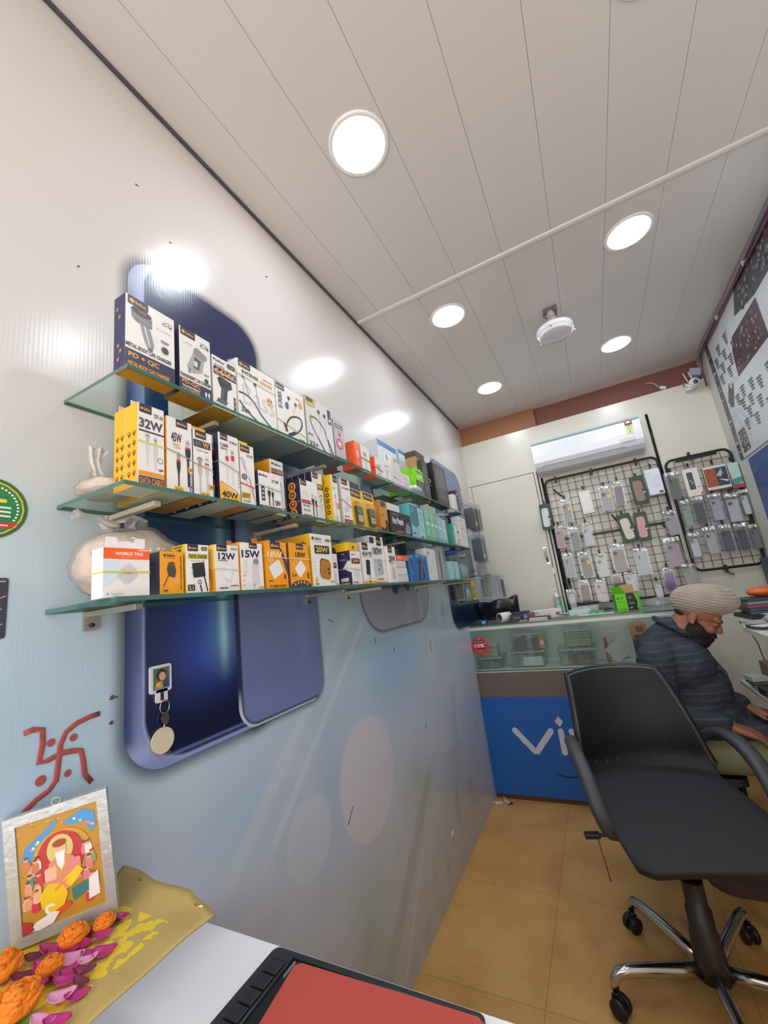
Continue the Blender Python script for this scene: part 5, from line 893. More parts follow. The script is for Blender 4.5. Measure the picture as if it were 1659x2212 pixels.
t = thing('tape_box', (.075, 2.88, 1.235), 'slim yellow and grey carton hanging below the far end of the lowest shelf', 'box'); mb = MB(); mb.box((-.02, 0, 0), (.02, .02, .15), ink('#a9a9a4'), None); mb.build('carton', t, .001); F = Face((-.02, 0, 0), (1, 0, 0), (0, 0, 1), .04, .15); F.rect(0, 0, .5, 1, '#e8cf2f'); F.text('BATTERY', .12, .1, .38, .7, '#6a5f1c', rot=True); F.mb.build('front_print', t)
jar('hanging clear jar with a red lid band below the lowest shelf end', 'B', 2.72, .06, .035, .13, CLR, ink('#d23a3a'), shelf_z=1.235)
for i, (y, c) in enumerate(((2.63, '#3a3c3c'), (2.66, '#5fae4a'), (2.69, '#8a8d88'))):
    edgepack(.045, y, 1.385, .05, .14, c, ('black edge-on pack under the shelf end', 'pack with a bright green edge under the shelf end', 'grey edge-on pack beside the green edged one')[i], d=.008)

# ================================================================== SHOWCASE COUNTER
CW = mat('counter_white', '#d6d9d4', .3, noise_amt=.03); BRW = mat('counter_brown', '#6b625c', .45, noise_amt=.12, scale=6)
t = thing('display_counter', (0, 2.84, 0), 'glass showcase counter with a blue front panel carrying a white logo', 'counter'); CX = 1.30; CYD = .40
mb = MB(); mb.box((.0, 0, 1.052), (CX, CYD+.05, 1.060), GL, [GL, GL, GE, GE, GE, GE]); mb.build('glass_top', t)
mb = MB(); mb.box((.0, .004, 1.030), (CX, .02, 1.051), CW); mb.box((CX-.02, .02, .77), (CX, CYD, 1.051), CW); mb.box((0, CYD-.02, .77), (CX-.02, CYD, 1.051), CW); mb.box((.0, .004, .755), (CX, CYD, .768), CW); mb.build('showcase_frame', t)
mb = MB(); mb.box((.002, .0, .768), (CX-.03, .004, 1.03), thin_glass('front_glass', '#f0f5f2', .6, .04, '#d6dfdc'), None); mb.build('front_glass', t)
mb = MB(); mb.box((.0, .002, .762), (CX, .0035, .768), GE); mb.build('glass_lip', t)
mb = MB(); mb.box((0, .006, .60), (CX, CYD, .755), BRW); mb.build('brown_band', t)
mb = MB(); mb.box((0, .0, .03), (CX, CYD, .60), mat('blue_panel', '#1f62b4', .42, noise_amt=.03)); mb.build('blue_panel', t)
mb = MB(); mb.box((0, .012, 0), (CX, CYD, .03), mat('plinth_brown', '#5b4334', .6, noise_amt=.1)); mb.build('plinth', t)
LW = mat('letter_white', '#c9cede', .45, noise_amt=.02); mb = MB()
def vlet(x):
    hw = .1105; return [(x-hw, .4), (x-.01, .285), (x+.01, .285), (x+hw, .4)]
mb2 = MB()
def stroke(mb, pts, r, y=-.0035):
    L, R_ = [], []
    P = [Vector(p) for p in pts]
    for i, p in enumerate(P):
        d0 = (P[i]-P[i-1]).normalized() if i else (P[1]-P[0]).normalized(); d1 = (P[i+1]-P[i]).normalized() if i < len(P)-1 else d0
        n0 = Vector((-d0.y, d0.x)); n1 = Vector((-d1.y, d1.x)); n = (n0+n1).normalized(); k = 1/max(.4, n.dot(n1)); L.append(p+n*r*k); R_.append(p-n*r*k)
    def capp(c, d, n): return [tuple(c+n*r*math.cos(a)+d*r*math.sin(a)) for a in [PI*q/6 for q in range(1, 6)]]
    d = (P[-1]-P[-2]).normalized(); e = capp(P[-1], d, Vector((-d.y, d.x))); d = (P[0]-P[1]).normalized(); s_ = capp(P[0], d, Vector((-d.y, d.x)))
    mb.prism([tuple(p) for p in L]+e+[tuple(p) for p in R_[::-1]]+s_, (0, y+.003, 0), (1, 0, 0), (0, 0, 1), .0035, LW)
for x in (.30, .635): mb = MB(); stroke(mb, [(x-.105, .405), (x, .285), (x+.0, .285), (x+.105, .405)] if False else [(x-.108, .405), (x-.008, .288), (x+.008, .288), (x+.108, .405)], .017); mb.build('letter_v', t)
mb = MB(); stroke(mb, [(.466, .405), (.466, .288)], .017); mb.build('letter_i', t)
mb = MB(); mb.prism([(.466, .43), (.490, .46), (.466, .49), (.442, .46)], (0, -.0005, 0), (1, 0, 0), (0, 0, 1), .0035, LW); mb.build('letter_dot', t)
mb = MB(); mb.tube([(.87+.075*math.cos(a), -.002, .345+.06*math.sin(a)) for a in [2*PI*k/28 for k in range(28)]], .016, LW, 6, closed=True); o = mb.build('letter_o', t)
mb = MB(); mb.tube([(.394, -.001, .170), (.43, -.002, .155), (.49, -.002, .153), (.53, -.001, .166)], .0028, DARKGAP, 6); mb.build('panel_tear', t)
F = Face((-.006+.0, -.0015, .866), (1, 0, 0), (0, 0, 1), .122, .13); F.circ(.5, .5, .48, '#c8343c'); F.ring(.5, .5, .43, .006, '#e08a8e'); F.rr(.2, .64, .78, .76, .03, '#2f2a2e'); F.text('Super Saver', .24, .67, .74, .73, '#f0e6e6'); F.text('15%', .26, .42, .76, .60, '#f6eeee'); F.rr(.35, .33, .8, .39, .02, '#3a2a30'); F.rect(.15, .44, .2, .56, '#e8a03a'); F.rect(.8, .58, .85, .68, '#e8a03a'); F.text('OFF', .4, .84, .6, .88, '#f0d6d6'); F.line([(.42, .26), (.5, .2), (.58, .26)], .02, '#f0d6d6')
o = F.mb.build('discount_sticker', t); o['label'] = 'round red sticker reading 15%'

CLB = thin_glass('tub_clear', '#e9eff2', 1.3, .16, '#d3dce2', .1)
def tub(lb, x0, x1, z0, h, y0=2.90, d=.2, fill=None, lidc=None):
    t = thing('storage_tub', ((x0+x1)/2, y0, z0), lb, 'container', 'clear tubs in the showcase'); w = x1-x0
    mb = MB(); k = .94
    vs = [(-w/2*k, .01, 0), (w/2*k, .01, 0), (w/2*k, d-.01, 0), (-w/2*k, d-.01, 0), (-w/2, 0, h*.88), (w/2, 0, h*.88), (w/2, d, h*.88), (-w/2, d, h*.88)]
    mb.add(vs, [(0, 3, 2, 1), (0, 1, 5, 4), (1, 2, 6, 5), (2, 3, 7, 6), (3, 0, 4, 7)], CLB); o = mb.build('tub_body', t, .004)
    mb = MB(); mb.box((-w/2-.006, -.006, h*.88), (w/2+.006, d+.006, h), thin_glass('tub_lid', '#dfe6ea', 1.2, .3, '#c9d3da', .1)); mb.tube([(-w/2-.004, -.007, h*.9), (w/2+.004, -.007, h*.9)], .0022, CW, 6); mb.build('lid', t, .003)
    rnd = random.Random(int(x0*999)); i = 0
    if fill:
        x = -w/2*.86
        while x < w/2*.8:
            ww = rnd.uniform(.02, .055); c = rnd.choice(fill); mb = MB(); ht = h*rnd.uniform(.4, .8)
            mb.box((x, .02, .004), (min(x+ww, w/2*.86), d*.8, ht), mat('fill_'+c.strip('#'), c, .5, noise_amt=.25, scale=60)); mb.build('contents', t, .001); x += ww+.003
    return t
tub('lower left grey tub inside the showcase, behind the red sticker', .02, .17, .769, .075, fill=['#6f767c', '#8a9096'])
t = thing('film_stack', (.10, 2.92, .8455), 'stack of clear film packs on the lower left tub, with a gold corner tag', 'film packs'); 
for i in range(6): mb = MB(); mb.cbox((0, .05, .006+i*.013), (.10-.004*(i % 3), .09, .011), mat('film_%d' % (i % 2), ('#a9b0b3', '#c3c8c8')[i % 2], .3, noise_amt=.15), Matrix.Rotation(.08*((i % 3)-1), 3, 'Z')); mb.build('film_pack', t)
F = Face((-.025, -.001, .0), (1, 0, 0), (0, 0, 1), .03, .045); F.rect(0, 0, 1, 1, '#c9a23a'); F.mb.build('gold_tag', t)
tub('lower middle clear tub with a white paper label', .235, .45, .769, .105, fill=['#8d9298', '#b0b4b9'])
F = Face((-.03, -.001, .01), (1, 0, 0), (0, 0, 1), .12, .055); F.rect(0, 0, 1, 1, '#c6cbd2'); F.mb.build('paper_label', bpy.data.objects[[o.name for o in bpy.data.objects if o.name.startswith('storage_tub')][-1]])
t = tub('upper middle clear tub full of dark navy items', .25, .47, .875, .115, fill=['#3a3f55', '#55596a', '#2f3347'])
F = Face((.075, -.004, .01), (1, 0, 0), (0, 0, 1), .03, .075); F.rr(0, 0, 1, 1, .1, '#d98a72'); F.rect(.2, .3, .8, .6, '#e6dcd8'); F.mb.build('orange_label', t)
tub('lower right clear tub with black and orange cables', .535, .755, .769, .105, fill=['#2e3038', '#b9bcc0', '#a0623c', '#3a3d46'])
tub('upper right clear tub holding yellow and white slips', .585, .745, .875, .115, fill=None)
tr = bpy.data.objects[[o.name for o in bpy.data.objects if o.name.startswith('storage_tub')][-1]]
for i in range(6): mb = MB(); mb.cbox((0, .10, .012+i*.014), (.14, .14, .011), ink(('#d3d0c2', '#c9c39a', '#d6d2c6', '#cfc070', '#d3c97f', '#d0cdbf')[i]), Matrix.Rotation(.05*((i % 3)-1), 3, 'Z')); mb.build('paper_pad', tr)
t = thing('paper_card', (.83, 2.90, .77), 'tilted blank white card leaning inside the showcase right end', 'card'); mb = MB(); mb.cbox((.045, .0, .075), (.11, .003, .10), mat('card_offwhite', '#c9c9c6', .6, noise_amt=.03), Matrix.Rotation(.15, 3, 'X') @ Matrix.Rotation(-.62, 3, 'Y')); mb.build('card_sheet', t)
t = thing('small_box', (.805, 2.96, .769), 'red and orange upright carton beside the tilted card', 'box'); mb = MB(); mb.box((0, 0, 0), (.02, .08, .14), ink('#a93a2c')); mb.build('carton', t, .001); F = Face((0, 0, 0), (1, 0, 0), (0, 0, 1), .02, .14); F.rect(.3, .1, .9, .5, '#d98a3a'); F.mb.build('front_print', t)
t = thing('small_box', (.965, 2.93, .90), 'orange and black tool carton at the right end of the showcase', 'box'); mb = MB(); mb.box((0, 0, -.13), (.085, .1, -.002), ink('#2e2a2a')); mb.box((0, 0, 0), (.085, .1, .085), ink('#e07a2a')); mb.build('carton', t, .002); F = Face((0, 0, 0), (1, 0, 0), (0, 0, 1), .085, .085); F.rr(.3, .45, .75, .85, .06, '#6a4a3a'); F.rect(.1, .0, .9, .3, '#3a2f2c'); F.mb.build('front_print', t)
t = thing('pouch_heap', (.72, 3.06, .769), 'grey-green crumpled pouch heap behind the tilted card', 'pouch'); mb = MB(); mb.ellipsoid((.16, .03, .035), (.05, .05, .034), mat('rag_grey', '#8a8f82', .6, noise_amt=.3, scale=50), None, 24, 14, lambda d: 1+.2*noise.noise(d*3)); mb.build('pouch_body', t)
mb = MB(); mb.box((.55, 2.842, 0), (.5505, 2.843, 0), CW)

# things on the counter top
CT = 1.0605
t = thing('document_bag', (.012, 3.09, CT+.005), 'big glossy black document bag propped in the left corner of the counter top', 'bag')
mb = MB(); BB = mat('black_sheet', '#26262a', .22, noise_amt=.15, scale=15); n, m_ = 12, 8; vs = []; rnd = random.Random(3)
for j in range(m_+1):
    for i in range(n+1):
        a, b = i/n, j/m_; top = .135+.03*a*a+.006*math.sin(a*14); vs.append((a*.28+.02*b*(a-.3), .05-.04*b+.02*math.sin(a*9)*b-.05*math.sin(PI*b)*math.sin(PI*a), b*top))
mb.add(vs, [(j*(n+1)+i, j*(n+1)+i+1, (j+1)*(n+1)+i+1, (j+1)*(n+1)+i) for j in range(m_) for i in range(n)], BB, True)
o = mb.build('bag_front', t); o.modifiers.new('t', 'SOLIDIFY').thickness = .004
mb = MB(); mb.add([(x, y+.06+.03*(1-z/.2), z*.97) for x, y, z in vs], [(j*(n+1)+i, j*(n+1)+i+1, (j+1)*(n+1)+i+1, (j+1)*(n+1)+i) for j in range(m_) for i in range(n)], BB, True); o = mb.build('bag_back', t); o.modifiers.new('t', 'SOLIDIFY').thickness = .004
t = thing('paper_roll', (.20, 2.93, CT+.034), 'white hollow paper roll lying on the counter, open end forward', 'roll'); T = Matrix.Rotation(-.5, 4, 'Z') @ Matrix.Rotation(-PI/2, 4, 'X')
TR_ = Matrix.Rotation(-.65, 4, 'Z') @ Matrix.Rotation(-PI/2, 4, 'X'); mb = MB(); mb.lathe([(.026, .0), (.032, .0), (.032, .09), (.026, .09)], mat('roll_white', '#e2e0e1', .5, noise_amt=.02), 28, TR_); mb.f = [f for f in mb.f if len(f) == 4]; mb.m = mb.m[:len(mb.f)]; mb.smooth = mb.smooth[:len(mb.f)]; mb.lathe([(.0262, .003), (.0262, .088)], mat('roll_inside_shade', '#6f6d70', .7, noise_amt=.05), 28, TR_); mb.f = [f for f in mb.f if len(f) == 4]; mb.m = mb.m[:len(mb.f)]; mb.smooth = mb.smooth[:len(mb.f)]; mb.build('roll_body', t)  # inner wall coloured darker than the white paper, painting in the hollow's shade
def cbx(name, lb, x, y, w, d, h, col, rz=0, z=CT, draw=None, cat='box', sub='carton'):
    t = thing(name, (x, y, z), lb, cat, None, rz); mb = MB(); mb.box((0, 0, 0), (w, d, h), mat('cb_'+col.strip('#'), col, .4, noise_amt=.06)); mb.build(sub, t, .0012)
    if draw: F = Face((0, 0, 0), (1, 0, 0), (0, 0, 1), w, h); draw(F); F.mb.build('front_print', t)
    return t
cbx('small_box', 'blue and black small package at the left front of the counter top', .035, 2.90, .075, .05, .028, '#1f4a86', .1, draw=lambda F: (F.rect(0, 0, .4, .7, '#15161a'), F.rr(.6, .2, .95, .8, .05, '#8fb4d8')))
cbx('small_box', 'black flat package left of the blue one on the counter', -.0+.008, 2.865, .07, .03, .02, '#1b1c20', .05)
cbx('small_box', 'black carton with a thin white line beside the paper roll', .275, 2.93, .075, .05, .045, '#1e1f23', .1, draw=lambda F: F.rect(.3, .5, .8, .56, '#c9c9c9'))
cbx('small_box', 'dark flat carton with a black grip, behind the black ones', .27, 3.03, .12, .06, .055, '#2a2a2a', .12, draw=lambda F: F.rect(.1, .4, .6, .6, '#6a5f4a'))
cbx('small_box', 'small blue carton at the middle left of the counter top', .352, 2.95, .04, .05, .04, '#2f4f96', .1, draw=lambda F: F.circ(.5, .6, .2, '#8fa6d8'))
cbx('small_box', 'brown and black picture carton behind the blue one', .385, 2.98, .045, .05, .045, '#7a4a42', .1)
cbx('small_box', 'thin yellow slip under the blue carton', .335, 2.90, .05, .03, .006, '#d9a43a', .1)
cbx('router_box', 'long white carton with a printed drawing, centre of the counter top', .425, 2.99, .175, .06, .055, '#dad8d6', .06, draw=lambda F: (F.ring(.15, .5, .05, .01, '#77777c'), F.rr(.78, .25, .95, .6, .02, '#4a4a50'), F.text('LED', .04, .6, .12, .8, '#444'), F.line([(.3, .3), (.6, .6)], .008, '#aaa')))
cbx('notebook', 'black and white flat case in front of the long white carton', .395, 2.89, .14, .05, .022, '#2b2a29', .08, draw=lambda F: F.rect(.05, .3, .85, .75, '#cfccc8'), cat='notebook', sub='cover')
cbx('paper_card', 'white thin slip before the centre of the counter top', .40, 2.855, .12, .03, .004, '#d9dad6', .05, cat='card', sub='slip')
cbx('small_box', 'pale aqua flat carton right of centre on the counter top', .645, 2.97, .13, .07, .035, '#bcd3d0', .08)
cbx('small_box', 'grey long flat carton behind the aqua one', .66, 3.05, .16, .05, .045, '#b9bcbc', .1)
cbx('small_box', 'bright green translucent packet on the counter top', .765, 2.93, .085, .05, .022, '#1f9a58', .05, draw=lambda F: (F.rect(.1, .3, .4, .6, '#5fd09a'), F.rect(.6, .3, .9, .6, '#5fd09a')))
cbx('paper_card', 'flat white and pink slips before the green packet', .70, 2.90, .2, .05, .006, '#cfc9c6', .02, cat='card', sub='slip')
t = thing('rubber_pad', (.735, 3.12, CT), 'dark grey oval pad lying behind the green packet', 'pad'); mb = MB(); mb.ellipsoid((.08, .03, .012), (.085, .035, .012), mat('pad_grey', '#3d4242', .5, noise_amt=.1)); mb.build('pad_body', t)
t = thing('tape_coil', (.615, 2.99, CT+.006), 'loose loop of grey tape right of the long white carton', 'tape'); mb = MB(); mb.tube([(.03*math.cos(a), .02*math.sin(a), .012+.004*math.sin(3*a)) for a in [2*PI*k/20 for k in range(20)]], .006, mat('tape_grey', '#a9acab', .3, noise_amt=.1), 8, closed=True); mb.build('tape_loop', t)
# hand sanitiser
t = thing('sanitiser_bottle', (.575, 3.13, CT), 'clear pump bottle of blue hand sanitiser at the back of the counter', 'bottle')
mb = MB(); mb.lathe([(0, .002), (.022, .002), (.024, .006), (.024, .095), (.018, .112), (.010, .12)], thin_glass('bottle_clear', '#e6f4f4', 1.4, .05, '#cfe6e8'), 24); mb.build('bottle_body', t)
mb = MB(); mb.lathe([(0, .004), (.021, .004), (.0225, .008), (.0225, .07), (0, .07)], mat('gel_blue', '#48b4bc', .15, noise_amt=.05), 24); mb.build('gel', t)
F = Face((-.012, -.0246, .03), (1, 0, 0), (0, 0, 1), .022, .035); F.rr(0, 0, 1, 1, .1, '#cfe3e6'); F.rect(.2, .6, .8, .7, '#4a7a88'); F.mb.build('label_print', t)
mb = MB(); mb.lathe([(.012, .118), (.014, .12), (.014, .142), (.006, .146), (.005, .165), (.009, .168), (.009, .176), (0, .177)], mat('pump_white', '#e6e6e6', .3, noise_amt=.02), 20); mb.tube([(0, 0, .172), (-.02, -.01, .172), (-.034, -.016, .164)], .0042, MATS['pump_white'], 8); mb.build('pump', t)
# open green and black carton with kraft flaps
t = thing('open_box', (.925, 3.00, CT), 'open green and black carton with raised kraft flaps on the counter top', 'box', None, .15)
GB = ink('#6fd821'); KB = mat('kraft', '#b48a62', .7, noise_amt=.06); IN = mat('kraft_dark', '#3a3430', .7, noise_amt=.1); bw, bd, bh = .135, .09, .105
mb = MB(); q = .0025
mb.box((0, 0, 0), (bw, bd, q), KB); mb.box((0, 0, q), (bw, q, bh), ink('#23312a'), [KB, KB, ink('#2a3a30'), KB, GB, KB]); mb.box((0, bd-q, q), (bw, bd, bh), KB); mb.box((0, q, q), (q, bd-q, bh), KB, [KB, KB, KB, KB, KB, GB]); mb.box((bw-q, q, q), (bw, bd-q, bh), KB, [KB, KB, KB, KB, GB, KB]); mb.build('carton', t)
F = Face((0, 0, 0), (1, 0, 0), (0, 0, 1), bw, bh); F.rect(0, 0, .46, 1, '#6fd821'); F.rect(.46, 0, .96, 1, '#222a26'); F.poly([(.78, 1), (.9, .5), (.86, 0), (1, 0), (1, 1)], '#5fc41f'); F.rr(.04, .68, .2, .8, .04, '#22301c'); F.circ(.28, .74, .03, '#22301c'); F.text('ERD', .06, .70, .2, .78, '#6fd821'); F.text('The Enterprise', .06, .48, .4, .54, '#22401a'); F.text('1 4 pcs', .1, .06, .4, .14, '#22401a'); F.text('ERD', .54, .68, .7, .82, '#7a8a80'); F.text('Mobile', .54, .38, .76, .46, '#6fd821'); F.rect(.54, .12, .64, .18, '#c9d0c9'); F.line([(.84, .95), (.9, .5), (.85, .1)], .02, '#c9d3cc'); F.mb.build('front_print', t)
for nm, vs in (('flap', [(0, 0, bh), (.062, 0, bh), (.04, -.03, bh+.045), (-.02, -.03, bh+.045)]), ('flap', [(0, .0, bh), (0, bd, bh), (-.06, bd, bh+.025), (-.06, .0, bh+.02)]), ('flap', [(.06, bd, bh), (bw, bd, bh), (bw, bd+.02, bh+.05), (.06, bd+.02, bh+.05)])):
    mb = MB(); mb.add(vs, [(0, 1, 2, 3)], GB if vs[2][1] == -.03 else KB); o = mb.build(nm, t); o.modifiers.new('t', 'SOLIDIFY').thickness = .002
t = thing('plastic_pouch', (1.09, 3.02, CT+.001), 'crumpled clear plastic at the right end of the counter top', 'pouch'); mb = MB(); mb.ellipsoid((.06, .04, .03), (.08, .06, .03), PLB, None, 28, 16, lambda d: 1+.25*noise.noise(d*4)); mb.build('film', t)

# ================================================================== SECURITY CAMERA AND SMALL THINGS ON TOP OF THE PARTITION
t = thing('security_camera', (1.748, 3.44, 2.545), 'small white dome security camera with two antennas at the top right of the partition', 'camera')
CWH = mat('cam_white', '#dedcda', .3, noise_amt=.02); mb = MB(); mb.ellipsoid((0, 0, 0), (.036, .036, .034), CWH); mb.build('head', t)
mb = MB(); T = Matrix.Translation((0, -.03, -.008)) @ Matrix.Rotation(PI/2+.15, 4, 'X'); mb.lathe([(.018, -.01), (.022, 0), (.022, .006), (.016, .007), (.016, .004), (0, .004)], CWH, 24, T); o = mb.build('lens_ring', t)
mb = MB(); mb.lathe([(.0, .005), (.0155, .005), (.0155, .0055), (0, .006)], mat('lens_grey', '#4a4c52', .1, noise_amt=.2), 20, T); mb.build('lens', o)
mb = MB(); mb.tube([(-.05, .03, .02), (-.035, .0, -.02), (0, 0, -.034)], .007, CWH, 8); mb.cbox((-.03, .03, -.03), (.05, .04, .02), CWH); mb.build('mount', t)
for x in (-.032, .0): mb = MB(); mb.tube([(x, .012, .02), (x-.014, .014, .095)], .0042, CWH, 8); mb.build('antenna', t)
mb = MB(); mb.tube([(-.06, .03, .0), (-.055, .02, .03), (-.058, .015, .045)], .004, ink('#a9603a'), 6); mb.build('power_lead', t)
t = thing('adapter_plug', (1.575, 3.505, 2.585), 'small white plug adapter on the partition top edge left of the security camera', 'adapter'); mb = MB(); mb.cbox((0, 0, .008), (.04, .03, .022), CWH, Matrix.Rotation(.4, 3, 'Y')); mb.build('adapter_body', t, .004)
mb = MB(); mb.tube([(-.02, 0, .02), (-.04, .02, .07), (-.07, .05, .10), (-.085, .06, .10)], .0025, CWH, 6); mb.build('lead', t)
t = thing('junction_box', (1.79, 3.53, 2.62), 'pale violet junction box in the upper right corner above the camera', 'junction box'); mb = MB(); mb.cbox((0, 0, .03), (.07, .05, .055), mat('box_violet', '#b3b3cf', .4, noise_amt=.05), Matrix.Rotation(.3, 3, 'Y')); mb.build('box_body', t, .004)
for nm, c, dz, lb in (('cable_run', '#7a2f45', -.045, 'dark red cable run along the top of the right wall'), ('cable_run', '#8a8896', -.015, 'grey violet conduit along the top of the right wall')):
    pts = [(1.820, y, H+dz+.006*math.sin(y*7+dz*99)) for y in [1.6+.1*k for k in range(19)]]+([(1.815, 3.45, 2.62), (1.815, 3.46, 2.5)] if c == '#7a2f45' else [(1.81, 3.47, 2.70)])
    mb = MB(); mb.tube(pts, .006 if dz < -.02 else .011, ink(c), 8); o = mb.build(nm); tag(o, lb, 'cable')
for y in (1.95, 2.45, 2.95): mb = MB(); mb.cbox((1.822, y, H-.028), (.022, .008, .04), CWH); tag(mb.build('cable_clip'), 'white cable clip on the right wall, %s one from the back corner' % {1.95: 'third', 2.45: 'second', 2.95: 'first'}[y], 'clip', 'white cable clips under the ceiling')

# ================================================================== POSTERS ON THE RIGHT WALL
def poster(name, lb, y1, z0, w, h, base):
    t = thing(name, (RX, y1, z0), lb, 'poster'); mb = MB(); mb.box((-.006, -w, 0), (-.0005, 0, h), ink(base)); mb.build('sheet', t)
    return t, Face((-.006, 0, 0), (0, -1, 0), (0, 0, 1), w, h)
t, F = poster('circuit_poster', 'large pale wall poster of phone circuit boards with rows of small captions', 3.335, 1.905, 1.7, .825, '#c3c7ca')
rnd = random.Random(5)
F.poly([(.0, .0), (.035, .0), (.045, .35), (.04, 1), (.0, 1)], '#4a4a4c'); 
for k in range(26): b = rnd.uniform(.02, .95); F.rr(.004, b, rnd.uniform(.015, .035), b+rnd.uniform(.008, .03), .002, rnd.choice(['#77777a', '#2e2e30', '#a9a9ab', '#5f5a58']))
F.rr(.055, .03, .13, .2, .004, '#5a504c')
for k in range(70): a, b = rnd.uniform(.056, .124), rnd.uniform(.035, .185); F.rect(a, b, a+.006, b+.012, rnd.choice(['#2e2a28', '#8a8480', '#c9c4c0', '#6b5f5a']))
F.poly([(.05, .42), (.12, .56), (.16, .52), (.10, .38)], '#434244'); F.circ(.135, .53, .012, '#c9c9cc'); F.circ(.06, .42, .012, '#c9c9cc')
F.poly([(.22, .52), (.5, .52), (.5, .78), (.27, .78), (.24, .7)], '#4c3c42')
for k in range(60): a, b = rnd.uniform(.24, .48), rnd.uniform(.53, .75); F.rect(a, b, a+.01, b+.02, rnd.choice(['#2e2628', '#6f6465', '#948a8a']))
F.poly([(.34, .86), (.40, 1), (.70, 1), (.72, .80), (.5, .80)], '#3d3d42')
for k in range(70): a, b = rnd.uniform(.40, .69), rnd.uniform(.81, .98); F.rr(a, b, a+.012, b+.022, .002, rnd.choice(['#77777c', '#232327', '#8b8d92', '#66707f']))
for ax, bz in ((.06, .80), (.06, .66), (.10, .72), (.11, .86), (.15, .78), (.15, .64), (.19, .70), (.20, .86), (.14, .42), (.17, .36), (.20, .44), (.20, .28), (.15, .22), (.24, .34), (.24, .20), (.28, .42), (.30, .28), (.34, .38), (.36, .22), (.42, .40), (.46, .26)):
    for r_ in range(4):
        F.line([(ax+.003*r_+k*.0055, bz-.022*r_+(.006 if k % 2 else 0)) for k in range(8-r_)], .0042, '#34343a')
for L in ([(.05, .6), (.09, .95), (.13, .95)], [(.08, .5), (.19, .55), (.21, .5)], [(.10, .35), (.12, .12), (.18, .12)], [(.21, .9), (.235, .62)], [(.24, .93), (.26, .78)], [(.05, .24), (.09, .38)], [(.14, .33), (.22, .14)]): F.line(L, .0012, '#55555c')
F.mb.build('circuit_print', t)
t, F = poster('blue_poster', 'deep blue poster below the circuit board poster', 3.22, 1.30, 1.3, .585, '#2c4584')
for k in range(14): a = rnd.uniform(.02, .5); b = rnd.uniform(.2, .9); F.line([(a, b), (a+.02, b+.03), (a+.03, b-.02)], .006, '#4f74c8')
F.mb.build('light_print', t)
t = thing('leaning_board', (1.76, 3.02, 1.02), 'dark slate blue board leaning by the right wall behind the turban', 'board'); mb = MB(); mb.box((.03, -.0, .0), (.07, .40, .26), mat('slate_board', '#414b66', .5, noise_amt=.08)); mb.build('board_panel', t, .003)

# ================================================================== RIGHT SIDE BENCH, LOW SHELF AND THEIR CLUTTER
t = thing('work_bench', (0, 0, 0), 'white topped work bench along the right wall beside the seated man', 'bench'); BT = 1.0
WB = mat('bench_white', '#c9c8c2', .45, noise_amt=.04)
mb = MB(); mb.prism([(1.37, 1.15), (RX-.002, 1.15), (RX-.002, 3.0), (1.50, 2.86), (1.44, 2.68), (1.38, 2.40)], (0, 0, BT-.022), (1, 0, 0), (0, 1, 0), .022, WB); mb.build('bench_top', t, .002)
mb = MB(); mb.prism([(1.68, 1.3), (RX-.002, 1.3), (RX-.002, 3.0), (1.68, 2.9)], (0, 0, .45), (1, 0, 0), (0, 1, 0), .527, mat('bench_side', '#a6a19c', .5, noise_amt=.05)); mb.build('side_panel', t)
mb = MB(); mb.tube([(1.46, 2.80, .975), (1.50, 2.86, .93), (1.53, 2.89, .85), (1.54, 2.90, .74), (1.55, 2.9, .70)], .003, ink('#8a4a3a'), 6); mb.build('red_wire', t)
t = thing('low_shelf', (1.40, 2.40, .66), 'low work shelf at elbow height right of the seated man, crowded with parts', 'shelf'); mb = MB(); mb.box((0, 0, .0), (.279, .44, .018), WB); mb.build('shelf_board', t, .002)
LS = .679
cbx('small_box', 'white square box on the low shelf stack', 1.405, 2.62, .07, .07, .022, '#bcc9c2', .2, LS+.036)
for i in range(3): cbx('phone_part', ('bottom', 'middle', 'top')[i]+' one of three flat grey phone parts under the white square box', 1.405, 2.60, .10, .10, .010, ('#7b7c74', '#9a9a90', '#5c5c58')[i], .1*(i-1), LS+.0118*i, cat='phone part', sub='part_body')
cbx('small_box', 'black tray before the grey phone parts on the low shelf', 1.41, 2.48, .11, .09, .03, '#26262a', .05, LS)
cbx('kraft_box', 'open tan cardboard box on the right of the low shelf', 1.49, 2.68, .08, .12, .10, '#8f7a62', 0, LS)
t = thing('tape_roll', (1.545, 2.50, LS+.014), 'orange brown tape roll at the right edge of the photo', 'tape'); mb = MB(); mb.lathe([(.010, -.013), (.026, -.013), (.026, .013), (.010, .013), (.010, -.013)], mat('tape_amber', '#b5772f', .3, noise_amt=.1), 24); mb.build('roll_body', t)
# stack of folders with an orange pouch
for i, (c, w, d, h, rz, lb) in enumerate((('#33363a', .20, .20, .022, .1, 'black folder, lowest in the pile on the bench'), ('#4a4d50', .21, .19, .016, -.05, 'dark grey folder, second in the pile on the bench'), ('#3f5a58', .19, .19, .014, .15, 'teal grey folder in the bench pile'), ('#8a3f52', .20, .17, .016, .05, 'maroon folder in the bench pile'), ('#77808a', .19, .18, .014, .0, 'blue grey folder under the topmost dark one'), ('#3a3f45', .18, .17, .012, .12, 'dark folder right under the orange pouch'))):
    cbx('folder', lb, 1.47+.004*(i % 3), 2.62, w, d, h-.001, c, rz, BT+.0005+[0, .0225, .039, .0535, .070, .0845][i], cat='folder', sub='cover')
t = thing('orange_pouch', (1.57, 2.72, BT+.0975), 'bright orange pouch on top of the folder pile', 'pouch'); mb = MB(); mb.ellipsoid((0, 0, .024), (.065, .05, .024), mat('pouch_orange', '#d2642a', .5, noise_amt=.06), None, 24, 14, lambda d: 1+.08*noise.noise(d*3)); mb.build('pouch_body', t)
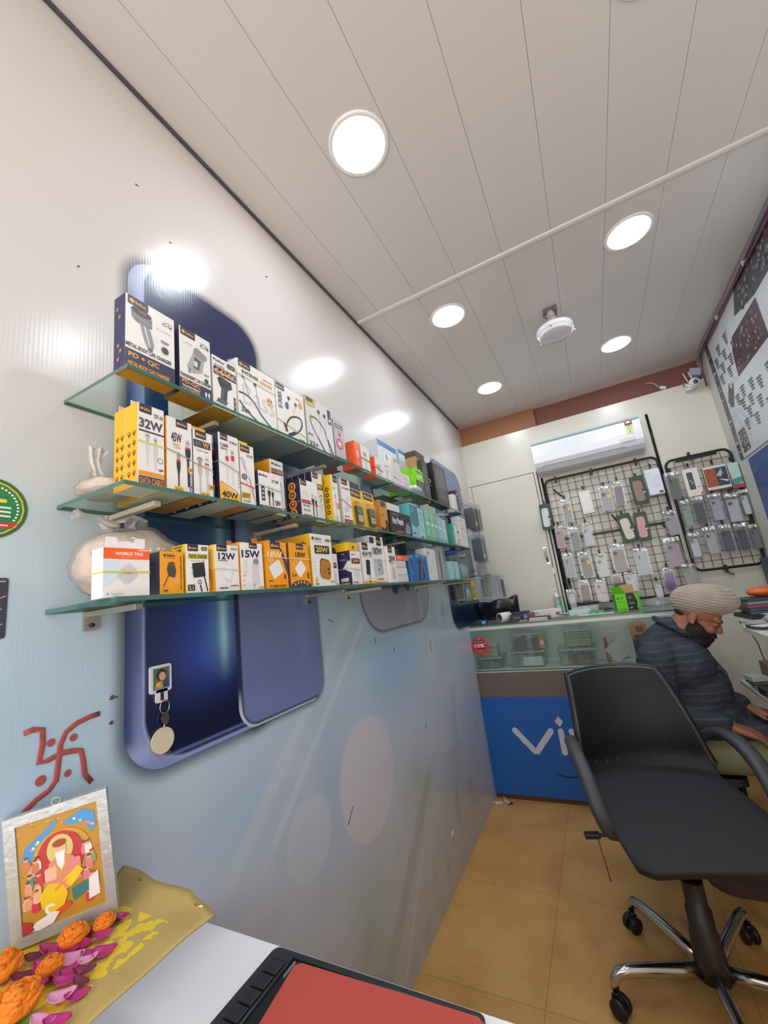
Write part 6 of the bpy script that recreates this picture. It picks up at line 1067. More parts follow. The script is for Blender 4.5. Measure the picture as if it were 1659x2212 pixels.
cbx('paper_card', 'pale blue sheet sticking out over the bench pile', 1.52, 2.48, .16, .08, .003, '#b9cbd6', .3, BT+.03, cat='card', sub='slip')
t = thing('plastic_pouch', (1.47, 2.45, BT+.001), 'crumpled clear packet on the front of the bench', 'pouch'); mb = MB(); mb.ellipsoid((.05, .0, .02), (.05, .045, .02), mat('crumple_grey', '#9aa39c', .25, noise_amt=.35, scale=60), None, 24, 14, lambda d: 1+.3*noise.noise(d*3.5)); mb.build('film', t)
cbx('notebook', 'dark green pad at the front corner of the bench', 1.39, 2.27, .12, .09, .014, '#3c4a48', .1, BT, cat='notebook', sub='cover')
cbx('paper_card', 'white paper slip lying over the dark green pad', 1.41, 2.24, .09, .06, .003, '#cfd0cc', .5, BT+.0145, cat='card', sub='slip')
cbx('small_box', 'grey flat part beside the crumpled packet on the bench', 1.45, 2.13, .12, .09, .02, '#6d7274', -.2, BT)
cbx('small_box', 'black tray of small parts on the bench front', 1.56, 2.36, .14, .09, .02, '#3a3d42', .1, BT)
# ================================================================== OFFICE CHAIR
t = thing('office_chair', (.918, 1.745, 0), 'black office chair with slatted back, grey-black loop arms and chrome star base', 'chair', None, math.radians(15))
LEA = mat('black_leatherette', '#121316', .5, noise_amt=.08, bump=.12, scale=220, spec=.3)
FAB = mat('black_seat_fabric', '#1e2024', .7, noise_amt=.12, bump=.25, scale=300)
ARM = mat('arm_grey_black', '#3a3c40', .5, noise_amt=.05)
PIP = mat('piping_grey', '#3c3d40', .28, noise_amt=.05)
def surf(name, parent, nu, nv, fn, th, m, crease=False):
    vs = [fn(i/nu, j/nv) for j in range(nv+1) for i in range(nu+1)]
    mb = MB(); mb.add(vs, [(j*(nu+1)+i, j*(nu+1)+i+1, (j+1)*(nu+1)+i+1, (j+1)*(nu+1)+i) for j in range(nv) for i in range(nu)], m, True)
    o = mb.build(name, parent); s = o.modifiers.new('t', 'SOLIDIFY'); s.thickness = th; s.offset = 0; b = o.modifiers.new('b', 'BEVEL'); b.width = min(.006, th*.4); b.segments = 3; b.angle_limit = .9; return o
def backpt(a, b):
    # a across 0..1, b up 0..1
    hw = .250-.068*b; x = .045-.030*b+(a-.5)*2*hw; z = .485+.395*b
    y = .355+.10*b*b-.02*math.sin(b*PI)-.045*(1-b)**3*0+.06*(1-math.cos(0)) + .05*(1-abs(2*a-1)**2.0)
    if b < .22: y -= .045*((.22-b)/.22)**2
    k = abs(2*a-1)
    if b > .85: z -= .012*k**3*((b-.85)/.15)
    return (x, y, z)
surf('backrest', t, 24, 30, backpt, .014, LEA)
mb = MB()
edge = [backpt(0, b/14) for b in range(1, 14)]; top = [backpt(a/14, 1) for a in range(0, 15)]; edge2 = [backpt(1, b/14) for b in range(13, 0, -1)]
loop = [(x, y-.004, z) for x, y, z in edge+top+edge2]
mb.tube(loop, .0075, PIP, 8); mb.build('back_piping', t)
mb = MB(); mb.tube([(x+(.012 if x > .1 else -.004), y+.022, z+.004) for x, y, z in edge+top+edge2], .0095, BLACKP, 8); mb.build('back_frame', t)
for r_, b in enumerate((.30, .12)):
    for k in range(9):
        mb = MB(); a = .12+.095*k; p = backpt(a, b); q = backpt(a+.004, b+.035); mb.tube([(p[0], p[1]-.0075, p[2]), (q[0], q[1]-.0078, q[2])], .0022, BLACKM if r_ == 0 else PIP, 5); mb.build('back_slot', t)
mb = MB(); mb.box((.0, .45, .40), (.08, .475, .60), BLACKP); mb.box((.0, .10, .395), (.08, .475, .42), BLACKP); mb.build('back_support', t, .006)
def seatpt(a, b):
    # b from front 0 to back 1
    hw = .235+.02*math.sin(b*PI); x = .045+(a-.5)*2*hw; y = -.185+.56*b; k = abs(2*a-1)
    z = .508-.055*(1-b)**3.5 - .012*k**4 - .010*math.sin(b*PI)+.004*b
    if k > .8 and b < .25: y += .045*((k-.8)/.2)**1.5*((.25-b)/.25)
    return (x, y, z)
mb = MB(); n1, n2 = 24, 26; P = [seatpt(i/n1, j/n2) for j in range(n2+1) for i in range(n1+1)]; th = .075; nn = len(P)
Q = []
for x, y, z in P: Q.append((.045+(x-.045)*.93, .07+(y-.07)*.93, min(z-.03, .452)))
f = [(j*(n1+1)+i, j*(n1+1)+i+1, (j+1)*(n1+1)+i+1, (j+1)*(n1+1)+i) for j in range(n2) for i in range(n1)]
fs = f+[tuple(nn+q for q in reversed(g)) for g in f]
rim = [i for i in range(n1+1)]+[(j*(n1+1)+n1) for j in range(1, n2+1)]+[n2*(n1+1)+i for i in range(n1-1, -1, -1)]+[j*(n1+1) for j in range(n2-1, 0, -1)]
fs += [(rim[k], nn+rim[k], nn+rim[(k+1) % len(rim)], rim[(k+1) % len(rim)]) for k in range(len(rim))]
mb.add([*P, *Q], fs, FAB, True); o = mb.build('seat', t, .012, 3)
mb = MB(); mb.box((-.10, -.10, .42), (.19, .28, .446), BLACKP); mb.build('seat_plate', t, .004)
mb = MB(); mb.box((-.05, -.07, .385), (.07, .16, .42), BLACKP); mb.tube([(-.02, .03, .41), (-.20, .05, .43), (-.24, .05, .43)], .006, BLACKP, 8); mb.cbox((-.262, .05, .43), (.05, .028, .014), BLACKP); mb.build('tilt_mechanism', t, .003)
mb = MB(); mb.tube([(-.245, .05, .425), (-.243, .045, .385), (-.237, .05, .345), (-.233, .042, .295)], .0022, mat('thread_brown', '#7a3a20', .8, noise_amt=.2), 6); mb.build('loose_thread', t)
def arm(s):
    c = .045
    path = [(c+s*.245, .41, .60), (c+s*.272, .34, .640), (c+s*.282, .24, .652), (c+s*.284, .15, .632), (c+s*.280, .07, .585), (c+s*.272, .02, .52), (c+s*.25, .01, .46), (c+s*.20, .03, .435)]
    # smooth
    pp = []
    for i in range(len(path)-1):
        p0 = Vector(path[max(i-1, 0)]); p1 = Vector(path[i]); p2 = Vector(path[i+1]); p3 = Vector(path[min(i+2, len(path)-1)])
        for k in range(6):
            q = k/6; pp.append(.5*((2*p1)+(-p0+p2)*q+(2*p0-5*p1+4*p2-p3)*q*q+(-p0+3*p1-3*p2+p3)*q**3))
    pp.append(Vector(path[-1]))
    vs = []; n = 10; N = len(pp)
    for i, p in enumerate(pp):
        d = (pp[min(i+1, N-1)]-pp[max(i-1, 0)]).normalized(); side = Vector((1, 0, 0)); up = side.cross(d).normalized(); side = d.cross(up).normalized()
        w = .027*(1-.3*abs(2*i/N-1)**3); hgt = .013+.006*math.sin(PI*i/N)
        for k in range(n): a = 2*PI*k/n; vs.append(p+side*w*math.copysign(abs(math.cos(a))**.7, math.cos(a))+up*hgt*math.copysign(abs(math.sin(a))**.7, math.sin(a)))
    mb = MB(); mb.add(vs, [(i*n+k, i*n+(k+1) % n, (i+1)*n+(k+1) % n, (i+1)*n+k) for i in range(N-1) for k in range(n)]+[tuple(range(n))[::-1], tuple((N-1)*n+k for k in range(n))], ARM, True)
    return mb.build('armrest', t)
arm(-1); arm(1)
mb = MB(); mb.lathe([(.012, .30), (.014, .30), (.014, .40), (.012, .40)], CHROME, 20); mb.build('gas_lift', t)
mb = MB(); mb.lathe([(.026, .325), (.031, .33), (.031, .322), (.030, .25), (.036, .248), (.036, .19), (.040, .185), (.046, .10), (.046, .07), (.0, .068)], mat('column_cover', '#2b2420', .45, noise_amt=.12), 28); mb.build('column_cover', t)
for k in range(5):
    a = math.radians(61-15+72*k); d = Vector((math.cos(a), math.sin(a), 0)); mb = MB()
    pts = [d*.03+Vector((0, 0, .088)), d*.10+Vector((0, 0, .096)), d*.18+Vector((0, 0, .104)), d*.255+Vector((0, 0, .110)), d*.285+Vector((0, 0, .106)), d*.302+Vector((0, 0, .090)), d*.306+Vector((0, 0, .066))]
    mb.tube(pts, [.020, .019, .0175, .016, .0155, .014, .012], CHROME, 14); lg = mb.build('star_leg', t)
    mb = MB(); rz = Matrix.Rotation(a+.9+.7*k, 4, 'Z'); T0 = Matrix.Translation(d*.306) @ rz; mb.T = T0
    for s in (-1, 1): mb.lathe([(0, s*.007), (.024, s*.007), (.0262, s*.010), (.0262, s*.020), (.022, s*.024), (0, s*.0245)], BLACKP, 20, Matrix.Translation((.008, 0, .0268)) @ Matrix.Rotation(PI/2, 4, 'X'))
    mb.tube([(0, 0, .066), (0, 0, .045), (.008, 0, .028)], .007, BLACKP, 8); mb.box((-.012, -.007, .03), (.02, .007, .052), BLACKP); mb.build('caster', t)

# brown doormat on the floor behind the chair
mb = MB(); mb.prism([(x, y) for x, y in rrect(.62, .46, .10, 6, 1.31, 2.48)], (0, 0, .0005), (1, 0, 0), (0, 1, 0), .016, mat('mat_brown', '#5b4038', .95, noise_amt=.25, bump=.9, scale=160)); o = mb.build('floor_mat'); tag(o, 'dark brown rounded floor mat half hidden under the seat of the chair', 'mat')
# small white clips at the counter foot
for i, (x, y, rz, lb) in enumerate(((.03, 2.775, .3, 'left white plastic clip at the foot of the blue panel'), (.075, 2.80, -.8, 'right white plastic clip at the foot of the blue panel'))):
    t = thing('cable_loop', (x, y, .004), lb, 'clip', 'white clips on the floor', rz); mb = MB(); mb.tube([(.022*math.cos(a), .010*math.sin(a), 0) for a in [2*PI*k/18 for k in range(18)]], .0035, CWH, 6, closed=True); mb.tube([(-.02, 0, 0), (-.03, .01, .006), (-.038, .0, .012)], .003, CWH, 6); mb.build('loop', t)
t = thing('floor_scrap', (.085, 2.77, .0005), 'small black scrap lying by the white clips', 'scrap', None, .5); mb = MB(); mb.box((0, 0, 0), (.035, .018, .003), BLACKP); mb.build('scrap_piece', t)

# ================================================================== WHITE DESK, LAPTOP, RED FOLDER
DW = mat('desk_white', '#f1f2f6', .4, noise_amt=.015)
t = thing('desk', (0, 0, 0), 'white desk in the foreground carrying the laptop', 'desk')
mb = MB(); mb.box((.012, -.35, .722), (1.25, .645, .75), DW); mb.build('desk_top', t, .003)
mb = MB(); mb.box((.03, .56, 0), (1.22, .58, .722), DW); mb.box((1.2, -.3, 0), (1.22, .56, .722), DW); mb.build('desk_panel', t)
t = thing('laptop', (.238, .388, .7505), 'black laptop with its keyboard partly covered by a dark red folder', 'laptop'); lw, ld = .365, .236
mb = MB(); mb.prism(rrect(lw, ld, .012, 5, lw/2, ld/2), (0, 0, 0), (1, 0, 0), (0, 1, 0), .016, mat('laptop_black', '#2a2a2f', .45, noise_amt=.06)); mb.build('base', t, .002)
mb = MB(); mb.box((.012, .02, .0163), (.045, ld-.02, .0168), mat('keywell', '#111114', .5, noise_amt=.1)); mb.box((.05, .01, .0163), (lw-.02, ld-.015, .0168), MATS['keywell']); mb.build('keyboard_well', t)
KM = mat('key_black', '#232328', .4, noise_amt=.08)
for c in range(7):
    mb = MB(); y = ld-.048-.026*c; mb.box((.015, y, .0168), (.041, y+.0225, .0195), KM); mb.build('key', t, .0012)
mb = MB(); mb.tube([(.047, .005, .018), (.047, ld-.012, .018)], .0022, mat('hinge_green', '#3c4f4a', .3, .5, noise_amt=.1), 6); mb.tube([(.047, ld-.012, .018), (lw-.01, ld-.012, .018)], .0022, MATS['hinge_green'], 6); mb.build('hinge_rod', t)
for y in (.07, .19): mb = MB(); mb.box((.054, y, .0168), (.058, y+.028, .0185), ALU); mb.build('silver_tab', t)
mb = MB()
RED = mat('red_cover', '#b3493f', .75, noise_amt=.05, bump=.15, scale=250)
pts = [(.3125, .583), (.321, .590), (.45, .594), (.600, .598), (.610, .592), (.62, .34), (.61, .10), (.37, .10), (.329, .470)]
t2 = thing('folder', (0, 0, .7775), 'dark red card folder lying over the laptop at the bottom edge', 'folder')
mb.prism(pts, (0, 0, 0), (1, 0, 0), (0, 1, 0), .007, RED); mb.build('cover', t2, .0015)

# ================================================================== WALL SHELF WITH GOLD CLOTH, PICTURE AND FLOWERS
SZ = .893
mb = MB(); mb.box((.002, .10, SZ-.014), (.205, .488, SZ-.002), DW); o = mb.build('wall_shelf', None, origin=(.1, .3, SZ-.014)); tag(o, 'thin wall shelf under the gold cloth, above the desk', 'shelf')
def gold_mat():
    m = bpy.data.materials.new('gold_brocade'); m.use_nodes = True; nt = m.node_tree; b = nt.nodes['Principled BSDF']; L = nt.links.new
    tc = nt.nodes.new('ShaderNodeTexCoord'); mp = nt.nodes.new('ShaderNodeMapping'); L(tc.outputs['Object'], mp.inputs[0])
    v = nt.nodes.new('ShaderNodeTexVoronoi'); v.inputs['Scale'].default_value = 55; L(mp.outputs[0], v.inputs['Vector'])
    n = nt.nodes.new('ShaderNodeTexNoise'); n.inputs['Scale'].default_value = 48; L(mp.outputs[0], n.inputs['Vector'])
    cr = nt.nodes.new('ShaderNodeValToRGB'); e = cr.color_ramp; e.interpolation = 'CONSTANT'; e.elements[0].position = 0; e.elements[0].color = C('#b8a060'); e.elements[1].position = .47; e.elements[1].color = C('#e6c832')
    sp = nt.nodes.new('ShaderNodeSeparateXYZ'); L(tc.outputs['Object'], sp.inputs[0])
    # figured field in the middle, plain border near the edges
    ax = nt.nodes.new('ShaderNodeMath'); ax.operation = 'SUBTRACT'; ax.inputs[1].default_value = .10; L(sp.outputs[0], ax.inputs[0]); ab = nt.nodes.new('ShaderNodeMath'); ab.operation = 'ABSOLUTE'; L(ax.outputs[0], ab.inputs[0])
    lt = nt.nodes.new('ShaderNodeMath'); lt.operation = 'LESS_THAN'; lt.inputs[1].default_value = .095; L(ab.outputs[0], lt.inputs[0])
    ly = nt.nodes.new('ShaderNodeMath'); ly.operation = 'LESS_THAN'; ly.inputs[1].default_value = .46; L(sp.outputs[1], ly.inputs[0]); mu = nt.nodes.new('ShaderNodeMath'); mu.operation = 'MULTIPLY'; L(lt.outputs[0], mu.inputs[0]); L(ly.outputs[0], mu.inputs[1])
    L(v.outputs['Distance'], cr.inputs[0]); ad = nt.nodes.new('ShaderNodeMath'); ad.operation = 'MULTIPLY'; L(n.outputs['Fac'], ad.inputs[0]); L(mu.outputs[0], ad.inputs[1]); L(ad.outputs[0], cr.inputs[0])
    L(cr.outputs[0], b.inputs['Base Color']); b.inputs['Roughness'].default_value = .42; b.inputs['Metallic'].default_value = .05
    w = nt.nodes.new('ShaderNodeTexNoise'); w.inputs['Scale'].default_value = 400; L(mp.outputs[0], w.inputs['Vector']); bp = nt.nodes.new('ShaderNodeBump'); bp.inputs['Strength'].default_value = .5; bp.inputs['Distance'].default_value = .002; L(w.outputs['Fac'], bp.inputs['Height']); L(bp.outputs[0], b.inputs['Normal']); return m
GM = gold_mat(); mb = MB(); n1, n2 = 26, 44; vs = []
for j in range(n2+1):
    for i in range(n1+1):
        a, b = i/n1, j/n2; x = .004+.236*a; y = .06+.445*b; z = SZ+.0015+.0012*math.sin(b*31)*math.sin(a*9)
        if b > .86: z += .022*((b-.86)/.14)**2*(1-a)**.6-.0*a; y += .0
        if b > .9 and a > .75: z -= .004*((b-.9)/.1)
        if a > .93: z -= .0015
        vs.append((x, y+.004*math.sin(a*11)*b, z))
mb.add(vs, [(j*(n1+1)+i, j*(n1+1)+i+1, (j+1)*(n1+1)+i+1, (j+1)*(n1+1)+i) for j in range(n2) for i in range(n1)], GM, True)
o = mb.build('gold_cloth'); o.modifiers.new('t', 'SOLIDIFY').thickness = .0018; o.modifiers['t'].offset = 1; tag(o, 'gold brocade cloth with yellow scroll pattern spread under the framed picture', 'cloth')
mb = MB()
for k in range(5): mb.tube([(.06+.035*k, .497, SZ+.016-.003*k), (.075+.035*k, .499, SZ+.015-.003*k)], .0022, mat('gold_thread', '#e6d070', .2, .9, noise_amt=.1), 6)
mb.build('sequin_edge', o)

# framed devotional print, generic figures
pa, pd, pr = .825, -.066, .089; Uh = Vector((math.cos(pa), math.sin(pa), 0)); Nh = Vector((math.sin(pa), -math.cos(pa), 0)); Vh = Vector((0, 0, 1))*math.cos(pd)-Nh*math.sin(pd)
FW_, FH_ = .130, .175; U = Uh*math.cos(pr)+Vh*math.sin(pr); V = Vh*math.cos(pr)-Uh*math.sin(pr)
t = thing('framed_picture', (.010, .346, SZ+.006), 'small silver-framed devotional picture leaning on the wall on the gold cloth', 'picture'); NN = U.cross(V)
SIL = mat('frame_silver', '#b9bdc0', .25, .35, noise_amt=.12, scale=60, bump=.3)
mb = MB(); out = [(0, 0), (FW_, 0), (FW_, FH_), (0, FH_)]; b_ = .014
mb.prism(out, -NN*.008, U, V, .008, SIL); mb.build('backing', t)
for seg in ([(0, 0), (FW_, 0), (FW_-b_, b_), (b_, b_)], [(FW_, 0), (FW_, FH_), (FW_-b_, FH_-b_), (FW_-b_, b_)], [(FW_, FH_), (0, FH_), (b_, FH_-b_), (FW_-b_, FH_-b_)], [(0, FH_), (0, 0), (b_, b_), (b_, FH_-b_)]):
    mb = MB(); mb.prism(seg, (0, 0, 0), U, V, .0028, SIL); mb.build('frame_bar', t, .0008)
mb = MB(); mb.tube([U*FW_*.5+V*(FH_+.004)+Vector((math.cos(a)*.0, 0, 0))+U*.006*math.cos(a)+V*.005*math.sin(a) for a in [2*PI*k/14 for k in range(14)]], .0012, ALU, 6, closed=True); mb.build('hanging_ring', t)
F = Face(U*b_+V*b_, U, V, FW_-2*b_, FH_-2*b_); rnd = random.Random(11)
F.fill('#b98a34')
for k in range(60): F.rr(*(lambda a, b: (a, b, a+.03, b+.012))(rnd.uniform(.0, .95), rnd.uniform(.5, .97)), .01, rnd.choice(['#c99a3a', '#a5782a', '#d9b04a']))
F.poly([(.04, .66), (.1, .78), (.3, .86), (.46, .95), (.5, .93), (.34, .80), (.2, .70), (.12, .56)], '#4a93cf'); F.poly([(.56, .90), (.8, .97), (.95, .92), (.97, .78), (.9, .72), (.82, .84), (.62, .86)], '#4a93cf')
for k in range(10): F.circ(*rnd.choice([(.15+.02*k, .72+.014*k), (.7+.025*k, .90-.012*k)]), .018, rnd.choice(['#e07aa8', '#efe6ec', '#e9c63a']))
F.ring(.52, .60, .33, .05, '#c9963a', 0, PI); F.poly(circle(.5, .58, .29, 24, .25), '#b8353c'); F.poly(circle(.5, .66, .16, 20, .14), '#cfc07a')
for i in range(26):
    s_ = rnd.choice((-1, 1)); a = .5+s_*rnd.uniform(.26, .44); b = rnd.uniform(.12, .62); c = rnd.choice(['#d99a7a', '#c77a5c', '#e2b090', '#d97a8c', '#c9404a', '#4f8a84', '#e6dcd2', '#8aa04a'])
    F.rr(a-.045, b-.05, a+.045, b+.04, .03, c); F.circ(a, b+.055, .03, '#d9a384'); F.poly(circle(a, b+.068, .028, 10, .012), rnd.choice(['#5a3a30', '#8a4a3a', '#b04a4a']))
F.poly([(.28, .34), (.36, .56), (.5, .62), (.66, .56), (.74, .34), (.52, .26)], '#d98a78'); F.rr(.30, .40, .44, .52, .03, '#e6b8a0'); F.rr(.60, .42, .74, .54, .03, '#d98a88'); F.poly(circle(.5, .66, .08, 18, .07), '#e3b494'); F.poly(circle(.5, .72, .085, 16, .035), '#9c4636'); F.poly([(.44, .64), (.56, .64), (.54, .52), (.50, .47), (.46, .52)], '#f0ecec'); F.line([(.42, .54), (.48, .42), (.56, .54)], .02, '#d9b23a')
F.poly([(.22, .30), (.34, .38), (.5, .34), (.56, .24), (.5, .14), (.36, .10), (.24, .18)], '#e6c02a'); F.poly([(.5, .36), (.7, .46), (.76, .40), (.6, .28)], '#ecc82e'); F.line([(.4, .30), (.56, .36)], .03, '#d98a60')
F.poly([(.62, .14), (.9, .22), (.86, .30), (.6, .26)], '#3f7a76'); F.poly([(.8, .10), (.94, .12), (.94, .34), (.82, .30)], '#e9e4ea'); F.poly([(.4, .06), (.6, .12), (.56, .16), (.4, .12)], '#d9502c')
F.poly([(.08, .02), (.16, .08), (.36, .12), (.44, .10), (.36, .02), (.2, -.0)], '#e9e4ea'); F.ring(.34, .15, .05, .035, '#e9e4ea', .5, 4.6); F.poly([(.0, .0), (.14, .02), (.1, .1), (0, .12)], '#b8353c')
F.mb.build('devotional_print', t)

# red hand-drawn auspicious mark and dots on the banner
CHK = mat('red_chalk', '#a8504c', .85, noise_amt=.35, scale=120)
def daub(name, pts, r, lb, p=None):
    mb = MB(); mb.tube([(.0012, y, z) for y, z in pts], r, CHK, 8)
    mb.v = [Vector((max(0.0005, .0016+(v.x-.0012)*.18), v.y, v.z)) for v in mb.v]
    o = mb.build(name, p); 
    if lb: o['label'] = lb
    return o
t = thing('painted_symbol', (0, 0, 0), 'red finger-painted crossed symbol with four dots above the framed picture', 'wall drawing')
daub('vertical_stroke', [(.461, 1.182), (.445, 1.181), (.425, 1.177), (.408, 1.168), (.400, 1.15), (.398, 1.12), (.396, 1.098), (.386, 1.087), (.370, 1.081), (.356, 1.072), (.350, 1.062)], .0042, None, t)
daub('horizontal_stroke', [(.349, 1.184), (.360, 1.186), (.374, 1.182), (.375, 1.16), (.371, 1.133), (.385, 1.133), (.402, 1.137), (.420, 1.134), (.432, 1.130), (.436, 1.112), (.439, 1.09), (.450, 1.074)], .0042, None, t)
for y, z, r in ((.387, 1.158, .006), (.420, 1.155, .006), (.375, 1.106, .0075), (.413, 1.102, .0055)):
    mb = MB(); mb.prism(circle(y, z, r, 14), (.0004, 0, 0), (0, 1, 0), (0, 0, 1), .0008, CHK); mb.build('dot', t)
for y, z, r, lb in ((.483, 1.204, .004, 'upper reddish smudge dot between the painted symbol and the navy phone'), (.482, 1.160, .0035, 'lower reddish smudge dot between the painted symbol and the navy phone')):
    mb = MB(); mb.prism(circle(y, z, r, 12), (.0007, 0, 0), (0, 1, 0), (0, 0, 1), .0008, mat('smudge', '#6a4a50', .8, noise_amt=.3)); tag(mb.build('smudge_mark'), lb, 'mark')

# key rings hanging on the banner
t = thing('key_ring', (.001, .583, 1.155), 'photo key ring and cream disc hanging on the printed navy phone', 'key ring')
mb = MB(); mb.prism(rrect(.048, .054, .005, 4, -.006, .062), (.001, 0, 0), (0, 1, 0), (0, 0, 1), .004, mat('keyring_white', '#dfdfe6', .3, noise_amt=.02)); mb.prism(rrect(.026, .026, .004, 3, -.004, .028), (.001, 0, 0), (0, 1, 0), (0, 0, 1), .004, MATS['keyring_white']); mb.build('photo_holder', t, .0008)
F = Face((.0055, -.024, .0405), (0, 1, 0), (0, 0, 1), .037, .043); F.rect(0, 0, 1, 1, '#6f9fd0'); F.rect(.04, .06, .96, .98, '#5a6a5a'); F.poly(circle(.5, .66, .30, 16, .28), '#3b2c2a'); F.poly(circle(.55, .60, .2, 16, .2), '#d9a48c'); F.poly([(.1, .08), (.2, .34), (.5, .40), (.6, .08)], '#d9944a'); F.poly([(.6, .08), (.66, .38), (.94, .5), (.94, .08)], '#2f4a7a'); F.circ(.3, .24, .1, '#e6b86a'); F.mb.build('photo_print', t)
mb = MB(); mb.box((.0015, -.0075, .019), (.0062, -.001, .036), mat('slot_navy', '#20284f', .5, noise_amt=.05)); mb.build('slot', t)
mb = MB(); mb.tube([(.006, .001+.0105*math.cos(a), .005+.0125*math.sin(a)) for a in [2*PI*k/22 for k in range(22)]], .0011, CHROME, 6, closed=True); mb.build('split_ring', t)
mb = MB(); mb.prism([(.0+a*1.0, -.018+b) for a, b in circle(0, 0, .0085, 14, .012)], (.003, .002, 0), (0, 1, 0), (0, 0, 1), .004, CHROME); mb.build('swivel_clasp', t, .001)
mb = MB(); mb.tube([(.006, 0, -.028), (.006, -.001, -.036)], .0018, CHROME, 6); mb.prism(circle(-.003, -.058, .0245, 28), (.002, 0, 0), (0, 1, 0), (0, 0, 1), .004, mat('disc_cream', '#d6cdb4', .45, noise_amt=.04)); mb.build('cream_disc', t, .0008)
mb = MB(); mb.cbox((.004, .008, -.084), (.003, .012, .005), CHROME); mb.build('disc_tab', t)

# green round sticker and dark print cut by the left edge of the photo
t = thing('round_sticker', (.0007, .285, 1.545), 'green round sticker with a yellow ring, cut by the left edge of the photo', 'sticker'); R_ = .052
F = Face((0, -R_, -R_), (0, 1, 0), (0, 0, 1), 2*R_, 2*R_, base=.0002); mb = MB(); mb.prism(circle(0, 0, R_, 48), (0, 0, 0), (0, 1, 0), (0, 0, 1), .0006, ink('#2f6a3c')); mb.build('sticker_disc', t)
F.base = .0008; F.circ(.5, .5, .455, '#d9b83a'); F.circ(.5, .5, .43, '#2a7d4a')
F.poly([(.12, .28), (.88, .28), (.80, .18), (.2, .18)], '#b8403c'); F.rect(.25, .22, .75, .24, '#e8d8d0')
for k, b in enumerate((.38, .45, .52)): F.line([(.2+.02*k, b), (.5, b+.006), (.78, b)], .03, '#d9e6d8')
F.rr(.3, .6, .72, .66, .02, '#d9cf3a')
for k in range(12): a = -.5+k*.15; F.circ(.5+.37*math.cos(a), .5+.37*math.sin(a), .017, '#e6efe4')
F.mb.build('sticker_print', t)
t = thing('dark_poster', (.0007, .285, 1.334), 'narrow dark print with pink lines at the left edge of the photo', 'poster'); mb = MB(); mb.prism(rrect(.065, .096, .004, 3, 0, .048), (0, 0, 0), (0, 1, 0), (0, 0, 1), .0006, ink('#39404f')); mb.build('sheet', t)
F = Face((.0006, -.0325, 0), (0, 1, 0), (0, 0, 1), .065, .096); F.rect(.5, .93, .94, .95, '#aab4c0'); F.rect(.5, .47, .9, .49, '#aab4c0'); F.line([(.5, .55), (.97, .70)], .03, '#c08a86'); F.line([(.5, .1), (.93, .24)], .03, '#c08a86'); F.mb.build('lines_print', t)

# marigolds and petals on the cloth
OG = mat('marigold', '#f0841a', .7, noise_amt=.25, scale=200, bump=.6); PK = mat('rose_petal', '#b02a78', .45, noise_amt=.25, scale=90); PK2 = mat('pale_petal', '#d48fb8', .45, noise_amt=.3, scale=90); DP = mat('deep_petal', '#6e1f3c', .5, noise_amt=.3, scale=90); GNL = mat('leaf_green', '#5f8a2c', .5, noise_amt=.3, scale=90)
def marigold(x, y, r, lb, h=.6):
    t = thing('marigold', (x, y, SZ+.004), lb, 'flower', 'marigold heads on the gold cloth'); mb = MB(); rnd = random.Random(int(x*9999+y*777))
    mb.ellipsoid((0, 0, r*h*.8), (r*.8, r*.8, r*h*.8), OG, None, 16, 10)
    for k in range(46):
        ph = math.asin(rnd.uniform(-.2, 1)); th = rnd.uniform(0, 2*PI); d = Vector((math.cos(ph)*math.cos(th), math.cos(ph)*math.sin(th), math.sin(ph)*h*1.3)); c = Vector((0, 0, r*h*.75))+d*r*.72
        mb.ellipsoid(c, (r*.26, r*.26, r*.09), OG, d.to_track_quat('Z', 'Y').to_matrix() @ Matrix.Rotation(rnd.uniform(.3, .9), 3, 'X'), 8, 5, lambda q: 1+.2*noise.noise(q*5))
    mb.build('petals', t)
for x, y, r, lb in ((.147, .296, .030, 'large marigold nearest the bottom left corner'), (.055, .318, .026, 'marigold cut by the left edge under the picture'), (.115, .345, .018, 'dull marigold between the two big ones'), (.088, .385, .022, 'marigold at the foot of the picture frame'), (.102, .418, .017, 'marigold beside the right foot of the frame')): marigold(x, y, r, lb)
def petal(x, y, l, w, a, m, lb, tilt=.15, z=0.0):
    t = thing('petal', (x, y, SZ+.006+z), lb, 'petal', 'loose petals on the gold cloth', a); t.rotation_euler = (tilt, .1, a)
    mb = MB(); vs = [(0, 0, 0)]; n, k_ = 8, 6; vs = []
    for j in range(k_+1):
        for i in range(n+1):
            u, v = i/n*2-1, j/k_*2-1; ww = w*math.sqrt(max(0, 1-u*u))*(1-.15*u)*.5; vs.append((u*l/2, v*ww, .18*l*(u*u)+.25*w*v*v*.6))
    mb.add(vs, [(j*(n+1)+i, j*(n+1)+i+1, (j+1)*(n+1)+i+1, (j+1)*(n+1)+i) for j in range(k_) for i in range(n)], m, True); o = mb.build('petal_blade', t); o.modifiers.new('t', 'SOLIDIFY').thickness = .0008
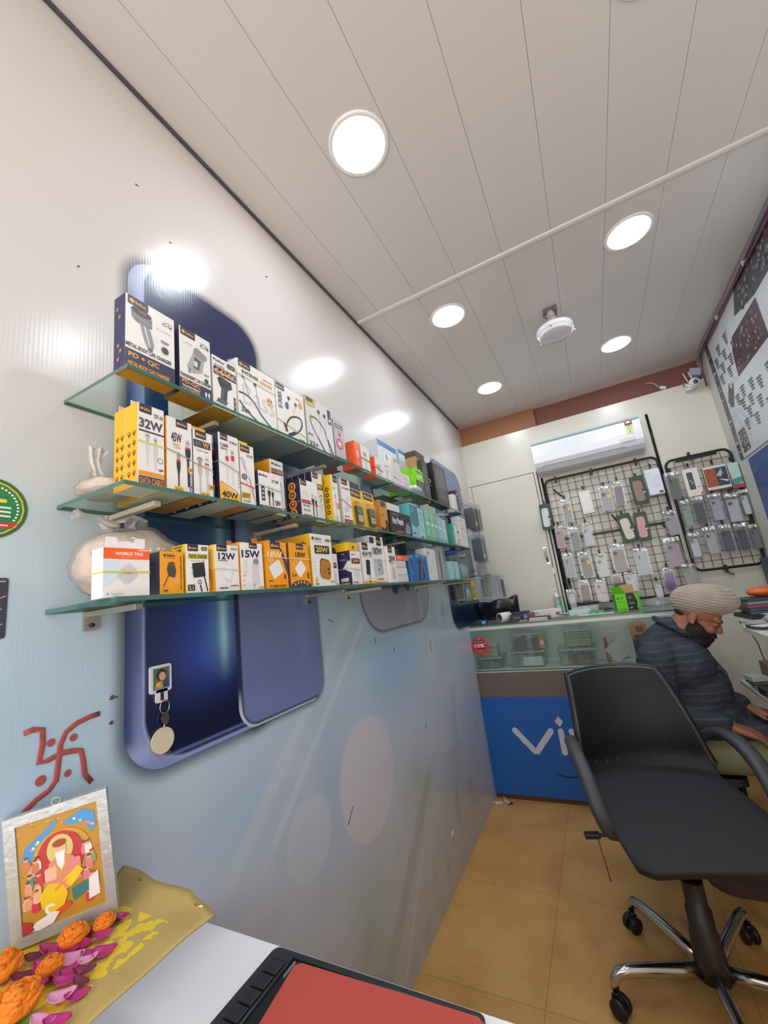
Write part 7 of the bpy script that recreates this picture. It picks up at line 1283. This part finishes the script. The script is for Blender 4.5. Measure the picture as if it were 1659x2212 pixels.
PET = ((.153, .39, .030, .018, .8, PK, 'magenta petal lying alone right of the others on the cloth'), (.21, .309, .028, .017, .7, PK, 'magenta petal nearest the front edge of the cloth'), (.178, .328, .03, .016, .9, PK2, 'pale pink petal left of the front magenta one'), (.12, .367, .030, .020, .9, PK2, 'pink and white petal between the marigolds'), (.10, .372, .028, .016, .5, PK, 'magenta petal against the frame-foot marigold'), (.122, .405, .022, .014, 1.0, PK, 'small magenta petal below the rightmost marigold'),
       (.106, .432, .024, .012, .9, DP, 'dark maroon petal behind the rightmost marigold'), (.085, .405, .026, .012, .7, DP, 'dark maroon petal at the picture corner'), (.125, .325, .028, .015, .6, PK, 'magenta petal between the two large marigolds'), (.085, .33, .03, .014, .9, DP, 'dark petal deep between the left marigolds'), (.155, .345, .03, .014, .8, PK, 'magenta petal in the middle of the cloth'), (.165, .36, .026, .012, .7, DP, 'dark pink petal beyond the middle one'), (.19, .305, .03, .014, .4, PK2, 'pale petal at the lower left of the cloth'), (.17, .295, .02, .012, 1.2, GNL, 'small green leaf by the largest marigold'), (.066, .35, .026, .014, .8, DP, 'maroon petal under the left end of the frame'), (.135, .38, .02, .012, .3, PK, 'small magenta petal on the yellow scrolls'), (.195, .285, .034, .013, .9, PK, 'long magenta petal at the bottom edge of the photo'), (.105, .30, .03, .015, .9, DP, 'dark petal left of the largest marigold'))
PET += ((.095, .392, .030, .016, 1.1, DP, 'dark petal under the frame-foot marigold, nearest the frame'), (.108, .388, .026, .014, .2, PK, 'magenta petal tucked right of the frame-foot marigold'), (.072, .365, .03, .015, .5, PK, 'magenta petal touching the left part of the frame'), (.138, .352, .03, .015, 1.2, PK, 'magenta petal upright among the middle petals'), (.128, .343, .024, .013, .1, DP, 'dark petal just right of the dull marigold'),
       (.148, .372, .024, .012, 1.0, PK2, 'pale petal between the lone magenta one and the middle'), (.192, .338, .026, .013, .9, PK, 'magenta petal right of the pale one near the cloth edge'), (.178, .350, .022, .011, .3, DP, 'dark small petal near the cloth edge'), (.112, .440, .018, .010, .4, PK, 'tiny magenta petal farthest from the camera'), (.098, .345, .03, .014, .2, PK, 'magenta petal left of the pink and white one'))
for i_, p in enumerate(PET): petal(*p, z=.0015*(i_ % 3))

# ================================================================== THE SEATED MAN
t = thing('person', (1.15, 2.50, 0), 'seated bearded man in a beige turban and dark striped kurta, looking down', 'person'); PO = Vector((1.15, 2.50, 0))
SK = mat('skin', '#94604a', .6, noise_amt=.14, scale=40, bump=.15); KU = None
def Lc(x, y, z): return Vector((x, y, z))-PO
def remesh(o, vox, sm=6, f=.6):
    r = o.modifiers.new('remesh', 'REMESH'); r.mode = 'VOXEL'; r.voxel_size = vox; r.use_smooth_shade = True
    s = o.modifiers.new('smooth', 'SMOOTH'); s.iterations = sm; s.factor = f
HC = Lc(1.246, 2.55, 1.053); az = math.radians(-9); th = math.radians(-33)
hf = Vector((math.cos(th)*math.cos(az), math.cos(th)*math.sin(az), math.sin(th))); hr = hf.cross(Vector((0, 0, 1))).normalized(); hu = hr.cross(hf).normalized()   # hr: his right, towards the camera
HM = Matrix((hf, hr, hu)).transposed()
def hp(f, r, u): return HC+hf*f+hr*r+hu*u
mb = MB()
E_ = lambda c, r: mb.ellipsoid(hp(*c), r, SK, HM, 24, 16)
E_((.0, 0, .03), (.094, .074, .085)); E_((.035, 0, -.035), (.062, .060, .070)); E_((.052, 0, -.072), (.038, .038, .030)); E_((.072, 0, .018), (.026, .055, .022))
for s in (-1, 1):
    E_((.070, s*.034, -.038), (.022, .024, .022)); E_((.088, s*.030, .012), (.012, .026, .008)); E_((.082, s*.031, -.006), (.0125, .0145, .010)); E_((.100, s*.010, -.040), (.011, .008, .007))
    E_((-.012, s*.076, -.015), (.018, .008, .030)); E_((-.004, s*.080, -.034), (.010, .007, .012))
mb.rcone(hp(.092, 0, .006), .009, hp(.112, 0, -.033), .0115, SK); E_((.092, 0, -.062), (.012, .024, .005)); E_((.090, 0, -.071), (.012, .020, .006))
# neck, hidden trunk, arms
NB = Lc(1.125, 2.55, .955)
mb.rcone(hp(-.022, 0, -.03), .056, NB, .060, SK); mb.rcone(NB, .06, Lc(1.10, 2.55, .86), .10, SK, flat=.8)
mb.rcone(Lc(1.12, 2.55, .84), .12, Lc(1.12, 2.55, .56), .12, SK, flat=1.0)
SR = Lc(1.015, 2.375, .875); ER = Lc(1.00, 2.36, .625); WR = Lc(1.222, 2.33, .607)
SL = Lc(1.09, 2.73, .885); EL_ = Lc(1.17, 2.76, .66); WL = Lc(1.36, 2.62, .60)
for a, b, c in ((SR, ER, WR), (SL, EL_, WL)): mb.rcone(a, .05, b, .038, SK); mb.rcone(b, .038, c, .026, SK)
mb.rcone(SR, .05, SL, .05, SK)
def hand(w, d, side, n):
    # w wrist, d direction of the hand, side towards the thumb, n back of the hand
    d, side, n = d.normalized(), side.normalized(), n.normalized(); p1 = w+d*.078
    for k, off in enumerate((-.030, -.010, .010, .028)): mb.rcone(w+d*.008+side*off*.55, .0145, p1+side*off, .0115, SK, 10)
    for k, (off, l) in enumerate(((.031, .066), (.011, .076), (-.009, .071), (-.028, .055))):
        b0 = p1+side*off; b1 = b0+d*l*.42-n*.004; b2 = b1+d*l*.32-n*.013; b3 = b2+d*l*.20-n*.014
        mb.rcone(b0, .0098, b1, .0088, SK, 10); mb.rcone(b1, .0088, b2, .008, SK, 10); mb.rcone(b2, .008, b3, .0070, SK, 10)
    t0 = w+d*.022+side*.022; t1 = t0+d*.030+side*.026-n*.006; t2_ = t1+d*.030+side*.008-n*.008
    mb.rcone(t0, .014, t1, .0108, SK, 10); mb.rcone(t1, .0105, t2_, .0085, SK, 10)
hand(WR, Vector((.93, -.02, -.35)), Vector((.05, .95, .1)), Vector((.30, -.25, .95)))
hand(WL, Vector((.75, -.55, -.15)), Vector((-.5, -.8, .1)), Vector((.1, 0, 1)))
# lower body under the trousers, feet
HR, KR, AR = Lc(1.11, 2.44, .475), Lc(1.545, 2.37, .475), Lc(1.50, 2.37, .09); HL, KL, AL_ = Lc(1.11, 2.64, .475), Lc(1.53, 2.66, .485), Lc(1.50, 2.68, .09)
mb.rcone(Lc(1.10, 2.50, .52), .11, Lc(1.10, 2.60, .52), .11, SK)
for h_, k_, a_ in ((HR, KR, AR), (HL, KL, AL_)):
    mb.rcone(h_, .072, k_, .048, SK); mb.rcone(k_, .048, a_, .034, SK); mb.rcone(a_-Vector((.02, 0, .035)), .035, a_+Vector((.14, -.01, -.058)), .026, SK)
body = mb.build('body', t); remesh(body, .0042, 4, .5)
# eyes, brows
BRM = mat('hair_black', '#15120f', .7, noise_amt=.2, bump=.6, scale=250)
for s in (-1, 1):
    mb = MB(); mb.ellipsoid(hp(.0935, s*.031, -.009), (.006, .012, .0035), mat('eyelid_dark', '#3c241c', .5, noise_amt=.1), HM, 14, 8); mb.build('eyelid', t)
    mb = MB(); P_ = [hp(.097+.003*(1-q*q), s*(.031+.017*q), .0145-.003*q*q*1.2+.002) for q in (-1, -.5, 0, .5, 1)]; mb.tube([p for p in P_], [.0025, .0042, .0045, .004, .002], BRM, 8); mb.build('eyebrow', t)
# beard and moustache
mb = MB()
B_ = lambda c, r: mb.ellipsoid(hp(*c), r, BRM, HM, 24, 16, lambda d: 1+.05*noise.noise(d*9))
B_((.052, 0, -.105), (.050, .052, .046)); B_((.028, 0, -.130), (.055, .050, .040)); B_((.0, 0, -.110), (.050, .058, .045)); B_((.03, .022, -.112), (.058, .048, .050)); B_((.03, -.022, -.112), (.058, .048, .050)); B_((.030, 0, -.09), (.055, .060, .045)); B_((.078, 0, -.085), (.030, .036, .022))
for s in (-1, 1):
    B_((.020, s*.048, -.072), (.044, .030, .048)); B_((.0, s*.064, -.035), (.013, .012, .032)); B_((.055, s*.044, -.068), (.026, .019, .022)); B_((.098, s*.013, -.0555), (.010, .017, .0065)); B_((.092, s*.032, -.066), (.012, .012, .010))
mb.rcone(hp(.100, .020, -.058), .006, hp(.112, .034, -.064), .003, BRM); mb.rcone(hp(.100, -.020, -.058), .006, hp(.112, -.034, -.064), .003, BRM)
o = mb.build('beard', t); remesh(o, .004, 10, .6)
mb = MB(); mb.ellipsoid(hp(-.058, 0, -.018), (.030, .056, .016), BRM, HM, 20, 12); mb.build('hair', t)
# turban: wound folds over an egg-shaped form
def turban_mat():
    m = bpy.data.materials.new('turban_cloth'); m.use_nodes = True; nt = m.node_tree; b = nt.nodes['Principled BSDF']; n = nt.nodes.new('ShaderNodeTexNoise'); n.inputs['Scale'].default_value = 18; tc = nt.nodes.new('ShaderNodeTexCoord'); nt.links.new(tc.outputs['Object'], n.inputs[0])
    cr = nt.nodes.new('ShaderNodeValToRGB'); cr.color_ramp.elements[0].color = C('#94877b'); cr.color_ramp.elements[1].color = C('#aea090'); nt.links.new(n.outputs[0], cr.inputs[0]); nt.links.new(cr.outputs[0], b.inputs['Base Color']); b.inputs['Roughness'].default_value = .9; b.inputs['Sheen Weight'].default_value = .3; return m
TB = turban_mat(); mb = MB(); tc_ = Lc(1.288, 2.55, 1.114); nu, nv = 120, 90; vs = []; tilt = math.radians(-8); fa = Vector((math.cos(tilt)*math.cos(az), math.cos(tilt)*math.sin(az), math.sin(tilt))); ra = fa.cross(Vector((0, 0, 1))).normalized(); ua = ra.cross(fa).normalized()
for j in range(nv+1):
    ph = PI*j/nv-PI/2
    for i in range(nu):
        q = 2*PI*i/nu; dx, dy, dz = math.cos(ph)*math.cos(q), math.cos(ph)*math.sin(q), math.sin(ph)
        # bands sweep from the low back up over the sides to the front
        s_ = dz*1.0+.22*dx*abs(dy)+.10*dx; w = s_*6.0+.6*math.sin(q*1.0+1)+(.5 if dy > 0 else 0); fr = w-math.floor(w); rid = .06*(fr**.6)*(1-fr)**.35*2
        rr_ = 1+rid*(1-abs(dz)**6)+.012*noise.noise(Vector((dx*3, dy*3, dz*9)))
        ex = .132*(1+.03*dx); ez = .086 if dz > 0 else .074-.010*dx; p = fa*dx*ex*rr_+ra*dy*.098*rr_+ua*dz*ez*rr_*(1+.04*dx)
        if dz < 0: p += fa*.0
        vs.append(tc_+p)
mb.add(vs, [(j*nu+i, j*nu+(i+1) % nu, (j+1)*nu+(i+1) % nu, (j+1)*nu+i) for j in range(nv) for i in range(nu)], TB, True); mb.build('turban', t)
# kurta
def kurta_mat():
    m = bpy.data.materials.new('kurta_cloth'); m.use_nodes = True; nt = m.node_tree; b = nt.nodes['Principled BSDF']; L = nt.links.new; tc = nt.nodes.new('ShaderNodeTexCoord')
    w = nt.nodes.new('ShaderNodeTexWave'); w.bands_direction = 'Z'; w.inputs['Scale'].default_value = 11; w.inputs['Distortion'].default_value = 1.2; w.inputs['Detail Scale'].default_value = 2; L(tc.outputs['Object'], w.inputs[0])
    cr = nt.nodes.new('ShaderNodeValToRGB'); cr.color_ramp.elements[0].position = .80; cr.color_ramp.elements[0].color = C('#2c323d'); cr.color_ramp.elements[1].position = .97; cr.color_ramp.elements[1].color = C('#3d434e'); L(w.outputs['Fac'], cr.inputs[0]); L(cr.outputs[0], b.inputs['Base Color'])
    n = nt.nodes.new('ShaderNodeTexNoise'); n.inputs['Scale'].default_value = 13; n.inputs['Detail'].default_value = 3; L(tc.outputs['Object'], n.inputs[0]); bp = nt.nodes.new('ShaderNodeBump'); bp.inputs['Strength'].default_value = .8; bp.inputs['Distance'].default_value = .02; L(n.outputs['Fac'], bp.inputs['Height']); L(bp.outputs[0], b.inputs['Normal']); b.inputs['Roughness'].default_value = .85; return m
KU = kurta_mat(); mb = MB()
mb.ellipsoid(Lc(1.12, 2.54, .835), (.150, .205, .135), KU, Matrix.Rotation(.35, 3, 'Y'), 28, 18); mb.ellipsoid(Lc(1.155, 2.54, .70), (.150, .18, .15), KU, None, 28, 18); mb.ellipsoid(Lc(1.16, 2.54, .60), (.165, .19, .12), KU, None, 28, 18); mb.ellipsoid(Lc(1.09, 2.54, .53), (.13, .19, .11), KU, None, 24, 14)
mb.rcone(Lc(1.035, 2.40, .90), .075, Lc(1.05, 2.68, .905), .075, KU); mb.rcone(Lc(1.085, 2.55, .935), .092, Lc(1.12, 2.55, .985), .070, KU)
for a, b, c in ((SR, ER, WR), (SL, EL_, WL)): mb.rcone(a, .082, b, .062, KU); e = b+(c-b)*.86; mb.rcone(b, .064, e, .050, KU)
# skirt over the lap
mb.rcone(Lc(1.12, 2.46, .53), .10, Lc(1.33, 2.43, .525), .075, KU); mb.rcone(Lc(1.12, 2.64, .53), .10, Lc(1.36, 2.64, .53), .08, KU); mb.rcone(Lc(1.2, 2.54, .53), .09, Lc(1.33, 2.54, .52), .07, KU)
o = mb.build('kurta', t); remesh(o, .008, 6, .6); dsp = bpy.data.textures.new('folds', 'CLOUDS'); dsp.noise_scale = .07; dm = o.modifiers.new('folds', 'DISPLACE'); dm.texture = dsp; dm.strength = .016; dm.mid_level = .5
# collar and placket
mb = MB(); cpts = []
for k in range(17):
    a = 2*PI*k/16+.2; cpts.append(Vector((1.138+.070*math.cos(a), 2.545+.072*math.sin(a), 1.002-.050*math.cos(a)))-PO)
mb.tube(cpts[:-1], .013, KU, 8, closed=True); mb.build('collar', t)
mb = MB(); 
for q in ((.222, .94), (.262, .86), (.292, .78)): pass
mb.tube([Lc(1.21, 2.515, .925), Lc(1.25, 2.50, .86), Lc(1.285, 2.495, .79), Lc(1.295, 2.49, .73)], [.008, .009, .009, .006], KU, 8); mb.build('placket', t)
# trousers
TRM = mat('olive_trousers', '#7b8061', .85, noise_amt=.12, bump=.5, scale=30); mb = MB()
mb.rcone(Lc(1.09, 2.47, .50), .115, Lc(1.09, 2.62, .50), .115, TRM)
for h_, k_, a_ in ((HR, KR, AR), (HL, KL, AL_)): mb.rcone(h_, .098, k_, .070, TRM); mb.rcone(k_, .072, a_+Vector((0, 0, .03)), .055, TRM)
o = mb.build('trousers', t); remesh(o, .008, 5, .6)
# stool he sits on
ts = thing('stool', (1.10, 2.55, 0), 'plain stool under the seated man', 'stool'); mb = MB(); mb.prism(rrect(.30, .30, .03, 4), (0, 0, .340), (1, 0, 0), (0, 1, 0), .03, BLACKP); mb.build('seat', ts, .004)
for a, b in ((-.12, -.12), (.12, -.12), (.12, .12), (-.12, .12)): mb = MB(); mb.tube([(a, b, .341), (a*1.1, b*1.1, 0)], .012, BLACKM, 8); mb.build('leg', ts)
